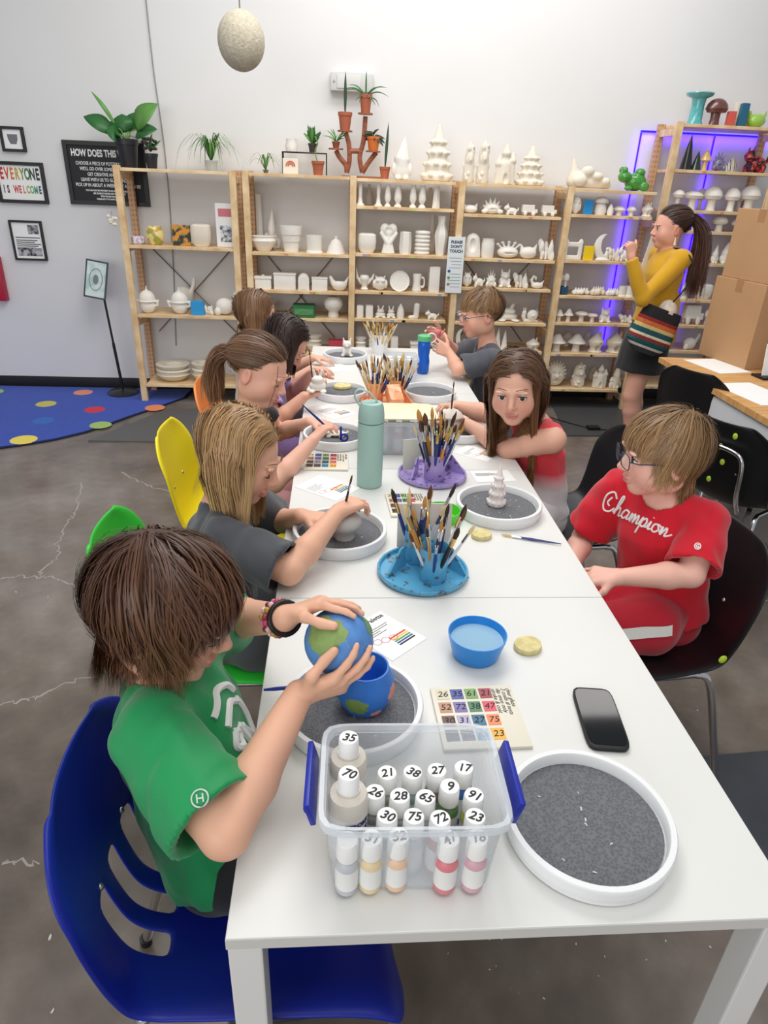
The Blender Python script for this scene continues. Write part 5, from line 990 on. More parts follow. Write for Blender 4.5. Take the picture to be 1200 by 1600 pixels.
def hand(F, wrist, d, n, side, k=1.0, curl=(0.3, 0.45, 0.3), spread=0.1, thumb=0.5, wrap=None, wr=None, fr=None, tcurl=0.3):
    """d: wrist->knuckles, n: palm normal, side: +1 puts the thumb towards d x n"""
    d = nz(d); n = nz(np.array(n) - d * (np.array(n) @ d)); t = np.cross(d, n) * side; W = np.array(wrist, float); joints = []
    r0 = 0.0078 * k; kn = []
    for i, (off, L) in enumerate(((0.030, 0.066), (0.010, 0.073), (-0.010, 0.068), (-0.029, 0.054))):
        base = W + d * (0.078 - 0.006 * abs(i - 1)) * k + t * off * k * 0.95; kn.append(base)
        F.cone(W + t * off * 0.45 * k + d * 0.008 * k, base, 0.0135 * k, 0.0108 * k, 0.012 * k)
        dd = nz(d + t * spread * (1.2 - i * 0.8)); p = base; rad = r0 * (1.0 if i < 3 else 0.88)
        for j, fl in enumerate((0.46, 0.30, 0.24)):
            a = curl[j] if not hasattr(curl[j], '__len__') else curl[j][i]
            ax = nz(np.cross(dd, n)); dd = nz(dd * math.cos(a) + nz(n - dd * (n @ dd)) * math.sin(a)); q = p + dd * L * fl * k
            if wrap is not None:
                v = q - wrap; D = np.linalg.norm(v); tgt = wr + rad * 0.8
                if D < tgt or (D < tgt + 0.03 * k): q = wrap + v / D * tgt
                nd = nz(q - p); q = p + nd * L * fl * k; dd = nd
            ra = rad * (1 - 0.12 * j); F.cone(p, q, ra, ra * 0.9, 0.0035 * k); n2 = nz(np.cross(ax, dd)); n = n; p = q
    # thumb leaves the side of the palm near its base
    b = W + d * 0.022 * k + t * 0.022 * k; m_ = b + nz(d * 0.55 + t * (0.85 - 0.35 * thumb) + n * 0.35 * thumb) * 0.038 * k
    F.cone(b - t * 0.006 * k, m_, 0.0135 * k, 0.0105 * k, 0.010 * k); dd = nz(m_ - b)
    for L in (0.030, 0.024):
        dd = nz(dd + d * tcurl + n * 0.25 * thumb); q = m_ + dd * L * k
        if wrap is not None:
            v = q - wrap; D = np.linalg.norm(v); tgt = wr + 0.007 * k
            if D < tgt + 0.03: q = wrap + v / D * tgt; q = m_ + nz(q - m_) * L * k; dd = nz(q - m_)
        F.cone(m_, q, 0.0098 * k, 0.0078 * k, 0.004 * k); m_ = q
    return kn
# ------------------------------------------------------------------ hair
def hair(H, root, style, col, tip=None, n=400, kids=12, L=0.2, w=0.0010, vol=0.012, seed=1, steps=14, grav=0.6, flick=0.0, part=0.0, sweep=-0.1, tie=None, tail=0.3, fringe=1.0, body=None, name='hair', wav=0.0, crown=(0.0, -0.045, 0.1), zend=None, stray=0.03, taildir=(0, -1, 0.1), hug=0.25, sp=0.0075, conv=0.35, hline=0.50, lvar=0.12):
    rg = np.random.default_rng(seed); cc = np.array((0, -0.012, 0.03)); rr = np.array((0.0735, 0.0935, 0.0795)); g = H.M.T @ np.array((0, 0, -1.0))
    def dmask(u):
        return u[:, 2] > np.interp(u[:, 1], [-1, -0.5, -0.2, 0.10, 0.30, 0.50, 0.70, 1.0], [-0.74, -0.70, -0.34, -0.14, -0.02, 0.20, hline - 0.06, hline + 0.05])
    U = rg.normal(size=(n * 6, 3)); U /= np.linalg.norm(U, axis=1)[:, None]; U = U[dmask(U)][:n]; n = len(U)
    P0 = cc + U * rr; cr = np.array(crown); offs = vol * rg.uniform(0.15, 1.0, n); T = np.array(tie) if tie is not None else None
    def radial(P): v = (P - cc) / rr ** 2; return v / (np.linalg.norm(v, axis=1)[:, None] + 1e-9)
    def tang(v, N): v = v - N * (v * N).sum(1)[:, None]; return v / (np.linalg.norm(v, axis=1)[:, None] + 1e-9)
    N0 = radial(P0)
    if style == 'tie': tgt0 = T - P0
    elif style == 'part': tgt0 = np.stack([np.sign(P0[:, 0] - part) * 1.0, sweep + 0 * P0[:, 0] - 0.3 * (P0[:, 1] < 0), -0.15 + 0 * P0[:, 0]], 1)
    else: tgt0 = P0 - cr
    D0 = tang(tgt0, N0); sgn = np.where(P0[:, 0] > part, 1.0, -1.0)
    if style == 'mop':
        ft = (U[:, 1] > -0.05) & (U[:, 2] > 0.2); D0[ft] = tang(D0[ft] + np.array((0.30 * fringe, 0.7, 0)), N0[ft])
    D0 = D0 + rg.normal(size=D0.shape) * stray * 2
    def collide(P, t):
        q = (P - cc) / (rr + (offs * (0.3 + 0.7 * min(1, 2.2 * t)))[:, None]); m = (q * q).sum(1); P = np.where((m < 1)[:, None], cc + (P - cc) / np.sqrt(np.maximum(m, 1e-6))[:, None], P)
        J = np.array((0, 0.024, -0.03)); q = (P - J) / (np.array((0.064, 0.064, 0.082)) + offs[:, None] * 0.5); m = (q * q).sum(1); P = np.where((m < 1)[:, None], J + (P - J) / np.sqrt(np.maximum(m, 1e-6))[:, None], P)
        K = np.array((0, -0.02)); v = P[:, :2] - K; d = np.linalg.norm(v, axis=1); rn = 0.042 + offs * 0.5; b = (P[:, 2] < -0.06) & (d < rn) & (P[:, 1] < 0.06); P = P.copy(); P[b, :2] = K + v[b] / (d[b][:, None] + 1e-9) * rn[b][:, None]
        if style == 'part':   # curtains of hair frame the face and lie over the ears
            b = (P[:, 1] > 0.025) & (P[:, 2] < 0.055) & (P[:, 0] * sgn < 0.060 + offs * 0.5); P[b, 0] = (sgn * (0.060 + offs * 0.5))[b]
            b = (np.abs(P[:, 1] + 0.008) < 0.032) & (np.abs(P[:, 2] + 0.01) < 0.042) & (np.abs(P[:, 0]) < 0.084 + offs * 0.6); P[b, 0] = (np.sign(P[:, 0]) * (0.084 + offs * 0.6))[b]
        if body is not None:
            Wd = H.c + (P * H.k) @ H.M.T
            for (a, b_, r_) in body:
                a = np.array(a); ba = np.array(b_) - a; tt = np.clip(((Wd - a) @ ba) / (ba @ ba), 0, 1)[:, None]; v = Wd - a - tt * ba; dist = np.linalg.norm(v, axis=1)[:, None]; Wd = np.where(dist < r_, a + tt * ba + v / (dist + 1e-9) * r_, Wd)
            P = ((Wd - H.c) @ H.M) / H.k
        return P
    def sim(lens):
        r2 = np.random.default_rng(seed + 1); P = P0.copy(); D = D0.copy(); pts = [P.copy()]; st = lens / (steps - 1)
        for i in range(1, steps):
            N = radial(P); t = i / (steps - 1)
            if style == 'tie':
                v = T - P; dist = np.linalg.norm(v, axis=1)[:, None]; D = np.where(dist > 0.02, tang(v, N), v / (dist + 1e-9)); P = P + D * np.minimum(np.linalg.norm(tgt0, axis=1) * 1.22 / (steps - 1), dist[:, 0])[:, None]
            else:
                ins = (((P - cc) / (rr + vol + 0.006)) ** 2).sum(1) < 1.1; low = (P[:, 2] < 0.0)[:, None]
                free = D * 0.62 + (D * 0.45 + g * grav - N * hug * low * (1 - 2.2 * flick * t * t)) * 0.38
                hugd = tang(D + g * grav * 0.22, N)
                if style == 'part':
                    wl = np.clip(1.15 - np.abs(P[:, 0]) / 0.062, 0, 1)[:, None] * np.clip((P[:, 2] + 0.03) / 0.05, 0, 1)[:, None]; lat = np.stack([sgn * 1.3, sweep + 0 * sgn, 0 * sgn], 1); hugd = tang(D * 0.35 + lat * wl + g * (1.02 - wl), N)
                D = np.where(ins[:, None], hugd, free) + r2.normal(size=D.shape) * stray
                if flick: D = D + N * flick * max(0, t - 0.6) * 1.6
                if wav: D = D + np.stack([np.sin(P[:, 2] * 70 + U[:, 0] * 9), np.cos(P[:, 2] * 60 + U[:, 1] * 9), 0 * P[:, 0]], 1) * wav * t
                D = D / (np.linalg.norm(D, axis=1)[:, None] + 1e-9); P = P + D * st[:, None]
            if style != 'tie':   # hair on the upper head lies on the skull
                sh_ = rr + (offs * (0.3 + 0.7 * min(1, 2.2 * t)))[:, None]; q = (P - cc) / sh_; m = np.sqrt((q * q).sum(1)); lie = (m < 1.25) & (P[:, 2] > -0.005); P = np.where(lie[:, None], cc + (P - cc) / np.maximum(m, 1e-6)[:, None], P)
            P = collide(P, t); pts.append(P.copy())
        return np.stack(pts, 1)
    lens = np.full(n, L)
    if zend is not None and style != 'tie':
        G = sim(lens); an = np.abs(np.arctan2(G[:, :, 0], G[:, :, 1])); ze = np.interp(an, [0, 0.55, 1.15, 1.9, PI], [zend[0], zend[0], zend[1], zend[1], zend[2]]); below = G[:, :, 2] < ze
        first = np.where(below.any(1), below.argmax(1), steps - 1); lens = np.clip(L * first / (steps - 1), 0.02, L) * rg.uniform(1 - lvar, 1 + lvar, n)
    else: lens = lens * rg.uniform(0.8, 1.08, n)
    sets = [sim(lens)]
    if style == 'tie':
        nt = int(n * 0.5); a = rg.uniform(0, 6.28, nt); q = np.sqrt(rg.uniform(0, 1, nt)); P = T + np.stack([np.cos(a) * q * 0.012, 0 * a, np.sin(a) * q * 0.012], 1); pts = [P.copy()]
        D = np.tile(nz(taildir), (nt, 1)) + np.stack([np.cos(a), 0 * a, np.sin(a)], 1) * 0.35 * q[:, None]; Lt = tail * rg.uniform(0.75, 1.1, nt)
        for i in range(1, steps):
            D = D * 0.72 + g * 0.28 + rg.normal(size=D.shape) * 0.05; D /= np.linalg.norm(D, axis=1)[:, None]; P = P + D * (Lt / (steps - 1))[:, None]
            q_ = (P - cc) / (rr + 0.02); m = (q_ * q_).sum(1); P = np.where((m < 1)[:, None], cc + (P - cc) / np.sqrt(np.maximum(m, 1e-6))[:, None], P); pts.append(P.copy())
        sets.append(np.stack(pts, 1))
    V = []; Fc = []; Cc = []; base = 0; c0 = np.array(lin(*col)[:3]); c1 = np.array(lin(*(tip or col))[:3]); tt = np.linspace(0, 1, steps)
    for G in sets:
        n_ = len(G); cl = rg.uniform(0.82, 1.18, (n_, 1, 1, 1))
        for j in range(kids):
            o = rg.normal(size=(n_, 1, 3)) * sp * 0.6; S = G + o * (1 - conv * tt)[None, :, None]
            W = H.c + (S * H.k) @ H.M.T; T_ = np.gradient(W, axis=1); T_ /= np.linalg.norm(T_, axis=2)[:, :, None] + 1e-9
            rad = (W - H.w(cc)) if G is sets[0] else np.broadcast_to(rg.normal(size=(n_, 1, 3)), W.shape); rad = rad / np.linalg.norm(rad, axis=2)[:, :, None]; sd = np.cross(T_, rad); sd /= np.linalg.norm(sd, axis=2)[:, :, None] + 1e-9
            ww = (w * H.k * rg.uniform(0.6, 1.5, (n_, 1)) * (1 - 0.9 * np.maximum(0, tt - 0.6) / 0.4)[None, :])[:, :, None]
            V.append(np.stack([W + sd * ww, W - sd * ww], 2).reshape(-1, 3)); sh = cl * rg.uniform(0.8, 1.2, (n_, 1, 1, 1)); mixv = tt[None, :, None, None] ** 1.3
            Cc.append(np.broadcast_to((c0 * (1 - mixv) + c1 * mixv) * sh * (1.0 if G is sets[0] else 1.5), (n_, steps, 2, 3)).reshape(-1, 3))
            I = (np.arange(n_)[:, None] * steps * 2 + np.arange(steps - 1)[None, :] * 2).ravel() + base; Fc.append(np.stack([I, I + 1, I + 3, I + 2], 1)); base += n_ * steps * 2
    A, B = 110, 80; th = np.linspace(0, 2 * PI, A, endpoint=False); phi = np.linspace(-PI / 2 + 0.05, PI / 2 - 0.02, B)
    u = np.stack([np.cos(phi)[:, None] * np.cos(th)[None], np.cos(phi)[:, None] * np.sin(th)[None], np.sin(phi)[:, None] * np.ones(A)[None]], 2).reshape(-1, 3); ok = dmask(u)
    cap = H.c + ((cc + u * (rr + vol * 0.2)) * H.k) @ H.M.T; q = []
    for i in range(B - 1):
        for j in range(A):
            f4 = (i * A + j, i * A + (j + 1) % A, (i + 1) * A + (j + 1) % A, (i + 1) * A + j)
            if all(ok[x] for x in f4): q.append([x + base for x in f4])
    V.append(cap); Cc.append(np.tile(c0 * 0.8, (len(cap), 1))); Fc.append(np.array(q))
    me = np_mesh(name, np.concatenate(V) - np.array(root.location), np.concatenate(Fc)); colattr(me, np.concatenate(Cc))
    return link(name, me, HAIRM, root)
# ------------------------------------------------------------------ whole figures
def wob(root, mb, name, m, smooth=True, ang=60):
    o = np.array(root.location); mb.v = [tuple(np.array(p) - o) for p in mb.v]; return obj(name, mb, m, root, smooth=smooth, ang=ang)
def fmesh(root, F, name, m, post=None, relax=1):
    P, Q = F.surf()
    for _ in range(relax): P = relaxed(P, Q)
    if post: P = post(P, Q)
    me = np_mesh(name, P - np.array(root.location), Q); return link(name, me, m, root), P
def cloth(rgb, name=None, rough=0.85, **kw): return mat(name or 'cloth_%d_%d_%d' % rgb, rgb, rough, sheen=0.25, bump=0.15, bscale=700, **kw)
def face_bits(root, H, iris=(80, 60, 44), looking=(0, 1, -0.1), brow=(90, 64, 46), closed=False):
    for x in (-1, 1):
        c = (x * 0.0305, 0.0745, -0.003)
        if not closed:
            wob(root, MB().ball(H.w(c), 0.0122 * H.k, 14, 10), 'eye', EYEW); g = nz(looking); e = [r for r in root.children if r.name.startswith('eye')][-1]
            q = H.w(np.array(c) + g * 0.0098); dirw = H.d(g); M = Matrix.Translation(Vector(q)) @ Vector(dirw).to_track_quat('Z', 'Y').to_matrix().to_4x4()
            i_ = MB().lathe([(0.0069 * H.k, 0), (0.0062 * H.k, 0.0022 * H.k), (0.003 * H.k, 0.0032 * H.k)], 14, M); wob(root, i_, 'iris', mat('iris_%d' % iris[0], iris, 0.15)).parent = e
            p_ = MB().lathe([(0.003 * H.k, 0.0031 * H.k), (0.0026 * H.k, 0.0036 * H.k)], 12, M); wob(root, p_, 'pupil', mat('pupil', (14, 12, 12), 0.1)).parent = e
            lid = [H.w((c[0] + math.cos(a) * 0.0142, c[1] + 0.0125 * math.sin(a * 0.9 + 0.15) - 0.001, c[2] + math.sin(a) * 0.0060 + 0.0010)) for a in np.linspace(0.05, PI - 0.05, 9)]
        else: lid = [H.w((c[0] + x_ * 0.0135, c[1] + 0.0128 - 0.006 * x_ * x_ , c[2] - 0.005 + 0.003 * x_ * x_)) for x_ in np.linspace(-1, 1, 9)]
        wob(root, MB().tube(lid, [0.0007 * H.k + 0.0009 * H.k * math.sin(i / 8 * PI) for i in range(9)], 5), 'eyelash', LASH)
        br = [H.w((x * (0.013 + t * 0.034), 0.0925 - 0.016 * t * t, 0.0245 + 0.0035 * math.sin(t * 2.9))) for t in np.linspace(0, 1, 9)]
        wob(root, MB().tube(br, [H.k * 0.0021 * (0.5 + 0.6 * math.sin((i + 1.5) / 10 * PI)) for i in range(9)], 6, flat=0.5), 'eyebrow', mat('brow_%d_%d' % brow[:2], brow, 0.8))
def glasses(root, H, rgb=(34, 36, 46), w=0.0245, h=0.017, r=0.0013):
    m = mat('frame_%d_%d_%d' % rgb, rgb, 0.3); mb = MB()
    for x in (-1, 1):
        pts = []
        for a in np.linspace(0, 2 * PI, 25)[:-1]:
            c, s = math.cos(a), math.sin(a); q = (abs(c) ** 3.5 + abs(s) ** 3.5) ** (-1 / 3.5); pts.append(H.w((x * 0.032 + c * q * w, 0.1065 - 0.006 * abs(x * 0.032 + c * q * w) / 0.05, -0.003 + s * q * h)))
        mb.tube(pts, r * H.k, 6, closed=True)
        mb.tube([H.w(p) for p in ((x * 0.0565, 0.099, 0.004), (x * 0.073, 0.085, 0.004), (x * 0.0795, 0.0, 0.0), (x * 0.079, -0.022, -0.016))], r * H.k * 1.1, 6)
    mb.tube([H.w(p) for p in ((-0.008, 0.106, 0.0), (0, 0.108, 0.003), (0.008, 0.106, 0.0))], r * H.k, 6)
    g = wob(root, mb, 'glasses', m)
    for x in (-1, 1):
        l = MB(); pts = [H.w((x * 0.032 + math.cos(a) * w * 1.04, 0.1062 - 0.006 * abs(x * 0.032 + math.cos(a) * w) / 0.05, -0.003 + math.sin(a) * h * 1.04)) for a in np.linspace(0, 2 * PI, 21)[:-1]]; l.add(pts, [tuple(range(20))])
        wob(root, l, 'lens', mat('lens_glass', (240, 245, 250), 0.03, alpha=0.12, spec=0.8)).parent = g

def kid(label, H, hip, neck, sh, skin, shirt, hands, legs, vox=0.0045, size=1.0, tank=False, sleeve=0.72, front=None, hem=None, shirt_post=None, closed=True, iris=(80, 60, 44), brow=(90, 64, 46), looking=(0, 1, -0.1), loose=0.0, pants=None, name='person', pantlen=0.75, collar=0.046, fat=1.0, feet=True, shirt_mat=None, eyes=True, arm_r=1.0, drape=0.0):
    """sh: {'r':(shoulder, elbow, wrist), 'l':(...)}; hands: list of dict; legs: [(hip, knee, ankle), ...]"""
    hip, neck = np.array(hip, float), np.array(neck, float)
    root = thing(name, label, 'person', (hip[0], hip[1], 0.0 if feet else 0.0), group='people around the tables')
    S = {k: [np.array(p, float) for p in v] for k, v in sh.items()}; side = nz(S['l'][0] - S['r'][0]); up = nz(neck - hip)
    fr = nz(np.cross(up, side)) if front is None else nz(front); fr = nz(fr - up * (fr @ up))
    if fr @ H.M[:, 1] < -0.3 and front is None: fr = -fr
    allp = [hip, neck, H.c] + sum(S.values(), []) + [np.array(p) for l in legs for p in l] + [np.array(h['w']) + nz(h['d']) * 0.15 for h in hands]
    lo = np.min(allp, 0) - 0.17; hi = np.max(allp, 0) + 0.17; lo[2] = max(lo[2], -0.02); ch = hip + (neck - hip) * 0.68; wa = hip + (neck - hip) * 0.33; q = size * fat
    # ---- body
    lou = lo.copy(); lou[2] = max(lo[2], hip[2] - 0.11); F = Field(lou, hi, vox); LG = Field(lo, [hi[0], hi[1], hip[2] + 0.12], vox * 2)
    F.chain([hip, wa, ch], [0.092 * q, 0.078 * q, 0.084 * q], 0.03, flat=fr, fs=0.72); F.cone(ch, neck - up * 0.02, 0.082 * q, 0.05 * size, 0.03, flat=fr, fs=0.7)
    for k, (a, e, w) in S.items():
        F.cone(neck - up * 0.025, a, 0.036 * size, 0.042 * size, 0.03); m1 = a + (e - a) * 0.5
        F.chain([a, m1, e], [0.041 * q * arm_r, 0.038 * q * arm_r, 0.031 * q * arm_r], 0.012); m2 = e + (w - e) * 0.33; F.chain([e, m2, w], [0.030 * q * arm_r, 0.0325 * q * arm_r, 0.0205 * q], 0.010)
    for h in hands:
        h = dict(h); F_w = h.pop('w'); F_d = h.pop('d'); F_n = h.pop('n'); F_s = h.pop('side'); hand(F, F_w, F_d, F_n, F_s, k=h.pop('k', 0.86 * size), **h)
    for l in legs:
        a, kn, an = [np.array(p, float) for p in l]; F.cone(hip * 0.35 + a * 0.65, a, 0.070 * q, 0.064 * q, 0.03); LG.chain([a, kn], [0.064 * q, 0.048 * q], 0.02); LG.chain([kn, kn + (an - kn) * 0.3, an], [0.047 * q, 0.046 * q, 0.030 * q], 0.012)
        if feet: ft = nz(np.array((kn - a)[:2].tolist() + [0])); LG.cone(an - ft * 0.01 + np.array((0, 0, -0.025)), an + ft * 0.11 + np.array((0, 0, -0.04)), 0.030, 0.022, 0.015)
    add_head(F, H, neck=neck - up * 0.01, nr=0.036 * size)
    P, Q = F.surf(); P = relaxed(P, Q, 0.35); P2, Q2 = LG.surf(); P2 = relaxed(P2, Q2); P = np.concatenate([P, P2]); Q = np.concatenate([Q, Q2 + len(P) - len(P2)])
    o = link('body', np_mesh('body', P - np.array(root.location), Q), SKIN, root); colattr(o.data, skin_colour(H, P, skin)); o['label'] = 'bare skin of head, arms and hands'
    # ---- shirt
    G = Field(lou if hem is None else lo, hi, vox * 1.35); L_ = 0.012 + loose; hm = hip - up * 0.03 if hem is None else np.array(hem, float)
    G.chain([hip - up * 0.02, wa, ch], [0.098 * q + L_, 0.088 * q + L_, 0.090 * q + L_], 0.03, flat=fr, fs=0.76); G.cone(ch, neck - up * 0.03, 0.088 * q + L_, 0.055 * size + L_ * 0.3, 0.03, flat=fr, fs=0.74)
    for k, (a, e, w) in S.items():
        if tank:
            G.cone(neck - up * 0.03, a * 0.82 + neck * 0.18 - up * 0.008, 0.044, 0.053, 0.02); continue
        G.cone(neck - up * 0.03, a, 0.040 * size, 0.048 * size, 0.03); dd = nz(e - a)
        if sleeve <= 1: end = a + (e - a) * sleeve; G.cone(a, e, 0.047 * q * arm_r + L_ * 0.3, 0.050 * q * arm_r + L_ * 0.75, 0.011, cut=[(end, dd)])
        else:
            G.chain([a, e], [0.048 * q + L_ * 0.3, 0.040 * q + L_ * 0.4], 0.02); d2 = nz(w - e); end = e + (w - e) * (sleeve - 1); G.cone(e, w, 0.040 * q + L_ * 0.4, 0.028 * q + L_ * 0.4, 0.01, cut=[(end, d2)])
    if drape: G.cone(wa + fr * drape * 0.4, hip + fr * drape - up * 0.04, 0.085 * q, 0.095 * q, 0.05)
    G.plane(hm, -up)
    for k, (a, e, w) in S.items():
        if tank: G.ell(a + side * (0.048 if k == 'l' else -0.048) - up * 0.02, (0.050, 0.050, 0.078), 0.004, 's')
        elif sleeve <= 1: dd = nz(e - a); end = a + (e - a) * sleeve; re_ = 0.047 * q * arm_r + L_ * 0.3 + (0.003 * q * arm_r + L_ * 0.45) * sleeve; G.cone(end - dd * 0.010, end + dd * 0.05, re_ - 0.011, re_ - 0.011, 0.0, mode='s', pad=0.004)
    nd = nz(H.w((0, -0.018, -0.06)) - neck); G.cone(neck - up * 0.022 + fr * 0.006, neck + nd * 0.12, collar * size, collar * size * 1.3, 0.004, mode='s')
    so, SP = fmesh(root, G, 'shirt', shirt_mat or cloth(shirt), shirt_post or wrinkles(0.0042, 58, 3))
    # collar band
    ring = []
    # ---- trousers
    if pants:
        T = Field(lo, hi, vox * 1.2); T.cone(hip - up * 0.04, hip + up * 0.03, 0.108 * q, 0.103 * q, 0.02, flat=fr, fs=0.78)
        for l in legs:
            a, kn, an = [np.array(p, float) for p in l]; T.cone(hip * 0.35 + a * 0.65, a, 0.080 * q, 0.076 * q, 0.03)
            if pantlen <= 1: T.cone(a, kn, 0.075 * q, 0.069 * q, 0.02, cut=[(a + (kn - a) * pantlen, nz(kn - a))])
            else: T.cone(a, kn, 0.082 * q, 0.062 * q, 0.02); T.cone(kn, an, 0.060 * q, 0.046 * q, 0.02, cut=[(kn + (an - kn) * (pantlen - 1), nz(an - kn))])
        po, _ = fmesh(root, T, 'shorts' if pantlen <= 1 else 'trousers', pants if not isinstance(pants, tuple) else cloth(pants), wrinkles(0.0025, 40, 5))
    if feet:
        for l in legs:
            a, kn, an = [np.array(p, float) for p in l]; ft = nz(np.array((kn - a)[:2].tolist() + [0])); K = Field(np.minimum(an, an + ft * 0.14) - 0.09, np.maximum(an, an + ft * 0.14) + 0.09, 0.006)
            b_ = np.array((an[0], an[1], 0.038)); K.cone(b_ - ft * 0.015, b_ + ft * 0.11, 0.038, 0.034, 0.02); K.cone(b_, b_ + np.array((0, 0, 0.045)), 0.036, 0.034, 0.02); K.plane((0, 0, 0.002), (0, 0, -1)); fmesh(root, K, 'shoe', mat('sneaker', (60, 60, 66), 0.7))
    if eyes: face_bits(root, H, iris, looking, brow, closed)
    return root, SP, S, up, fr
def decal(root, P_shirt_obj, strokes, r, m, name, dirn, off=0.0008):
    pass
def lift(root, shirt, pts, dirn, off=0.001):
    """drop points onto the shirt along dirn (world)"""
    me = shirt.data; o = np.array(root.location); n = len(me.vertices); a = np.zeros(n * 3, np.float32); me.vertices.foreach_get('co', a); V = a.reshape(-1, 3)
    t = BVHTree.FromPolygons([Vector(v) for v in V], [tuple(p.vertices) for p in me.polygons]); d = Vector(nz(dirn)); out = []
    for p in pts:
        q = Vector(np.array(p) - o) - d * 0.3; h = t.ray_cast(q, d)
        out.append(tuple((h[0] - d * off)) if h[0] is not None else None)
    return out
def print_on(root, strokes, org, ux, uy, dirn, r, m, name, close=False, flat=None):
    """strokes: 2-D polylines laid in the plane (org, ux, uy) and projected along dirn onto the shirt, as one raised print"""
    shirt = [c for c in root.children if c.name.startswith('shirt')][0]; mb = MB()
    for s in strokes:
        pts = catmull(s, max(8, len(s) * 5)) if len(s) > 2 else [np.array(s[0], float) + (np.array(s[1], float) - np.array(s[0], float)) * t for t in np.linspace(0, 1, 5)]
        W = lift(root, shirt, [np.array(org) + np.array(ux) * p[0] + np.array(uy) * p[1] for p in pts], dirn); W = [w_ for w_ in W if w_ is not None]
        if len(W) > 1: mb.tube(W, r, 6)
    return obj(name, mb, m, root)
# ------------------------------------------------------------------ boy in green (nearest, left)
GC = np.array((0.006, 0.858, 0.928)); GR = 0.055            # painted globe lid held in both hands
def person_green():
    H = Head((-0.262, 0.872, 0.985), (0.92, -0.10, -0.34), (0.25, 0.0, 1), 1.06)
    cn = nz((0.14, 0.78, 0.60)); dR = nz((0.76, -0.05, 0.30)); wr = GC - cn * (GR + 0.014) - dR * 0.056; el = az(352, 1300, 0.795); cl = nz((0.48, -0.42, -0.77)); dL = nz((0.86, 0.08, 0.40)); wl = GC - cl * (GR + 0.014) - dL * 0.060; ell_ = az(372, 965, 0.80)
    sh = {'r': ((-0.262, 0.742, 0.845), el, wr), 'l': ((-0.245, 0.985, 0.850), ell_ + np.array((-0.02, 0, 0)), wl)}
    hands = [dict(w=wr, d=dR, n=cn, side=1, curl=(0.15, 0.4, 0.35), spread=0.25, thumb=0.3, wrap=GC, wr=GR, k=0.94),
             dict(w=wl, d=dL, n=cl, side=-1, curl=(0.25, 0.3, 0.3), spread=0.15, thumb=0.5, wrap=GC, wr=GR, k=0.90)]
    legs = [((-0.15, 0.785, 0.525), (0.04, 0.79, 0.515), (-0.17, 0.80, 0.07)), ((-0.15, 0.91, 0.525), (0.05, 0.92, 0.515), (-0.16, 0.92, 0.07))]
    root, SP, S, up, fr = kid('boy in green shirt holding a painted globe lid over the pot', H, (-0.215, 0.842, 0.535), (-0.278, 0.868, 0.862), sh, (230, 178, 150), (10, 150, 84), hands, legs, vox=0.0034, size=1.06, sleeve=0.86, loose=0.013, closed=True, pants=(20, 22, 26), shirt_mat=cloth((6, 146, 80), 'green_jersey', 0.6), collar=0.044, fat=1.04, hem=(-0.20, 0.84, 0.478), drape=0.05)
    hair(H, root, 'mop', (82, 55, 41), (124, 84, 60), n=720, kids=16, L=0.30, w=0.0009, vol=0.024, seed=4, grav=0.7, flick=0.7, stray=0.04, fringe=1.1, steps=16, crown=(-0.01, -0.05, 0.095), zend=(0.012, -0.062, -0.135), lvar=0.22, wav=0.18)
    # white chest print: a tall rounded emblem of loops
    WP = mat('white_print', (238, 238, 236), 0.6); ux = nz(np.cross((0, 0, 1), fr)); org = S['r'][0] * 0.5 + S['l'][0] * 0.5 - up * 0.09 + fr * 0.0
    k = 0.055
    print_on(root, [[(-0.9, 0.9), (-0.2, 1.15), (0.5, 0.9), (0.75, 0.5)], [(-0.7, 0.35), (0.0, 0.6), (0.6, 0.2)], [(-0.5, 0.0), (-0.75, -0.3), (-0.45, -0.6), (-0.2, -0.3), (-0.5, 0.0)], [(-0.3, -0.5), (-0.45, -1.4), (0.0, -2.0), (0.5, -1.4), (0.2, -0.4)], [(0.0, -0.2), (0.15, -0.9), (0.05, -1.5)], [(0.6, 0.3), (0.75, -0.5), (0.55, -1.2)]], [org[i] for i in range(3)], ux * k, up * k, -fr, 0.0065, WP, 'chest_print')
    # small round H badge on the sleeve
    e = S['r'][0] + (S['r'][1] - S['r'][0]) * 0.66; vd = nz(e - CAMPOS); ex = nz(np.cross(vd, (0, 0, 1))); ey = nz(np.cross(ex, vd)); rad = 0.0105
    print_on(root, [[(math.cos(a), math.sin(a)) for a in np.linspace(0, 2 * PI, 13)], [(-0.35, -0.5), (-0.35, 0.5)], [(0.35, -0.5), (0.35, 0.5)], [(-0.35, 0.0), (0.35, 0.0)]], e, ex * rad, ey * rad, vd, 0.0011, mat('badge_silver', (206, 214, 208), 0.5), 'sleeve_badge')
    # bead bracelets on the left wrist
    wd = nz(S['l'][2] - S['l'][1]); a1 = nz(np.cross(wd, (0, 0, 1))); a2 = np.cross(wd, a1); rr = random.Random(2)
    for j, off in enumerate((-0.012, -0.026)):
        for i in range(16):
            t = 2 * PI * i / 16; p = S['l'][2] + wd * off + (a1 * cos(t) + a2 * sin(t)) * 0.0275
            wob(root, MB().ball(p, 0.0052, 8, 6), 'bead', mat('bead%d' % (i % 4 + 4 * j), [(196, 70, 110), (236, 190, 190), (200, 150, 60), (160, 60, 80), (214, 120, 150), (120, 60, 70), (230, 200, 200), (180, 150, 60)][i % 4 + 4 * j], 0.3))
    ring = [S['l'][2] + wd * 0.004 + (a1 * cos(t) + a2 * sin(t)) * 0.0262 for t in np.linspace(0, 2 * PI, 25)[:-1]]
    wob(root, MB().tube(ring, 0.004, 8, closed=True), 'wristband', BLACK)
    return root
person_green()
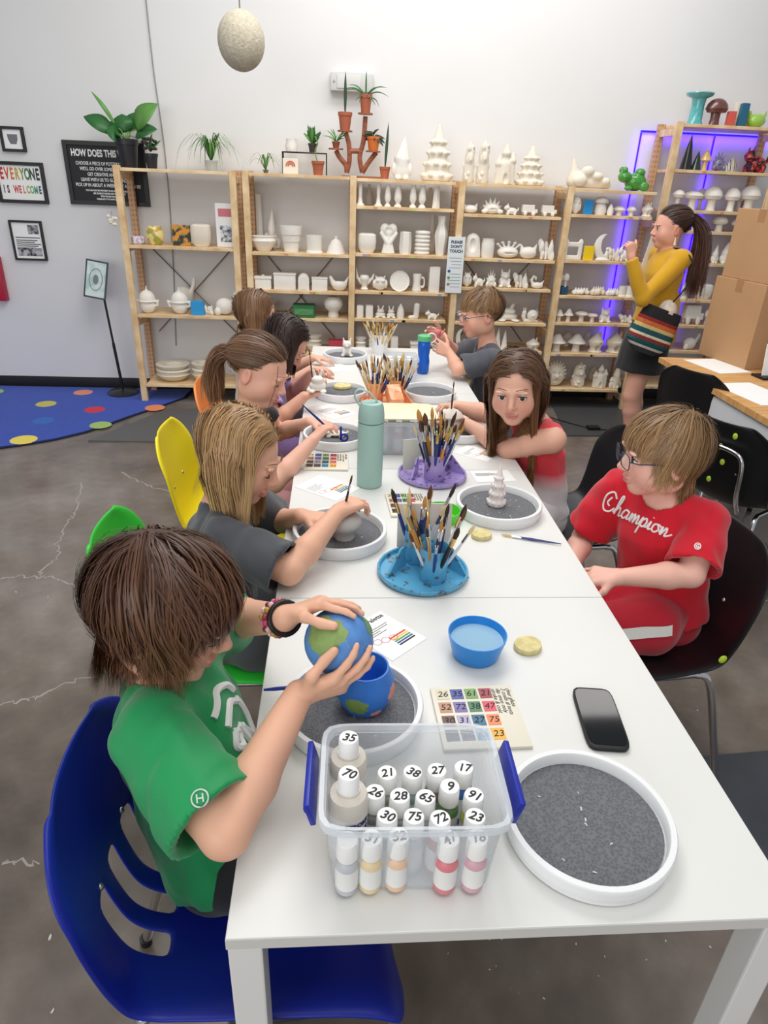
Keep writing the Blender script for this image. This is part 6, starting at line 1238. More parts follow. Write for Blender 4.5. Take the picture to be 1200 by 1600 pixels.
gl = thing('painted_globe_lid', 'rounded lid painted blue with green land, held in both hands', 'lid', tuple(GC - np.array((0, 0, GR))))
obj('ball', MB().ball((0, 0, GR), (GR, GR, GR * 0.97), 32, 20), mat('globe_blue', (92, 146, 214), 0.5, vary=0.2, vscale=40), gl)
def land(dirv, ra, rgb, seed):
    rr = random.Random(seed); d = nz(dirv); a = nz(np.cross(d, (0, 0, 1))); b = np.cross(d, a); v = []; f = []; n = 20
    v.append(d * (GR * 1.02))
    for ring in (0.5, 1.0):
        for k in range(n):
            t = 2 * PI * k / n; j = ra * ring * (rr.uniform(0.72, 1.12) if ring == 1 else 1); q = nz(d * math.cos(j) + (a * math.cos(t) + b * math.sin(t)) * math.sin(j)); v.append(q * GR * (1.02 if ring < 1 else 0.995))
    for k in range(n): f.append((0, 1 + k, 1 + (k + 1) % n)); f.append((1 + k, 1 + n + k, 1 + n + (k + 1) % n, 1 + (k + 1) % n))
    obj('painted_land', MB().add([p + np.array((0, 0, GR)) for p in v], f), mat('land_%d' % rgb[0], rgb, 0.6, vary=0.2, vscale=70), gl)
land((-0.45, -0.65, 0.62), 0.72, (138, 164, 96), 3); land((0.9, 0.1, 0.5), 0.35, (112, 150, 110), 5)
bh = thing('paintbrush', 'blue handled brush poking out beyond the tray edge by green shirt', 'brush', tuple(az(412, 1078, TABLE_Z + 0.041))); bh.rotation_mode = 'QUATERNION'
p_ = az(470, 1073, TABLE_Z + 0.036); bh.rotation_quaternion = Vector(p_ - az(412, 1078, TABLE_Z + 0.041)).to_track_quat('Z', 'X'); obj('handle', MB().lathe([(0.002, 0), (0.0034, 0.02), (0.0034, 0.12)], 8), NAVY, bh)
obj('ferrule', MB().lathe([(0.0036, 0.12), (0.0034, 0.14)], 8), FERR[1], bh); obj('bristles', MB().lathe([(0.0034, 0.14), (0.004, 0.15), (0.001, 0.165)], 8), BRI[0], bh)

# ------------------------------------------------------------------ blonde child
def person_blonde():
    H = Head((-0.232, 1.508, 0.985), (0.90, -0.20, -0.36), (0.3, 0, 1), 1.04)
    wr = az(528, 800, 0.845); el = az(452, 893, 0.785); wl = az(470, 806, 0.80); ell_ = az(400, 815, 0.72)
    sh = {'r': ((-0.262, 1.375, 0.825), el, wr), 'l': ((-0.262, 1.625, 0.825), (-0.17, 1.70, 0.70), wl)}
    hands = [dict(w=wr, d=nz((0.55, 0.45, 0.10)), n=(0.35, 0.2, -0.9), side=1, curl=(0.55, 0.8, 0.6), spread=0.02, thumb=0.9, k=0.86),
             dict(w=wl, d=nz((0.85, -0.15, -0.05)), n=(0.0, 0.0, -1), side=-1, curl=(0.15, 0.35, 0.3), spread=0.15, thumb=0.5, k=0.82)]
    legs = [((-0.20, 1.40, 0.515), (0.08, 1.41, 0.50), (0.07, 1.42, 0.07)), ((-0.20, 1.55, 0.515), (0.08, 1.57, 0.50), (0.07, 1.57, 0.07))]
    root, SP, S, up, fr = kid('blonde child in charcoal shirt painting a bowl, sitting on the green chair', H, (-0.30, 1.48, 0.52), (-0.285, 1.50, 0.855), sh, (228, 176, 148), (74, 76, 82), hands, legs, vox=0.0036, sleeve=0.9, loose=0.01, closed=True, pants=(70, 72, 76), shirt_mat=cloth((72, 74, 80), 'charcoal_jersey'))
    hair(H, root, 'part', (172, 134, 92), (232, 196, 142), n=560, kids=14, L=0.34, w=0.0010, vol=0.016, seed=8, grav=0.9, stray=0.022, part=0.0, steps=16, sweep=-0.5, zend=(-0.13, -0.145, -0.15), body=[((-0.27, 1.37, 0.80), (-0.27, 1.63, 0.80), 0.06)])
    p = az(541, 790, 0.85); q = az(549, 748, 0.93)
    brush(az(534, 812, 0.80), np.array(q) - np.array(az(534, 812, 0.80)), 'dark handled brush held upright by the blonde child', 3, 1, 0, 0.9, 0.95)
person_blonde()
# ------------------------------------------------------------------ girl with ponytail
def person_pony():
    H = Head((-0.262, 2.262, 0.99), (0.86, -0.34, -0.36), (0.25, 0, 1), 1.04)
    wr = az(487, 690, 0.82); el = az(428, 755, 0.72); wl = az(470, 690, 0.80)
    sh = {'r': ((-0.30, 2.13, 0.82), el, wr), 'l': ((-0.30, 2.385, 0.82), (-0.22, 2.45, 0.70), (-0.10, 2.36, 0.775))}
    hands = [dict(w=wr, d=nz((0.35, 0.35, 0.30)), n=(0.6, 0.1, -0.75), side=1, curl=(0.5, 0.75, 0.55), spread=0.03, thumb=0.9, k=0.86),
             dict(w=(-0.10, 2.36, 0.775), d=(0.9, -0.2, 0.0), n=(0, 0, -1), side=-1, curl=(0.15, 0.3, 0.3), thumb=0.4, k=0.8)]
    legs = [((-0.22, 2.15, 0.515), (0.06, 2.16, 0.50), (0.05, 2.17, 0.07)), ((-0.22, 2.30, 0.515), (0.06, 2.32, 0.50), (0.05, 2.32, 0.07))]
    root, SP, S, up, fr = kid('girl with brown ponytail and black top, painting with a blue brush', H, (-0.31, 2.24, 0.52), (-0.305, 2.258, 0.855), sh, (232, 178, 156), (40, 38, 42), hands, legs, vox=0.0038, sleeve=0.5, closed=True, pants=(196, 140, 140), brow=(84, 58, 44))
    hair(H, root, 'tie', (104, 76, 58), (140, 104, 78), n=520, kids=12, w=0.0010, vol=0.008, seed=12, tie=(0, -0.115, 0.005), tail=0.20, stray=0.02, steps=14)
    T = H.w((0, -0.118, 0.005)); ax = H.d((0, 1, 0)); a1 = H.d((1, 0, 0)); a2 = H.d((0, 0, 1))
    wob(root, MB().tube([T + (a1 * cos(t) + a2 * sin(t)) * 0.016 for t in np.linspace(0, 2 * PI, 17)[:-1]], 0.006, 8, closed=True), 'hair_tie', mat('tie_pink', (196, 70, 90), 0.7))
    # loose strand by the cheek
    wob(root, MB().tube(catmull([H.w((0.045, 0.07, 0.06)), H.w((0.056, 0.088, 0.01)), H.w((0.058, 0.092, -0.05)), H.w((0.05, 0.09, -0.10))], 12), [0.0014] * 8 + [0.0012, 0.0010, 0.0007, 0.0004], 6), 'loose_lock', mat('hair_lock', (120, 88, 66), 0.5))
    b0 = az(472, 632, 0.90); b1 = az(522, 678, 0.795); brush(b0, np.array(b1) - np.array(b0), 'royal blue handled brush held by the ponytailed girl', 0, 1, 1, 1.2, float(np.linalg.norm(np.array(b1) - np.array(b0))) / 0.156)
person_pony()
# ------------------------------------------------------------------ dark haired girl in purple
def person_dark():
    H = Head((-0.215, 2.775, 0.975), (0.74, -0.12, -0.66), (0.5, 0, 1), 1.0)
    wr = az(470, 628, 0.82); wl = az(490, 605, 0.83)
    sh = {'r': ((-0.31, 2.65, 0.81), (-0.24, 2.56, 0.70), (-0.13, 2.60, 0.80)), 'l': ((-0.31, 2.90, 0.81), (-0.20, 2.95, 0.70), (-0.11, 2.82, 0.83))}
    hands = [dict(w=(-0.13, 2.60, 0.80), d=(0.8, 0.1, 0.2), n=(0.1, 0.1, 1), side=-1, curl=(0.4, 0.6, 0.4), thumb=0.5, k=0.82), dict(w=(-0.11, 2.82, 0.83), d=(0.55, -0.45, 0.4), n=(0.4, -0.6, -0.3), side=1, curl=(0.5, 0.7, 0.5), thumb=0.9, k=0.82)]
    legs = [((-0.22, 2.70, 0.515), (0.06, 2.71, 0.50), (0.05, 2.72, 0.07)), ((-0.22, 2.85, 0.515), (0.06, 2.87, 0.50), (0.05, 2.87, 0.07))]
    root, *_ = kid('dark haired girl in lilac top bending over a white figure', H, (-0.33, 2.78, 0.52), (-0.29, 2.775, 0.85), sh, (226, 172, 148), (176, 150, 206), hands, legs, vox=0.0046, sleeve=0.6, loose=0.012, closed=True, pants=(150, 120, 180), brow=(60, 44, 38))
    hair(H, root, 'part', (50, 36, 32), (70, 50, 42), n=400, kids=10, L=0.30, w=0.0013, vol=0.012, seed=21, grav=0.9, stray=0.02, sweep=-0.8, zend=(-0.06, -0.10, -0.14))
    b0 = az(489, 600, 0.84); b1 = az(484, 553, 0.96); brush(b0, np.array(b1) - np.array(b0), 'slim brush held upright by the girl in lilac', 3, 1, 0, 0.8, 0.9)
person_dark()
def stool(label, p, rgb):
    r = thing('stool', label, 'stool', (p[0], p[1], 0)); obj('seat', MB().lathe([(0.155, 0.415), (0.165, 0.425), (0.16, 0.445), (0.15, 0.448)], 28), mat('stool_%d' % rgb[0], rgb, 0.5), r)
    for k in range(4): a = PI / 4 + k * PI / 2; obj('leg', MB().tube([(0.11 * cos(a), 0.11 * sin(a), 0.416), (0.16 * cos(a), 0.16 * sin(a), 0.0)], 0.011, 8), CHROME, r)
def person_brown():
    H = Head((-0.385, 3.255, 0.995), (0.95, 0.15, -0.22), (0.1, 0, 1), 1.02)
    sh = {'r': ((-0.40, 3.13, 0.81), (-0.30, 3.08, 0.66), (-0.12, 3.12, 0.775)), 'l': ((-0.40, 3.38, 0.81), (-0.30, 3.42, 0.66), (-0.12, 3.34, 0.775))}
    hands = [dict(w=(-0.12, 3.12, 0.775), d=(1, 0.1, 0), n=(0, 0, -1), side=1, k=0.8), dict(w=(-0.12, 3.34, 0.775), d=(1, -0.1, 0), n=(0, 0, -1), side=-1, k=0.8)]
    legs = [((-0.34, 3.18, 0.515), (-0.05, 3.19, 0.50), (-0.06, 3.20, 0.07)), ((-0.34, 3.32, 0.515), (-0.05, 3.33, 0.50), (-0.06, 3.33, 0.07))]
    root, *_ = kid('child with light brown bob at the far left of the table', H, (-0.42, 3.25, 0.52), (-0.40, 3.255, 0.85), sh, (230, 180, 156), (196, 188, 180), hands, legs, vox=0.0046, closed=False, pants=(80, 84, 96))
    hair(H, root, 'part', (112, 82, 58), (164, 124, 86), n=400, kids=10, L=0.30, w=0.0013, vol=0.014, seed=23, grav=0.9, stray=0.02, sweep=-0.5, zend=(-0.08, -0.12, -0.14))
person_brown()
stool('pale round stool under the far bob haired child', (-0.42, 3.25), (206, 204, 200))
# ------------------------------------------------------------------ boy in grey with glasses
def person_grey():
    H = Head((0.685, 3.235, 1.035), (-0.97, -0.12, -0.20), (-0.12, 0, 1), 1.04)
    wl = az(684, 540, 0.86); el = az(716, 578, 0.79)
    sh = {'l': ((0.735, 3.105, 0.845), el, (0.545, 3.20, 0.845)), 'r': ((0.735, 3.36, 0.85), (0.62, 3.43, 0.78), (0.525, 3.33, 0.90))}
    hands = [dict(w=(0.545, 3.20, 0.845), d=(-0.75, 0.35, 0.35), n=(-0.3, 0.9, 0.1), side=-1, curl=(0.4, 0.6, 0.4), thumb=0.7, k=0.86), dict(w=(0.525, 3.33, 0.90), d=(-0.8, -0.1, 0.2), n=(-0.2, -0.9, 0), side=1, curl=(0.4, 0.6, 0.4), thumb=0.7, k=0.86)]
    legs = [((0.70, 3.31, 0.53), (0.44, 3.31, 0.50), (0.45, 3.30, 0.07)), ((0.70, 3.16, 0.53), (0.44, 3.15, 0.50), (0.45, 3.15, 0.07))]
    root, *_ = kid('boy with glasses and dark grey shirt at the far right of the table', H, (0.77, 3.235, 0.54), (0.735, 3.235, 0.885), sh, (230, 176, 150), (84, 86, 94), hands, legs, vox=0.004, closed=False, looking=(0, 1, -0.5), sleeve=0.85, loose=0.008, shirt_mat=cloth((82, 84, 92), 'slate_jersey'), pants=ramp2('camo', (58, 60, 52), (150, 150, 136), 28, 0.9, 0.45, 0.58))
    hair(H, root, 'mop', (128, 98, 70), (176, 138, 98), n=460, kids=11, L=0.25, w=0.0011, vol=0.010, seed=31, grav=0.7, stray=0.03, fringe=0.8, zend=(0.045, 0.030, -0.045))
    glasses(root, H, (66, 72, 96))
person_grey()
stool('dark round stool under the boy in grey with glasses', (0.77, 3.235), (40, 40, 44))
pot('jug', 0.49, 3.27, 0.895, 0.07, 0.07, 'small pink and white figure held up by the boy in grey', mat('pink_glaze', (220, 130, 130), 0.4))
# ------------------------------------------------------------------ girl in red tank top
def person_long():
    H = Head((0.592, 2.125, 0.992), (-0.36, -0.90, -0.16), (-0.06, 0.05, 1), 1.06)
    wl = az(725, 660, 0.79); el = az(793, 702, 0.765); wr = az(712, 634, 0.81); er = az(765, 648, 0.80)
    sh = {'l': ((0.715, 2.045, 0.835), el, wl), 'r': ((0.66, 2.285, 0.845), er, wr)}
    hands = [dict(w=wl, d=(-0.9, 0.2, 0.03), n=(0.1, 0.5, -0.6), side=1, curl=(0.2, 0.35, 0.3), thumb=0.4, k=0.84), dict(w=wr, d=(-0.8, -0.25, 0.05), n=(-0.1, -0.3, -0.9), side=1, curl=(0.7, 0.9, 0.6), thumb=0.9, k=0.84)]
    legs = [((0.70, 2.27, 0.52), (0.43, 2.27, 0.50), (0.44, 2.26, 0.07)), ((0.70, 2.10, 0.52), (0.43, 2.09, 0.50), (0.44, 2.10, 0.07))]
    dip = mat('dip_dye', (226, 70, 78), 0.85, sheen=0.2); nt = dip.node_tree; b = nt.nodes['Principled BSDF']; tc = nt.nodes.new('ShaderNodeTexCoord'); sx = nt.nodes.new('ShaderNodeSeparateXYZ'); nt.links.new(tc.outputs['Object'], sx.inputs[0])
    r = nt.nodes.new('ShaderNodeValToRGB'); e = r.color_ramp.elements; e[0].position = 0.63; e[0].color = lin(240, 236, 236); e[1].position = 0.70; e[1].color = lin(226, 66, 76); nt.links.new(sx.outputs[2], r.inputs[0]); nt.links.new(r.outputs[0], b.inputs['Base Color'])
    root, SP, S, up, fr = kid('girl with long brown hair and red tank top looking up while painting', H, (0.76, 2.19, 0.53), (0.685, 2.165, 0.862), sh, (226, 176, 152), (226, 70, 78), hands, legs, vox=0.0036, tank=True, closed=False, iris=(70, 56, 44), looking=(-0.1, 1, 0.05), pants=(236, 234, 234), shirt_mat=dip, loose=0.006, brow=(78, 56, 44), front=(-0.95, -0.3, 0), pantlen=0.9, arm_r=1.08)
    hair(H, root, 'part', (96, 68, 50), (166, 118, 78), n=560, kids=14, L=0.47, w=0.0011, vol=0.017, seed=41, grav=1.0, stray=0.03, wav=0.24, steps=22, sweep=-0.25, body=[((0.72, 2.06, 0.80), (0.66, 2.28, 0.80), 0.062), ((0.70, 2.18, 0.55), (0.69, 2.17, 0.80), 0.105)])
    b0 = az(706, 668, 0.80); b1 = az(708, 585, 0.985); b0 = np.array((b1[0] - 0.005, b1[1] + 0.03, 0.80)); b0 = az(704, 652, 0.80); brush(np.array(b0), np.array(az(711, 580, 1.0)) - np.array(b0), 'thin dark brush held by the girl in red tank top', 3, 1, 2, 0.9, 1.15)
person_long()
# ------------------------------------------------------------------ boy in red
def person_red():
    H = Head((0.842, 1.552, 0.985), (-0.96, 0.10, -0.10), (-0.02, 0.0, 1), 1.06)
    S_l, S_r = np.array((0.955, 1.475, 0.825)), np.array((0.80, 1.67, 0.830))
    el = az(1080, 898, 0.725); wl = az(968, 902, 0.70); er = (0.735, 1.70, 0.66); wr = (0.66, 1.58, 0.62)
    sh = {'l': (S_l, el, wl), 'r': (S_r, er, wr)}
    hands = [dict(w=wl, d=(-0.95, 0.25, -0.1), n=(0, 0.3, -1), side=1, curl=(0.3, 0.4, 0.3), k=0.9), dict(w=wr, d=(-0.3, -0.8, -0.3), n=(0, -0.1, -1), side=-1, curl=(0.3, 0.4, 0.3), k=0.9)]
    legs = [((0.84, 1.56, 0.53), (0.56, 1.57, 0.52), (0.57, 1.57, 0.07)), ((0.85, 1.44, 0.53), (0.60, 1.40, 0.52), (0.59, 1.38, 0.07))]
    root, SP, S, up, fr = kid('boy with glasses in red shirt and red shorts turned to the left', H, (0.935, 1.55, 0.53), (0.872, 1.566, 0.862), sh, (236, 184, 166), (212, 22, 44), hands, legs, vox=0.0034, size=1.05, closed=False, looking=(0, 1, 0), iris=(70, 90, 110), sleeve=0.85, loose=0.012, shirt_mat=cloth((206, 16, 40), 'red_jersey'), pants=cloth((186, 22, 44), 'red_shorts'), pantlen=0.92, brow=(130, 100, 70), collar=0.05)
    hair(H, root, 'mop', (132, 102, 70), (184, 146, 104), n=680, kids=15, L=0.30, w=0.0010, vol=0.016, seed=51, grav=0.75, flick=0.5, stray=0.032, lvar=0.18, wav=0.10, fringe=0.7, steps=15, crown=(0.0, -0.05, 0.1), zend=(0.032, -0.045, -0.155))
    glasses(root, H, (28, 36, 60), h=0.019)
    WP = MATS['white_print']; ux = nz(S['l'][0] - S['r'][0]); vd = nz(np.array((0.86, 1.5, 0.75)) - CAMPOS)
    # script word across the chest, written as strokes
    W = {'C': [[(0.75, 0.75), (0.45, 1.0), (0.1, 0.8), (0.05, 0.4), (0.25, 0.05), (0.6, 0.05), (0.85, 0.3)], [(0.45, 0.75), (0.3, 0.45), (0.5, 0.3)]], 'h': [[(0.0, 0.1), (0.25, 0.6), (0.3, 0.95), (0.18, 0.9), (0.1, 0.05)], [(0.1, 0.2), (0.3, 0.45), (0.4, 0.3), (0.4, 0.05), (0.55, 0.1)]],
         'a': [[(0.45, 0.4), (0.2, 0.45), (0.05, 0.2), (0.2, 0.03), (0.4, 0.2), (0.46, 0.42), (0.42, 0.08), (0.6, 0.1)]], 'm': [[(0.0, 0.1), (0.1, 0.42), (0.1, 0.03), (0.25, 0.42), (0.32, 0.3), (0.3, 0.03), (0.48, 0.42), (0.55, 0.3), (0.54, 0.05), (0.7, 0.1)]], 'p': [[(0.0, 0.1), (0.14, 0.45), (0.05, -0.35)], [(0.12, 0.3), (0.32, 0.45), (0.42, 0.25), (0.28, 0.03), (0.1, 0.1)], [(0.35, 0.06), (0.55, 0.1)]],
         'i': [[(0.0, 0.1), (0.12, 0.42), (0.1, 0.05), (0.28, 0.1)], [(0.15, 0.6), (0.17, 0.63)]], 'o': [[(0.3, 0.42), (0.08, 0.35), (0.06, 0.1), (0.25, 0.03), (0.42, 0.2), (0.3, 0.42), (0.55, 0.35)]], 'n': [[(0.0, 0.1), (0.1, 0.42), (0.1, 0.03), (0.3, 0.42), (0.38, 0.28), (0.36, 0.05), (0.6, 0.15), (0.75, 0.25)]]}
    adv = {'C': 0.85, 'h': 0.55, 'a': 0.58, 'm': 0.68, 'p': 0.53, 'i': 0.27, 'o': 0.52, 'n': 0.6}; x = 0; st = []
    for ch in 'Champion':
        st += [[(q[0] + x, q[1]) for q in s] for s in W[ch]]; x += adv[ch]
    pa, pb = np.array(az(938, 795, 0.775)), np.array(az(1042, 842, 0.74)); sc_ = np.linalg.norm(pb - pa) / x; uxx = nz(pb - pa); uyy = nz(np.cross(nz(np.cross(uxx, vd)), uxx)); uyy = nz(np.cross(vd, uxx)) * -1
    if uyy[2] < 0: uyy = -uyy
    print_on(root, st, pa, uxx * sc_, uyy * sc_ * 1.35, vd, 0.0026, WP, 'chest_lettering')
    c_ = np.array(az(1086, 853, 0.75)); ex = nz(np.cross(vd, (0, 0, 1)))
    print_on(root, [[(cos(a) * 0.8, sin(a)) for a in np.linspace(0, 2 * PI, 13)], [(0.4, 0.35), (0.0, 0.5), (-0.35, 0.0), (0.0, -0.5), (0.4, -0.3), (0.1, 0.0)]], c_, ex * 0.0085, np.array((0, 0, 0.0085)), vd, 0.0014, WP, 'sleeve_emblem')
    # white side stripe on the near leg of the shorts
    sh_ = [c for c in root.children if c.name.startswith('shorts')][0]; a, kn, _ = legs[1]; a = np.array(a); kn = np.array(kn); line = [a + (kn - a) * t + np.array((0, -0.2, 0.035)) for t in np.linspace(-0.1, 0.9, 16)]
    top = lift(root, sh_, [p + np.array((0, 0, 0.013)) for p in line], (0, 1, 0), 0.004); bot = lift(root, sh_, [p - np.array((0, 0, 0.013)) for p in line], (0, 1, 0), 0.004)
    ok = [(t, b_) for t, b_ in zip(top, bot) if t and b_]; v = [q for pr_ in ok for q in pr_]; f = [(2 * i, 2 * i + 1, 2 * i + 3, 2 * i + 2) for i in range(len(ok) - 1)]
    if f: obj('side_stripe', MB().add(v, f), cloth((226, 224, 218), 'stripe_white'), root)
person_red()
# ------------------------------------------------------------------ woman in mustard cardigan
def person_woman():
    k = 1.0; X, Y = 1.965, 4.16
    H = Head((1.965, 4.17, 1.395), (-0.97, 0.05, -0.06), (-0.02, 0, 1), 1.05)
    root = thing('person', 'woman in mustard cardigan and black skirt standing by the racks', 'person', (X, Y, 0), group='people around the tables')
    neck = np.array((1.985, 4.17, 1.275)); hip = np.array((1.955, 4.16, 0.80)); up = nz(neck - hip); fr = np.array((-1, 0, 0)); lo = (1.60, 3.90, 0.0); hi = (2.25, 4.45, 1.62)
    Sl, Sr = np.array((2.0, 4.02, 1.235)), np.array((2.0, 4.32, 1.235)); El = ay(1005, 466, 3.97); Wl = ay(986, 402, 3.99); Er = np.array((2.0, 4.37, 1.02)); Wr = np.array((2.05, 4.33, 0.80))
    kl, al = np.array((1.90, 4.08, 0.40)), np.array((1.955, 4.07, 0.06)); kr, ar = np.array((1.985, 4.24, 0.40)), np.array((2.05, 4.25, 0.06))
    F = Field(lo, hi, 0.0052); F.chain([hip, hip + (neck - hip) * 0.35, hip + (neck - hip) * 0.7], [0.135, 0.105, 0.125], 0.03, flat=fr, fs=0.7); F.cone(hip + (neck - hip) * 0.7, neck - up * 0.03, 0.12, 0.06, 0.03, flat=fr, fs=0.7)
    for a, e, w_ in ((Sl, El, Wl), (Sr, Er, Wr)):
        F.cone(neck - up * 0.03, a, 0.04, 0.045, 0.03); F.chain([a, e], [0.044, 0.036], 0.012); F.chain([e, e + (w_ - e) * 0.3, w_], [0.035, 0.036, 0.023], 0.01)
    hand(F, Wl, (-0.2, 0.1, 1), (-0.3, 0.9, 0.1), -1, 0.95, curl=(1.3, 1.5, 1.0), thumb=0.9); hand(F, Wr, (-0.1, 0, -1), (0, -0.9, 0.0), 1, 0.95, curl=(0.5, 0.7, 0.5), thumb=0.6)
    for hx, kn, an in (((1.95, 4.09, 0.76), kl, al), ((1.97, 4.23, 0.76), kr, ar)):
        F.chain([hx, kn], [0.088, 0.056], 0.02); F.chain([kn, kn + (an - kn) * 0.3, an], [0.053, 0.054, 0.033], 0.012); F.cone(an + np.array((0.01, 0, -0.025)), an + np.array((-0.15, 0, -0.035)), 0.033, 0.024, 0.015)
    add_head(F, H, neck=neck - up * 0.01, nr=0.042); o, P = fmesh(root, F, 'body', SKIN); colattr(o.data, skin_colour(H, P, (228, 172, 150)))
    MU = cloth((206, 156, 24), 'mustard_knit'); G = Field(lo, hi, 0.006)
    G.chain([hip + up * 0.0, hip + (neck - hip) * 0.35, hip + (neck - hip) * 0.7], [0.150, 0.122, 0.140], 0.03, flat=fr, fs=0.76); G.cone(hip + (neck - hip) * 0.7, neck - up * 0.035, 0.135, 0.07, 0.03, flat=fr, fs=0.74); G.cone(hip + np.array((0.06, 0, 0.12)), hip + np.array((0.075, 0, -0.02)), 0.135, 0.135, 0.04, flat=fr, fs=0.7)
    for a, e, w_ in ((Sl, El, Wl), (Sr, Er, Wr)):
        G.cone(neck - up * 0.04, a, 0.045, 0.054, 0.03); G.chain([a, e], [0.055, 0.047], 0.015); d2 = nz(w_ - e); G.cone(e, w_, 0.047, 0.034, 0.01, cut=[(w_ - d2 * 0.01, d2)])
    G.plane(hip - np.array((0, 0, 0.02)), (-0.75, 0, -1)); G.cone(neck - up * 0.03, neck + up * 0.12, 0.052, 0.07, 0.004, mode='s'); fmesh(root, G, 'cardigan', MU, wrinkles(0.004, 34, 8))
    K = Field(lo, hi, 0.007); K.chain([hip + up * 0.05, hip - np.array((0, 0, 0.12)), np.array((1.945, 4.16, 0.53))], [0.125, 0.165, 0.19], 0.03, flat=fr, fs=0.8, cut=[((0, 0, 0.555), (0, 0, -1))]); fmesh(root, K, 'skirt', cloth((22, 22, 26), 'black_skirt'), wrinkles(0.004, 30, 9, aniso=(1, 1, 0.15)))
    for an in (al, ar):
        S_ = Field(an - 0.22, an + 0.12, 0.007); S_.cone((an[0] + 0.015, an[1], 0.032), (an[0] - 0.15, an[1], 0.026), 0.036, 0.028, 0.02); S_.plane((0, 0, 0.002), (0, 0, -1)); S_.plane((0, 0, 0.05), (0, 0, 1)); fmesh(root, S_, 'shoe', mat('shoe_black', (26, 24, 26), 0.5))
    face_bits(root, H, brow=(60, 42, 34), looking=(0, 1, 0))
    hair(H, root, 'tie', (70, 48, 40), (92, 62, 50), n=420, kids=10, w=0.0012, vol=0.009, seed=61, tie=(0, -0.108, 0.05), tail=0.44, stray=0.02, steps=16, taildir=(0, -1, -0.2))
    wob(root, MB().tube([H.w((0.078, -0.005, -0.045)), H.w((0.080, -0.005, -0.085))], [0.003, 0.009], 8), 'earring', mat('earring_cream', (230, 214, 196), 0.4)); wob(root, MB().tube([H.w((-0.078, -0.005, -0.045)), H.w((-0.080, -0.005, -0.085))], [0.003, 0.009], 8), 'earring', MATS['earring_cream'])
    # bag with woven stripes
    b = thing('shoulder_bag', 'striped woven shoulder bag hanging at the woman hip', 'bag', (1.86, 3.975, 0.70))
    for i, (z0, z1, c) in enumerate(((0.0, 0.03, (60, 58, 66)), (0.03, 0.045, (226, 220, 206)), (0.045, 0.075, (30, 86, 90)), (0.075, 0.095, (140, 50, 44)), (0.095, 0.11, (226, 214, 190)), (0.11, 0.14, (30, 84, 92)), (0.14, 0.16, (214, 190, 120)), (0.16, 0.185, (200, 110, 60)), (0.185, 0.205, (150, 44, 44)), (0.205, 0.27, (38, 36, 40)))):
        f = lambda z: 0.135 - 0.25 * (z / 0.27 - 0.25) ** 2 * 0.16 - 0.06 * max(0, 0.06 - z) / 0.06
        obj('woven_stripe', MB().lathe([(f(z0), z0), (f((z0 + z1) / 2) * 1.01, (z0 + z1) / 2), (f(z1), z1)], 32, Tm(ry=0.30, s=(1, 0.42, 1)), sq=3), cloth(c, 'weave%d' % i, bump=0) if False else mat('weave%d' % i, c, 0.9, vary=0.25, vscale=60), b)
    obj('flap', MB().ball((0.10, 0.0, 0.24), (0.06, 0.05, 0.075), 14, 10), mat('flap_cream', (220, 206, 190), 0.8, vary=0.3, vscale=30), b)
    obj('strap', MB().tube(catmull([(0.08, 0.0, 0.24), (0.17, -0.045, 0.42), (0.16, -0.02, 0.55), (0.12, 0.14, 0.585), (0.10, 0.2, 0.5)], 20), 0.008, 8, flat=0.5), mat('strap_black', (30, 26, 26), 0.7), b)
    s = tag(obj('paper_sheet', MB().box(-0.06, 0.06, -0.001, 0.001, -0.13, 0.13), PAPER, None, tuple(ay(1018, 405, 4.40)), (0.0, 0.18, 0.25)), 'printed white sheet on the rack beside the woman face', 'paper')
person_woman()
# ------------------------------------------------------------------ desk at the right with boxes
dk = thing('side_desk', 'white metal desk with honey wood top at the right edge', 'desk', (2.30, 3.15, 0))
OAK = ramp2('honey_wood', (196, 142, 84), (226, 178, 118), 6, 0.4, 0.3, 0.7, stretch=(1, 8, 1))
dv = nz(az(1200, 655, 0.74) - az(1030, 558, 0.74)); dn = np.array((-dv[1], dv[0], 0)); c0 = az(1030, 558, 0.74)
def quad(a, b): return c0 + dv * a + dn * b - np.array((2.30, 3.15, 0))
def prism_at(poly, z0, z1): return MB().prism([tuple(quad(a, b)[:2]) for a, b in poly], z0, z1)
obj('top', prism_at([(0, 0), (1.5, 0), (1.5, 0.75), (0, 0.75)], 0.712, 0.74), OAK, dk, smooth=False)
ENW = mat('desk_white', (222, 226, 232), 0.4)
obj('apron', prism_at([(0.25, 0.02), (1.46, 0.02), (1.46, 0.04), (0.25, 0.04)], 0.58, 0.711), ENW, dk, smooth=False)
obj('drawer_front', prism_at([(0.62, 0.012), (1.2, 0.012), (1.2, 0.02), (0.62, 0.02)], 0.595, 0.70), ENW, dk, smooth=False)
for a, b in ((0.05, 0.05), (1.40, 0.05), (0.05, 0.65), (1.40, 0.65)):
    obj('leg', prism_at([(a, b), (a + 0.05, b), (a + 0.05, b + 0.05), (a, b + 0.05)], 0, 0.711), ENW, dk, smooth=False)
KRAFT = mat('kraft_card', (186, 146, 106), 0.8, vary=0.06, vscale=5, bump=0.08, bscale=50); TAPEB = mat('kraft_tape', (170, 128, 88), 0.5)
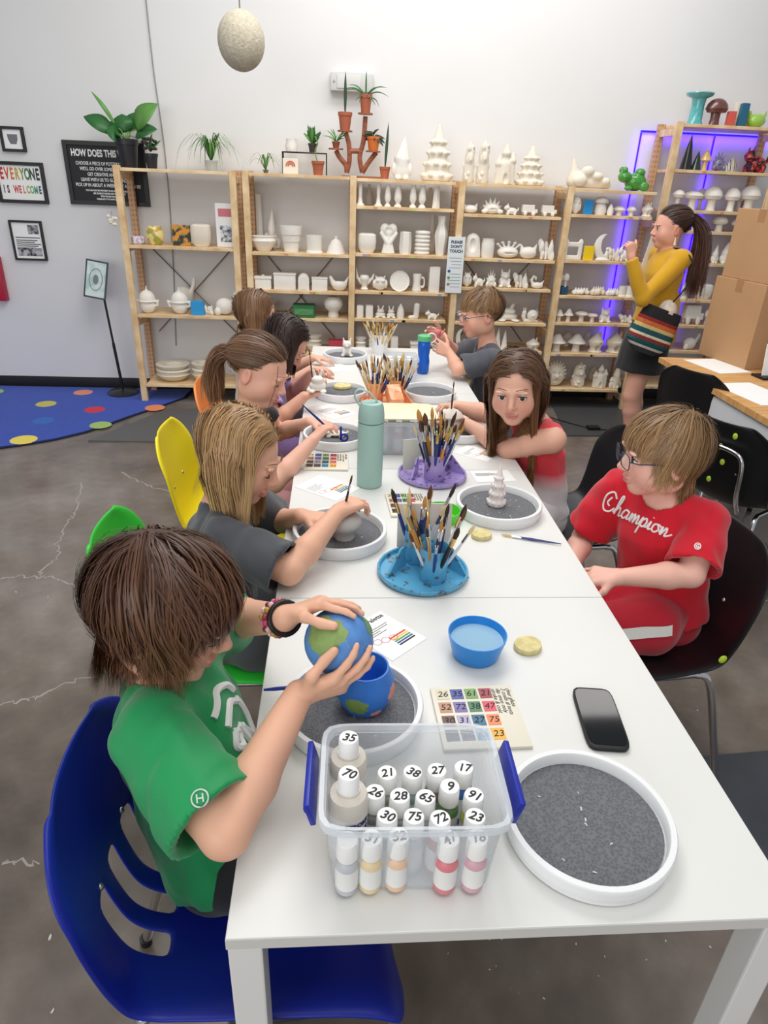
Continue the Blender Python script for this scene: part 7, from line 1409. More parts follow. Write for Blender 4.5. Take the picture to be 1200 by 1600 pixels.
def carton(px, w, d, h, z, rz, label, extra=None):
    r = thing('cardboard_box', label, 'box', (px[0], px[1], z), rz, 'cardboard boxes on the desk')
    obj('walls', MB().box(-w / 2, w / 2, -d / 2, d / 2, 0, h, 0.003), KRAFT, r, smooth=False); obj('tape', MB().box(-0.025, 0.025, -d / 2 - 0.0008, d / 2 + 0.0008, h - 0.06, h + 0.0008), TAPEB, r, smooth=False)
    for sx in (-1, 1): obj('flap_seam', MB().box(-w / 2 + 0.002, w / 2 - 0.002, sx * 0.002 - 0.0008, sx * 0.002 + 0.0008, h, h + 0.0006), TAPEB, r, smooth=False)
    return r
bz = math.atan2(dv[1], dv[0]); cb = az(1160, 578, 0.74); la = az(1088, 552, 0.74)
wB = float(np.linalg.norm(cb - la)); dirB = nz(cb - la); nB = np.array((-dirB[1], dirB[0], 0)); ctr = (cb + la) / 2 + nB * 0.24; rzB = math.atan2(dirB[1], dirB[0])
carton(ctr, wB, 0.46, 0.435, 0.7405, rzB, 'large plain cardboard box standing on the side desk')
ctr2 = ctr - dirB * 0.0 + nB * 0.0; c2 = carton(ctr2 + dirB * 0.005, wB * 0.96, 0.42, 0.345, 0.7405 + 0.436, rzB, 'cardboard box with red label stacked on the larger box')
obj('red_label', MB().lathe([(0.07, -0.022), (0.0705, -0.02)], 24, Tm(wB * 0.30, -0.2112, 0.352, rx=PI / 2, s=(1, 0.22, 1))), mat('label_red', (206, 74, 84), 0.5), c2)
for i, (px, py, w_, d_2, rz, lb) in enumerate(((1120, 572, 0.30, 0.2, 0.2, 'blank white sheet on the side desk beside the box'), (1180, 615, 0.36, 0.22, 0.15, 'blank white sheet at the near end of the side desk'))):
    q = az(px, py, 0.74); tag(obj('paper_sheet', MB().box(-w_ / 2, w_ / 2, -d_2 / 2, d_2 / 2, 0, 0.0015), PAPER, None, (q[0], q[1], 0.7404), (0, 0, bz + rz)), lb, 'paper')
q = az(1195, 590, 0.74); st = thing('display_stand', 'small printed card in black stand on the side desk', 'card stand', (q[0] + 0.05, q[1], 0.7404), 0.1)
obj('base', MB().box(-0.10, 0.10, -0.05, 0.05, 0, 0.012, 0.003), BLACK, st); obj('card', MB().box(-0.075, 0.075, -0.002, 0.002, 0.012, 0.17), PAPER, st, rot=(-0.15, 0, 0)); obj('printed_swirl', MB().tube(catmull([(-0.05, -0.0036, 0.14), (0.0, -0.0036, 0.12), (-0.03, -0.0036, 0.09), (0.02, -0.0036, 0.06), (-0.04, -0.0036, 0.04)], 24), 0.003, 5), mat('swirl_teal', (120, 180, 190), 0.6), st, rot=(-0.15, 0, 0))
# spattered school chair with chrome back frame
sc = chair('shell_chair', 'black paint spattered chair with chrome frame behind the boy in red', (23, 23, 26), (1.72, 2.50), 0.55, w=0.44)
for (y0, y1) in ((-0.10, 0.10),):
    obj('back_frame', MB().tube(catmull([(-0.20, -0.11, 0.44), (-0.248, -0.11, 0.52), (-0.268, -0.105, 0.66), (-0.27, -0.06, 0.70), (-0.27, 0.06, 0.70), (-0.268, 0.105, 0.66), (-0.248, 0.11, 0.52), (-0.20, 0.11, 0.44)], 40), 0.0095, 10), CHROME, sc)
SPL = {}
for i, (x, y, z, c) in enumerate(((-0.262, -0.05, 0.76, (180, 214, 60)), (-0.258, 0.07, 0.72, (60, 60, 160)), (-0.243, -0.02, 0.64, (200, 220, 70)), (-0.23, 0.1, 0.56, (210, 80, 110)), (-0.232, 0.02, 0.55, (180, 214, 60)), (-0.25, 0.0, 0.70, (190, 210, 80)))):
    obj('paint_splash', MB().ball((x - 0.006, y, z), (0.004, 0.010, 0.013), 8, 6), mat('splash%d' % i, c, 0.5), sc)
obj('paint_splash', MB().ball((-0.14, 0.213, 0.52), (0.012, 0.004, 0.012), 8, 6), mat('splash_lime', (190, 224, 60), 0.5), b1)
# ------------------------------------------------------------------ wall pieces
WY = WALL_Y - 0.0005
FRM = mat('frame_black', (24, 24, 27), 0.4)
def wall_frame(name, label, x0, x1, z0, z1, t=0.022, inner=None, cat='picture', tilt=0):
    cx, cz = (x0 + x1) / 2, (z0 + z1) / 2; w_, h_ = (x1 - x0) / 2, (z1 - z0) / 2; r = thing(name, label, cat, (cx, WY, cz))
    obj('backing', MB().box(-w_, w_, -0.012, -0.001, -h_, h_), inner or PAPER, r, smooth=False)
    mb_ = MB()
    for a in ((-w_, -w_ + t, -h_, h_), (w_ - t, w_, -h_, h_), (-w_ + t, w_ - t, h_ - t, h_), (-w_ + t, w_ - t, -h_, -h_ + t)): mb_.box(a[0], a[1], -0.022, -0.0005, a[2], a[3], 0.001)
    obj('frame', mb_, FRM, r, smooth=False); return r
WT = mat('print_white', (240, 240, 238), 0.6)
sg = wall_frame('wall_sign', 'black sign with white lettering explaining how the studio works', -1.897, -1.345, 1.345, 1.747, 0.028, mat('sign_black', (34, 35, 40), 0.6), 'sign')
def wtext(root, body, size, x, z, m, y=-0.0124, bold=0.0, align='CENTER', sx=1.0): return link('lettering', text_mesh(body, size, 0.0002, align, bold), m, root, (x, y, z), (PI / 2, 0, 0), (sx, 1, 1))
wtext(sg, 'HOW DOES THIS WORK?', 0.060, 0.0, 0.125, WT, bold=0.0022, sx=0.66)
for i, (t_, s_) in enumerate((('CHOOSE A PIECE OF POTTERY TO PAINT!', 0.030), ("WE'LL GO OVER SOME TECHNIQUES.", 0.030), ('GET CREATIVE AND PAINT!', 0.030), ('LEAVE WITH US TO GLAZE AND FIRE.', 0.030), ('PICK UP IN ABOUT A WEEK! EASY AS CAN BE!', 0.030), ("YOU CAN ALSO BUY POTTERY TO GO WITH TAKE HOME PAINTS", 0.015), ('ASK US ABOUT PARTIES AND GROUP EVENTS', 0.015), ('WALK INS ARE WELCOME', 0.015), ('PLEASE ASK IF YOU HAVE QUESTIONS', 0.015))):
    wtext(sg, t_, s_, 0.0, 0.062 - i * 0.034 if i < 5 else -0.108 - (i - 5) * 0.018, WT, bold=0.0006, sx=0.72)
f1 = wall_frame('picture_frame', 'small black framed print of a grey vessel', -2.30, -2.143, 1.66, 1.813, 0.018); obj('printed_vessel', MB().lathe([(0.02, 0), (0.032, 0.03), (0.034, 0.06)], 16, Tm(0, -0.0122, -0.03, s=(1, 0.02, 1))), mat('print_grey', (120, 122, 126), 0.7), f1)
f2 = wall_frame('framed_poster', 'black framed colourful letterpress poster reading everyone is welcome here', -2.385, -2.052, 1.338, 1.60, 0.022, cat='poster')
for i, ch in enumerate('EVERYONE'):
    c = [(196, 60, 60), (206, 90, 60), (214, 130, 70), (200, 170, 80), (140, 160, 80), (90, 130, 90), (70, 90, 80), (50, 60, 60)][i]; wtext(f2, ch, 0.10, -0.122 + i * 0.0345, 0.052, mat('poster_%d' % i, c, 0.7), bold=0.004, sx=0.48)
for i, ch in enumerate('IS WELCOME'):
    if ch != ' ': c = [(70, 60, 60), (90, 60, 60), 0, (206, 80, 80), (206, 100, 80), (210, 140, 80), (180, 170, 90), (130, 180, 110), (100, 170, 150), (60, 90, 90)][i]; wtext(f2, ch, 0.066, -0.122 + i * 0.027, -0.045, mat('poster2_%d' % i, c, 0.7), bold=0.003, sx=0.5)
f3 = wall_frame('picture_frame', 'black framed printed notice hanging below the poster', -2.357, -2.131, 0.955, 1.225, 0.014)
for i in range(9): obj('text_line', MB().box(-0.085, 0.085 - (i % 3) * 0.02, -0.0126, -0.0121, -0.003, 0.003), INK, f3, (0, 0, 0.02 - 0.006 * (i > 3) - (0 if i else 0)) if i == 0 else (0, 0, 0.015 - i * 0.013))
obj('printed_photo', MB().box(0.01, 0.085, -0.0126, -0.0121, 0.045, 0.105), ramp2('photo_grey', (60, 62, 66), (190, 190, 194), 40, 0.7), f3); obj('printed_photo', MB().box(-0.085, 0.085, -0.0128, -0.0121, -0.105, -0.05), MATS['photo_grey'], f3)
fp = thing('fire_alarm_box', 'dark red wall box at the left edge of the wall', 'wall box', (-2.53, WY, 0.82)); obj('housing', MB().box(-0.08, 0.065, -0.06, -0.0005, -0.155, 0.155, 0.006), mat('alarm_red', (176, 26, 56), 0.4), fp); obj('dial', MB().lathe([(0.03, 0), (0.028, 0.004)], 20, Tm(0.0, -0.061, -0.06, rx=PI / 2)), WHITE_PL, fp)
em = thing('emergency_light', 'white emergency light box high on the wall behind the plant stand', 'light fixture', (0.09, WY, 2.165)); obj('housing', MB().box(-0.145, 0.145, -0.07, -0.0005, -0.055, 0.055, 0.012), mat('fixture_white', (206, 206, 204), 0.5), em); obj('cover_panel', MB().box(-0.10, 0.06, -0.076, -0.069, -0.04, 0.04, 0.004), mat('fixture_panel', (214, 214, 212), 0.4), em); obj('test_button', MB().lathe([(0.008, 0), (0.007, 0.004)], 10, Tm(-0.12, -0.071, 0.0, rx=PI / 2)), mat('button_grey', (170, 170, 170), 0.4), em)
pu = tag(obj('wall_cable', MB().tube(catmull([ay(225, -30, WALL_Y - 0.008), ay(240, 110, WALL_Y - 0.008), ay(258, 240, WALL_Y - 0.008), ay(270, 400, WALL_Y - 0.008), ay(275, 540, WALL_Y - 0.008)], 40), 0.004, 6), mat('cable_grey', (150, 150, 150), 0.5)), 'thin grey cable running down the back wall behind the left rack', 'cable')
# pendant globe lamp
pl = thing('pendant_lamp', 'round woven rattan globe pendant lamp', 'lamp', tuple(ay(377, 64, 4.3)))
r_ = 36.5 / (FPX / float((ROT.T @ (np.array(ay(377, 64, 4.3)) - CAMPOS))[2])); obj('shade', MB().ball((0, 0, 0), (r_, r_, r_ * 1.12), 28, 20), mat('woven_rattan', (196, 188, 168), 0.85, bump=1.0, bscale=130, vary=0.25, vscale=60), pl); obj('cord', MB().tube([(0, 0, r_ * 1.1), (0, 0, 1.6)], 0.004, 6), mat('cord_grey', (120, 120, 118), 0.6), pl)
# sign stand
sp = az(193, 614, 0.01); ss = thing('sign_stand', 'slim black floor stand holding a tilted framed sign', 'sign stand', (sp[0], sp[1], 0.0105))
obj('base', MB().lathe([(0.115, 0), (0.118, 0.006), (0.10, 0.02), (0.03, 0.028), (0.014, 0.034)], 32), mat('stand_black', (34, 36, 38), 0.35), ss)
tz = ay(163, 468, sp[1]) ; top = Vector((tz[0] - sp[0], 0, tz[2] - 0.0105)); obj('pole', MB().tube([(0, 0, 0.03), top * 0.55 + Vector((0, 0, 0))], 0.011, 10), BLACK, ss); obj('pole', MB().tube([top * 0.52, top], 0.008, 10), BLACK, ss)
ct_ = ay(152, 436, sp[1]) - np.array((sp[0], sp[1], 0.0105)); M_ = Tm(ct_[0], -0.03, ct_[2], rx=PI / 2 - 0.2, ry=0.16)
obj('frame', MB().box(-0.078, 0.078, -0.132, 0.132, -0.008, 0.004, 0.004, M_), mat('stand_frame', (58, 70, 74), 0.4), ss); obj('poster', MB().box(-0.066, 0.066, -0.12, 0.12, 0.0042, 0.0055, 0, M_), ramp2('poster_mint', (206, 222, 218), (170, 196, 194), 14, 0.3), ss)
obj('printed_oval', MB().tube([M_ @ Vector((0.045 * cos(a), 0.075 * sin(a), 0.006)) for a in np.linspace(0, 2 * PI, 25)[:-1]], 0.003, 5, closed=True), mat('oval_grey', (130, 150, 152), 0.6), ss); obj('printed_hand', MB().ball((0, 0, 0), (0.02, 0.035, 0.001), 12, 6, M_ @ Tm(0, 0, 0.006)), mat('hand_grey', (120, 130, 134), 0.6), ss)
ss.children[-1].location = (0, 0, 0)
# please-don't-touch sign on the rack
dt0, dt1 = ay(712, 370, SF - 0.012), ay(710, 458, SF - 0.012); nt_ = thing('notice_board', 'tall white notice asking please do not touch, hung on the rack', 'sign', ((dt0[0] + dt1[0]) / 2 + 0.0, SF - 0.008, dt1[2]), rot=(0, 0.0, 0))
hh = dt0[2] - dt1[2]; obj('panel', MB().box(-0.06, 0.06, -0.004, 0.004, 0, hh, 0.001), mat('notice_paper', (226, 232, 234), 0.5), nt_, smooth=False)
for i, t_ in enumerate(('PLEASE', "DON'T", 'TOUCH')): wtext(nt_, t_, 0.026, 0, hh - 0.035 - i * 0.03, mat('notice_ink', (50, 74, 90), 0.6), y=-0.0046, bold=0.0012)
for i in range(9): obj('text_line', MB().box(-0.045 + 0.01 * (i % 3), 0.045, -0.0046, -0.0041, -0.002, 0.002), mat('notice_line', (140, 156, 166), 0.6), nt_, (0, 0, hh - 0.14 - i * 0.022 - (0.02 if i > 3 else 0)))
for i, c in enumerate(((50, 90, 160), (90, 160, 80), (170, 120, 90))): obj('printed_icon', MB().lathe([(0.011, 0), (0.0105, 0.0004)], 12, Tm(-0.04, -0.0042, 0.15 - i * 0.045, rx=PI / 2)), mat('icon%d' % i, c, 0.6), nt_)
# ------------------------------------------------------------------ plants and oddments on the racks
LEAF = mat('leaf_green', (46, 104, 50), 0.4, vary=0.2, vscale=12); LEAF2 = mat('leaf_light', (96, 150, 70), 0.45, vary=0.2, vscale=12); TERRA = mat('terracotta', (176, 100, 72), 0.75, vary=0.1, vscale=10); STEM = mat('stem', (120, 150, 80), 0.6)
def leaf(base, tip, width, m, parent, bend=0.2, name='leaf', fold=0.15):
    a, b_ = Vector(base), Vector(tip); d = b_ - a; L = d.length; t = d.normalized(); s = t.cross(Vector((0, -0.75, 0.65))); s = s.normalized() if s.length > 1e-3 else Vector((1, 0, 0)); n = s.cross(t); v = []; f = []; N = 9
    for i in range(N):
        q = i / (N - 1); w_ = width * math.sin(PI * min(1, q * 0.97 + 0.03)) ** 0.8 * (1 - 0.25 * q); c = a + d * q + n * (bend * L * math.sin(PI * q) * 0.5) 
        v += [c + s * w_ + n * fold * w_, c, c - s * w_ + n * fold * w_]
        if i: k = 3 * i; f += [(k - 3, k, k + 1, k - 2), (k - 2, k + 1, k + 2, k - 1)]
    o = obj(name, MB().add(v, f), m, parent, ang=180); md = o.modifiers.new('Solidify', 'SOLIDIFY'); md.thickness = 0.0015; return o
def flowerpot(root, r, h, m, saucer=False):
    obj('pot', MB().lathe([(r * 0.68, 0), (r * 0.7, 0.004), (r * 0.92, h * 0.8), (r, h * 0.8), (r * 1.02, h), (r * 0.92, h), (r * 0.86, h * 0.85)], 24), m, root); obj('soil', MB().lathe([(r * 0.85, h * 0.82), (r * 0.84, h * 0.9)], 20), mat('soil', (50, 38, 32), 0.95), root)
T1 = BOARDS[1][0] + 0.0004
def onshelf(px, py, y=SF + 0.17): p = ay(px, py, y); return p
p = onshelf(202, 258); bp_ = thing('potted_plant', 'broad leaved plant in black pot on the left rack', 'plant', (p[0], SF + 0.17, T1)); flowerpot(bp_, 0.075, 0.17, mat('pot_black', (34, 36, 42), 0.4))
for px, py, wd, dy in ((142, 142, 0.012, 0.0), (130, 182, 0.05, -0.03), (165, 205, 0.055, -0.06), (190, 178, 0.06, 0.03), (247, 162, 0.06, -0.02), (246, 202, 0.045, -0.05), (182, 210, 0.04, -0.09), (215, 175, 0.04, 0.06), (170, 190, 0.05, 0.05)):
    q = ay(px, py, SF + 0.17 + dy); base = np.array((0.0, 0.0, 0.16)); tip = np.array((q[0] - p[0], dy, q[2] - T1)); mid = base + (tip - base) * 0.30
    obj('stem', MB().tube([base, base + (mid - base) * 0.5 + np.array((0, 0, 0.02)), mid], 0.004, 6), STEM, bp_); leaf(mid, tip, wd * 1.35, LEAF if py > 165 else LEAF2, bp_, 0.25)
p = onshelf(238, 262, SF + 0.12); sp_ = thing('potted_plant', 'small dark leafed plant in black pot beside the broad leaved one', 'plant', (p[0], SF + 0.12, T1)); flowerpot(sp_, 0.045, 0.09, MATS['pot_black'])
rr = random.Random(5)
for k_ in range(16): a = k_ * 2.4; obj('leaf', MB().ball((0.035 * cos(a) * rr.uniform(0.4, 1.3), 0.035 * sin(a), 0.11 + rr.uniform(0, 0.07)), (0.016, 0.014, 0.01), 8, 6), mat('leaf_purple', (58, 40, 48), 0.5), sp_)
for tx in ((-0.06, 0, 0.20), (0.07, 0.02, 0.17), (0.03, -0.03, 0.21)): leaf((0, 0, 0.1), tx, 0.012, LEAF, sp_)
def spider(px, py, unit, label, potm, n=22, r=0.05, h=0.07, spread=0.17, y=SF + 0.15, rise=0.09, wl=0.006, seed=1):
    z = BOARDS[unit][0] + 0.0004; p = onshelf(px, py, y); o = thing('potted_plant', label, 'plant', (p[0], y, z)); flowerpot(o, r, h, potm); rr = random.Random(seed)
    for k_ in range(n):
        a = 2.4 * k_; q = spread * rr.uniform(0.5, 1.0); dx, dy = q * cos(a), q * sin(a) * 0.55; zt = h + rise * rr.uniform(-0.5, 0.6)
        pts = catmull([(0, 0, h * 0.85), (dx * 0.35, dy * 0.35, h + rise * rr.uniform(0.7, 1.2)), (dx * 0.8, dy * 0.8, h + rise * 0.6), (dx, dy, zt)], 10); v = []; f = []
        for i, c in enumerate(pts):
            t = i / 9; w_ = wl * (1 - t * 0.9); s = Vector((-dy, dx, 0)).normalized() if q else Vector((1, 0, 0)); v += [Vector(c) + s * w_, Vector(c) - s * w_]
            if i: f.append((2 * i - 2, 2 * i - 1, 2 * i + 1, 2 * i))
        obj('leaf', MB().add(v, f), LEAF2 if k_ % 3 else LEAF, o, ang=180)
    return o
spider(331, 265, 1, 'spider plant in a clear pot on the left rack', mat('pot_clear', (206, 212, 208), 0.2, alpha=0.6), 34, 0.045, 0.065, 0.27, rise=0.14, wl=0.008)
spider(415, 262, 2, 'trailing spider plant cutting on the second rack', mat('pot_olive', (110, 100, 80), 0.6), 14, 0.02, 0.02, 0.2, rise=0.09, seed=3)
def bx_item(name, label, cat, px0, px1, pyt, unit, b, m, depth=0.05, y=SF + 0.10):
    z = BOARDS[unit][b] + 0.0004; a, c = ay(px0, pyt + 10, y), ay(px1, pyt + 10, y); h = ay(px0, pyt, y)[2] - z; o = thing(name, label, cat, ((a[0] + c[0]) / 2, y, z)); w_ = (c[0] - a[0]) / 2; obj('body', MB().box(-w_, w_, -depth / 2, depth / 2, 0, h, 0.003), m, o, smooth=False); return o, w_, h
rb, w_, h_ = bx_item('greeting_card', 'cream card with a red rainbow on the second rack', 'card', 442, 466, 247, 2, 0, mat('card_cream', (232, 226, 212), 0.6), 0.03)
for i, (rad, c) in enumerate(((0.030, (200, 80, 70)), (0.022, (226, 150, 90)), (0.014, (200, 90, 80)))): obj('printed_arc', MB().tube([(rad * cos(a), -0.0165, h_ * 0.5 + rad * sin(a)) for a in np.linspace(0, PI, 13)], 0.0032, 5), mat('arc%d' % i, c, 0.6), rb)
gr = thing('wire_riser', 'thin black wire riser on the second rack', 'riser', (ay(476, 262, SF + 0.18)[0], SF + 0.18, BOARDS[2][0] + 0.0004))
for (a, b_) in (((-0.15, 0, 0), (-0.15, 0, 0.135)), ((0.15, 0, 0), (0.15, 0, 0.135)), ((-0.15, 0, 0.135), (0.15, 0, 0.135)), ((-0.15, 0.09, 0), (-0.15, 0.09, 0.135)), ((0.15, 0.09, 0), (0.15, 0.09, 0.135)), ((-0.15, 0.09, 0.135), (0.15, 0.09, 0.135)), ((-0.15, 0, 0.135), (-0.15, 0.09, 0.135)), ((0.15, 0, 0.135), (0.15, 0.09, 0.135))): obj('wire', MB().tube([a, b_], 0.004, 6), BLACK, gr)
gx = gr.location
pot('plant_mug', gx[0] - 0.09, gx[1] + 0.045, gx[2] + 0.1395, 0.085, 0.075, 'small white cup on the wire riser', BISQ); q = thing('potted_plant', 'bushy dark plant in small pot on the wire riser', 'plant', (gx[0] + 0.055, gx[1] + 0.045, gx[2] + 0.1395)); flowerpot(q, 0.032, 0.055, mat('pot_dark', (60, 54, 54), 0.5)); rr = random.Random(9)
for k_ in range(16): a = 2.4 * k_; u_ = rr.uniform(0.4, 1.0); leaf((0, 0, 0.05), (0.085 * u_ * cos(a), 0.06 * u_ * sin(a), 0.05 + 0.13 * (1.05 - u_) + 0.03), 0.014, LEAF if k_ % 3 else LEAF2, q)
def terra(px, py, unit, label, h=0.085, r=0.045, tall=0.0, z=None, y=SF + 0.12, m=TERRA):
    z = BOARDS[unit][0] + 0.0004 if z is None else z; p = onshelf(px, py, y); o = thing('potted_plant', label, 'plant', (p[0], y, z)); flowerpot(o, r, h, m)
    if tall: leaf((0, 0, h * 0.8), (0.015, 0, h + tall), 0.011, mat('snake_leaf', (44, 74, 50), 0.4), o, 0.03); 
    return o
q = terra(497, 270, 2, 'terracotta pot with curling stem under the wire riser', 0.085, 0.043, y=SF + 0.06); obj('stem', MB().tube(catmull([(0, 0, 0.07), (-0.02, 0, 0.14), (0.0, 0, 0.19), (-0.02, 0, 0.23)], 14), 0.004, 6), STEM, q)
terra(601, 275, 3, 'terracotta pot with single tall dark spike leaf beside the white gnome', 0.075, 0.037, 0.27)
# branching wooden plant stand
WOODR = ramp2('stand_wood', (122, 66, 44), (160, 94, 64), 5, 0.5, 0.35, 0.65, stretch=(1, 1, 6)); SY = SF + 0.16
p0 = onshelf(566, 270, SY); z0 = BOARDS[3][0] + 0.0004; xo = p0[0]
def sp3(px, py, dy=0.0): q = ay(px, py, SY + dy); return (q[0] - xo, dy, q[2] - z0)
stp = thing('plant_stand', 'branching brown wooden plant stand with small round platforms', 'plant stand', (xo, SY, z0))
obj('base', MB().box(-0.14, 0.14, -0.05, 0.05, 0, 0.012, 0.003), WOODR, stp)
for br in ([(542, 270), (540, 258), (530, 245), (525, 235)], [(542, 270), (546, 250), (545, 225), (540, 207)], [(566, 270), (562, 245), (568, 220), (571, 182)], [(566, 270), (575, 255), (585, 242), (588, 238)], [(546, 236), (556, 236), (566, 237)]):
    obj('branch', MB().tube([sp3(*b_) for b_ in br] if len(br) < 4 else catmull([sp3(*b_) for b_ in br], 14), 0.016, 8), WOODR, stp)
plats = {'a': (525, 233), 'b': (539, 205), 'c': (571, 178), 'd': (583, 237)}
for k_, (px, py) in plats.items(): c = sp3(px, py); obj('platform', MB().lathe([(0.05, -0.004), (0.05, 0.005)], 20), WOODR, stp, c)
def stand_pot(key, label, r, h, m=TERRA): c = sp3(*plats[key]); o = thing('potted_plant', label, 'plant', (xo + c[0], SY, z0 + c[2] + 0.0055)); flowerpot(o, r, h, m); return o
o = stand_pot('b', 'terracotta pot with upright spike leaf on the left arm of the stand', 0.047, 0.105); leaf((0, 0, 0.09), (0.0, 0, 0.34), 0.011, MATS['snake_leaf'], o, 0.02)
o = stand_pot('c', 'terracotta pot with drooping thin leaves on top of the stand', 0.042, 0.105)
for k_ in range(11): a = 2.4 * k_; leaf((0, 0, 0.09), (0.15 * cos(a), 0.06 * sin(a), 0.10 + 0.06 * sin(k_ * 1.7)), 0.005, LEAF, o, 0.5)
leaf((0, 0, 0.09), (0.0, 0, 0.24), 0.006, LEAF, o, 0.05)
o = stand_pot('d', 'orange face pot with dark trailing leaves on the stand', 0.046, 0.085, mat('pot_orange', (214, 116, 50), 0.5)); rr = random.Random(3)
for k_ in range(14): a = 2.4 * k_; leaf((0, 0, 0.075), (0.08 * cos(a), 0.06 * sin(a), 0.07 + rr.uniform(-0.05, 0.06)), 0.014, mat('leaf_dark', (52, 66, 46), 0.5), o, 0.4)
o = stand_pot('a', 'little pot with grassy leaves on the lowest left platform', 0.028, 0.04, WOODR)
for k_ in range(9): a = 2.4 * k_; leaf((0, 0, 0.035), (0.09 * cos(a), 0.04 * sin(a), 0.09 + 0.03 * cos(k_)), 0.005, LEAF2, o, 0.4)
# ------------------------------------------------------------------ painted things and small goods
z = BOARDS[1][1] + 0.0004
def paint_lathe(name, label, cat, px0, px1, pyt, unit, b, prof, m, y=SF + 0.10):
    z = BOARDS[unit][b] + 0.0004; a, c = ay(px0, pyt + 12, y), ay(px1, pyt + 12, y); h = ay(px0, pyt, y)[2] - z; w_ = (c[0] - a[0]) / 2; R_ = max(r for r, _ in prof); Z_ = max(q for _, q in prof)
    return tag(obj(name, MB().lathe([(r / R_ * w_, q / Z_ * h) for r, q in prof], 28), m, None, ((a[0] + c[0]) / 2, y, z)), label, cat)
VASE = [(0.6, 0), (0.95, 0.25), (1, 0.6), (0.8, 0.95), (0.75, 1.0), (0.65, 0.95)]
paint_lathe('painted_vase', 'vase painted with yellow and green fruit on the left rack', 'vase', 228, 256, 353, 1, 1, VASE, ramp2('fruit_glaze', (232, 218, 150), (150, 170, 70), 22, 0.35, 0.5, 0.6, third=(226, 150, 90)))
paint_lathe('painted_mug', 'small floral painted mug at the left end of the rack', 'mug', 206, 227, 369, 1, 1, [(0.8, 0), (1, 0.2), (1, 0.9), (0.95, 1.0), (0.85, 0.9)], ramp2('floral_glaze', (220, 214, 220), (160, 140, 180), 50, 0.35, 0.5, 0.62))
o, w_, h_ = bx_item('painted_canvas', 'square dark tile painted with orange flowers on left rack', 'tile', 269, 297, 351, 1, 1, ramp2('flower_paint', (38, 36, 30), (214, 140, 40), 26, 0.4, 0.46, 0.55, third=(120, 120, 60)), 0.02)
o, w_, h_ = bx_item('framed_card', 'white framed card with red heading on the left rack', 'picture', 336, 366, 317, 1, 1, mat('frame_white', (238, 238, 238), 0.5), 0.02); obj('printed_heading', MB().box(-w_ * 0.7, w_ * 0.7, -0.0112, -0.0102, h_ * 0.7, h_ * 0.88), mat('heading_red', (206, 120, 130), 0.6), o); obj('printed_photo', MB().box(-w_ * 0.6, w_ * 0.6, -0.0112, -0.0102, h_ * 0.12, h_ * 0.5), ramp2('photo_blue', (60, 70, 90), (220, 224, 230), 40, 0.6), o)
p = ay(175, 340, SF - 0.012)
pt = thing('hanging_charm', 'cluster of small white ceramic charms hanging on the rack post', 'ornament', (p[0], SF - 0.014, p[2] - 0.06))
for k_ in range(9): a = k_ * 2.4; obj('charm', MB().ball((0.028 * cos(a) * (0.4 + k_ / 12), -0.012, 0.02 + 0.012 * (k_ % 5)), (0.012, 0.009, 0.012), 8, 6), BISQ2, pt)
obj('hook', MB().tube([(0, 0.008, 0.075), (0, -0.005, 0.09), (0, 0.012, 0.10)], 0.002, 5), FERR[1], pt)
pot('whale', ay(285, 433, SF + 0.2)[0] - 0.0, SF + 0.235, BOARDS[1][2] + 0.0004, 0.17, 0.24, 'large tall white pumpkin shaped jar behind the lidded jars', BISQ, depth=0.15)
o, w_, h_ = bx_item('supply_box', 'bright blue box between the white jars', 'box', 299, 319, 470, 1, 2, mat('box_blue', (40, 150, 214), 0.5), 0.05, SF + 0.06)
pot('heap', ay(326, 484, SF + 0.09)[0], SF + 0.09, BOARDS[1][2] + 0.0004, 0.075, 0.065, 'small white dolphin dish beside the blue box', BISQ)
pot('totem', ay(424, 350, SF + 0.27)[0], SF + 0.265, BOARDS[2][1] + 0.0004, 0.13, 0.27, 'white carved standing figure behind the dishes', BISQ, depth=0.1); pot('obelisk', ay(404, 330, SF + 0.27)[0], SF + 0.285, BOARDS[2][1] + 0.0004, 0.05, 0.36, 'tall slender white cactus form on the second rack', BISQ, depth=0.05)
o, w_, h_ = bx_item('supply_tray', 'dark green tray of ribbons on the second rack', 'tray', 458, 492, 475, 2, 3, mat('tray_green', (44, 110, 66), 0.5), 0.12, SF + 0.09); obj('contents', MB().box(-w_ * 0.85, w_ * 0.85, -0.0625, -0.0602, h_ * 0.25, h_ * 0.75), mat('ribbon_green', (90, 150, 96), 0.6, vary=0.4, vscale=60), o)
o, w_, h_ = bx_item('supply_tray', 'flat red packet on the second rack lower board', 'packet', 514, 542, 531, 2, 4, mat('packet_red', (190, 66, 80), 0.5), 0.1, SF + 0.08)
o, w_, h_ = bx_item('price_card', 'blue price card beside stout mushroom on fifth rack', 'card', 912, 927, 312, 5, 1, mat('card_blue', (40, 140, 206), 0.5), 0.01, SF + 0.05)
o, w_, h_ = bx_item('price_card', 'yellow price card in front of the crescent moon', 'card', 912, 928, 384, 5, 2, mat('card_yellow', (244, 206, 30), 0.5), 0.01, SF + 0.03)
paint_lathe('painted_cup', 'deep blue cup holding two white spoons on the fifth rack', 'cup', 871, 887, 447, 5, 3, [(0.8, 0), (1, 0.3), (0.9, 1.0), (0.8, 0.9)], mat('cup_teal', (40, 84, 120), 0.3), SF + 0.07)
for dx in (-0.02, 0.025): pot('mush_flat', ay(879, 440, SF + 0.07)[0] + dx, SF + 0.07, BOARDS[5][3] + 0.02, 0.05, 0.13, 'white ceramic spoon standing in the deep blue cup', BISQ, group='spoons in blue cup', name='ceramic_spoon')
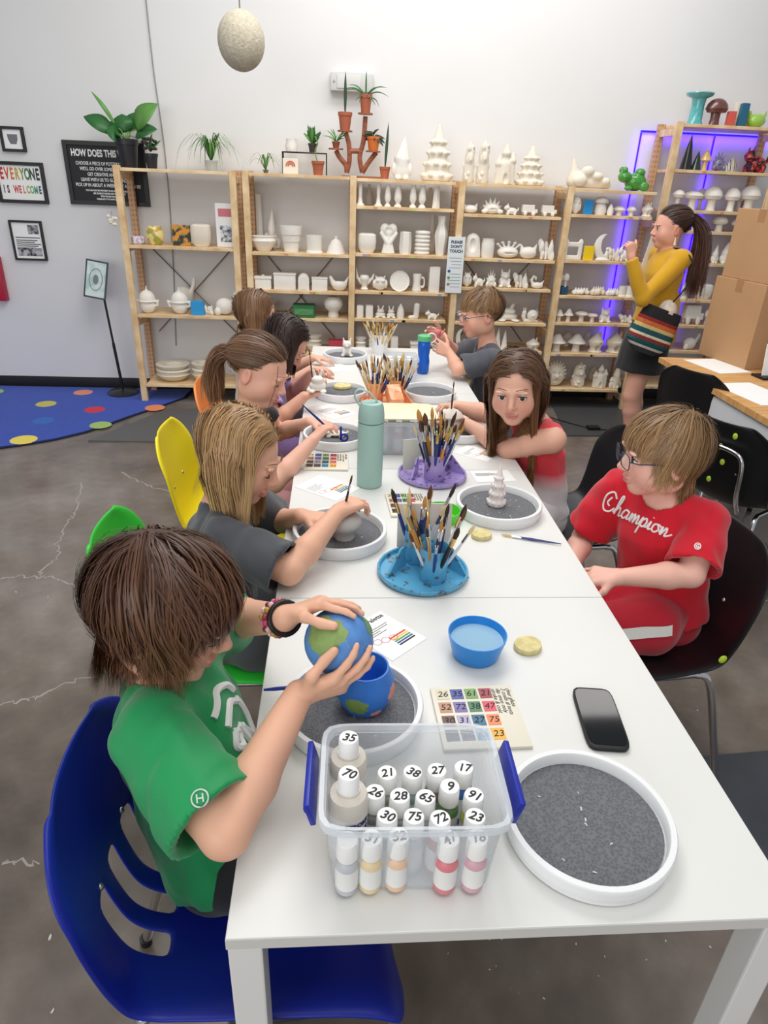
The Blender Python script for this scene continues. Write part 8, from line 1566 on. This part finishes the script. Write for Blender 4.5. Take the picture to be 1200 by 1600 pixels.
FR = mat('frog_green', (70, 150, 60), 0.25, vary=0.3, vscale=20, coat=0.6); pot('frog', ay(990, 275, SF + 0.12)[0], SF + 0.12, BOARDS[5][0] + 0.0004, 0.22, 0.15, 'glossy green glazed frog figure on top of the fifth rack', FR, name='glazed_frog')
for dx in (-0.075, -0.05): pass
TQ = mat('teal_glaze', (86, 176, 180), 0.2, vary=0.25, vscale=40, coat=0.8)
paint_lathe('glazed_pedestal', 'teal glazed flared pedestal vase on top of tall rack', 'vase', 1072, 1113, 144, 6, 0, [(0.62, 0), (0.5, 0.15), (0.45, 0.6), (0.52, 0.82), (0.9, 0.9), (1.0, 0.97), (0.98, 1.0), (0.7, 0.96)], TQ, SF + 0.14)
BRG = mat('brown_glaze', (110, 66, 62), 0.3, vary=0.4, vscale=25, coat=0.6); pot('mush_dome', ay(1119, 175, SF + 0.12)[0], SF + 0.12, BOARDS[6][0] + 0.0004, 0.155, 0.165, 'brown glazed mushroom on top of the tall rack', BRG, depth=0.12); 
for i, (px, c, h, lb) in enumerate(((1143, (206, 90, 80), 0.09, 'painted red'), (1152, (232, 224, 206), 0.15, 'painted cream'), (1161, (40, 100, 130), 0.14, 'painted blue'), (1166, (226, 140, 90), 0.10, 'painted orange'))): pot('block', ay(px, 180, SF + 0.09 + 0.05 * (i % 2))[0], SF + 0.09 + 0.05 * (i % 2), BOARDS[6][0] + 0.0004, 0.05, h, 'small %s house block on top of the tall rack' % lb, mat('houseblock%d' % i, c, 0.4), depth=0.04)
pot('catbowl', ay(1183, 180, SF + 0.12)[0], SF + 0.12, BOARDS[6][0] + 0.0004, 0.13, 0.105, 'lime green glazed piggy bank on top of the tall rack', mat('lime_glaze', (150, 196, 80), 0.25, coat=0.6), depth=0.1, name='piggy_bank')
for (px, kind, w_, h_, c, lb) in ((1071, 'cone', 0.085, 0.215, (22, 24, 26), 'tall glossy black tree ornament on the tall rack'), (1087, 'cone', 0.075, 0.12, (34, 50, 40), 'short dark green tree ornament on the tall rack'), (1100, 'mush_cone', 0.085, 0.13, (226, 190, 120), 'yellow toadstool ornament with red cap'), (1121, 'spiky', 0.10, 0.12, (120, 116, 150), 'purple grey pot with spiky dark top'), (1142, 'bell', 0.095, 0.095, (214, 206, 190), 'striped bell shaped house ornament')):
    pot(kind, ay(px, 262, SF + 0.10)[0], SF + 0.10, BOARDS[6][1] + 0.0004, w_, h_, lb, mat('orn_%d' % px, c, 0.2, coat=0.6) if kind != 'bell' else ramp2('stripe_house', (230, 222, 206), (40, 36, 36), 14, 0.4, 0.49, 0.51, stretch=(1, 0, 0)), depth=0.07)
pot('mush_cone', ay(1100, 250, SF + 0.10)[0], SF + 0.10, BOARDS[6][1] + 0.09, 0.07, 0.04, 'red painted cap of the yellow toadstool ornament', mat('cap_red', (206, 50, 56), 0.3)) if False else None
pot('animal', ay(1180, 255, SF + 0.12)[0], SF + 0.12, BOARDS[6][1] + 0.0004, 0.19, 0.16, 'red and black painted creature at the right of tall rack', ramp2('creature', (46, 34, 36), (200, 60, 66), 9, 0.3, 0.48, 0.54), depth=0.12)
p = ay(1185, 1590, 0.6);
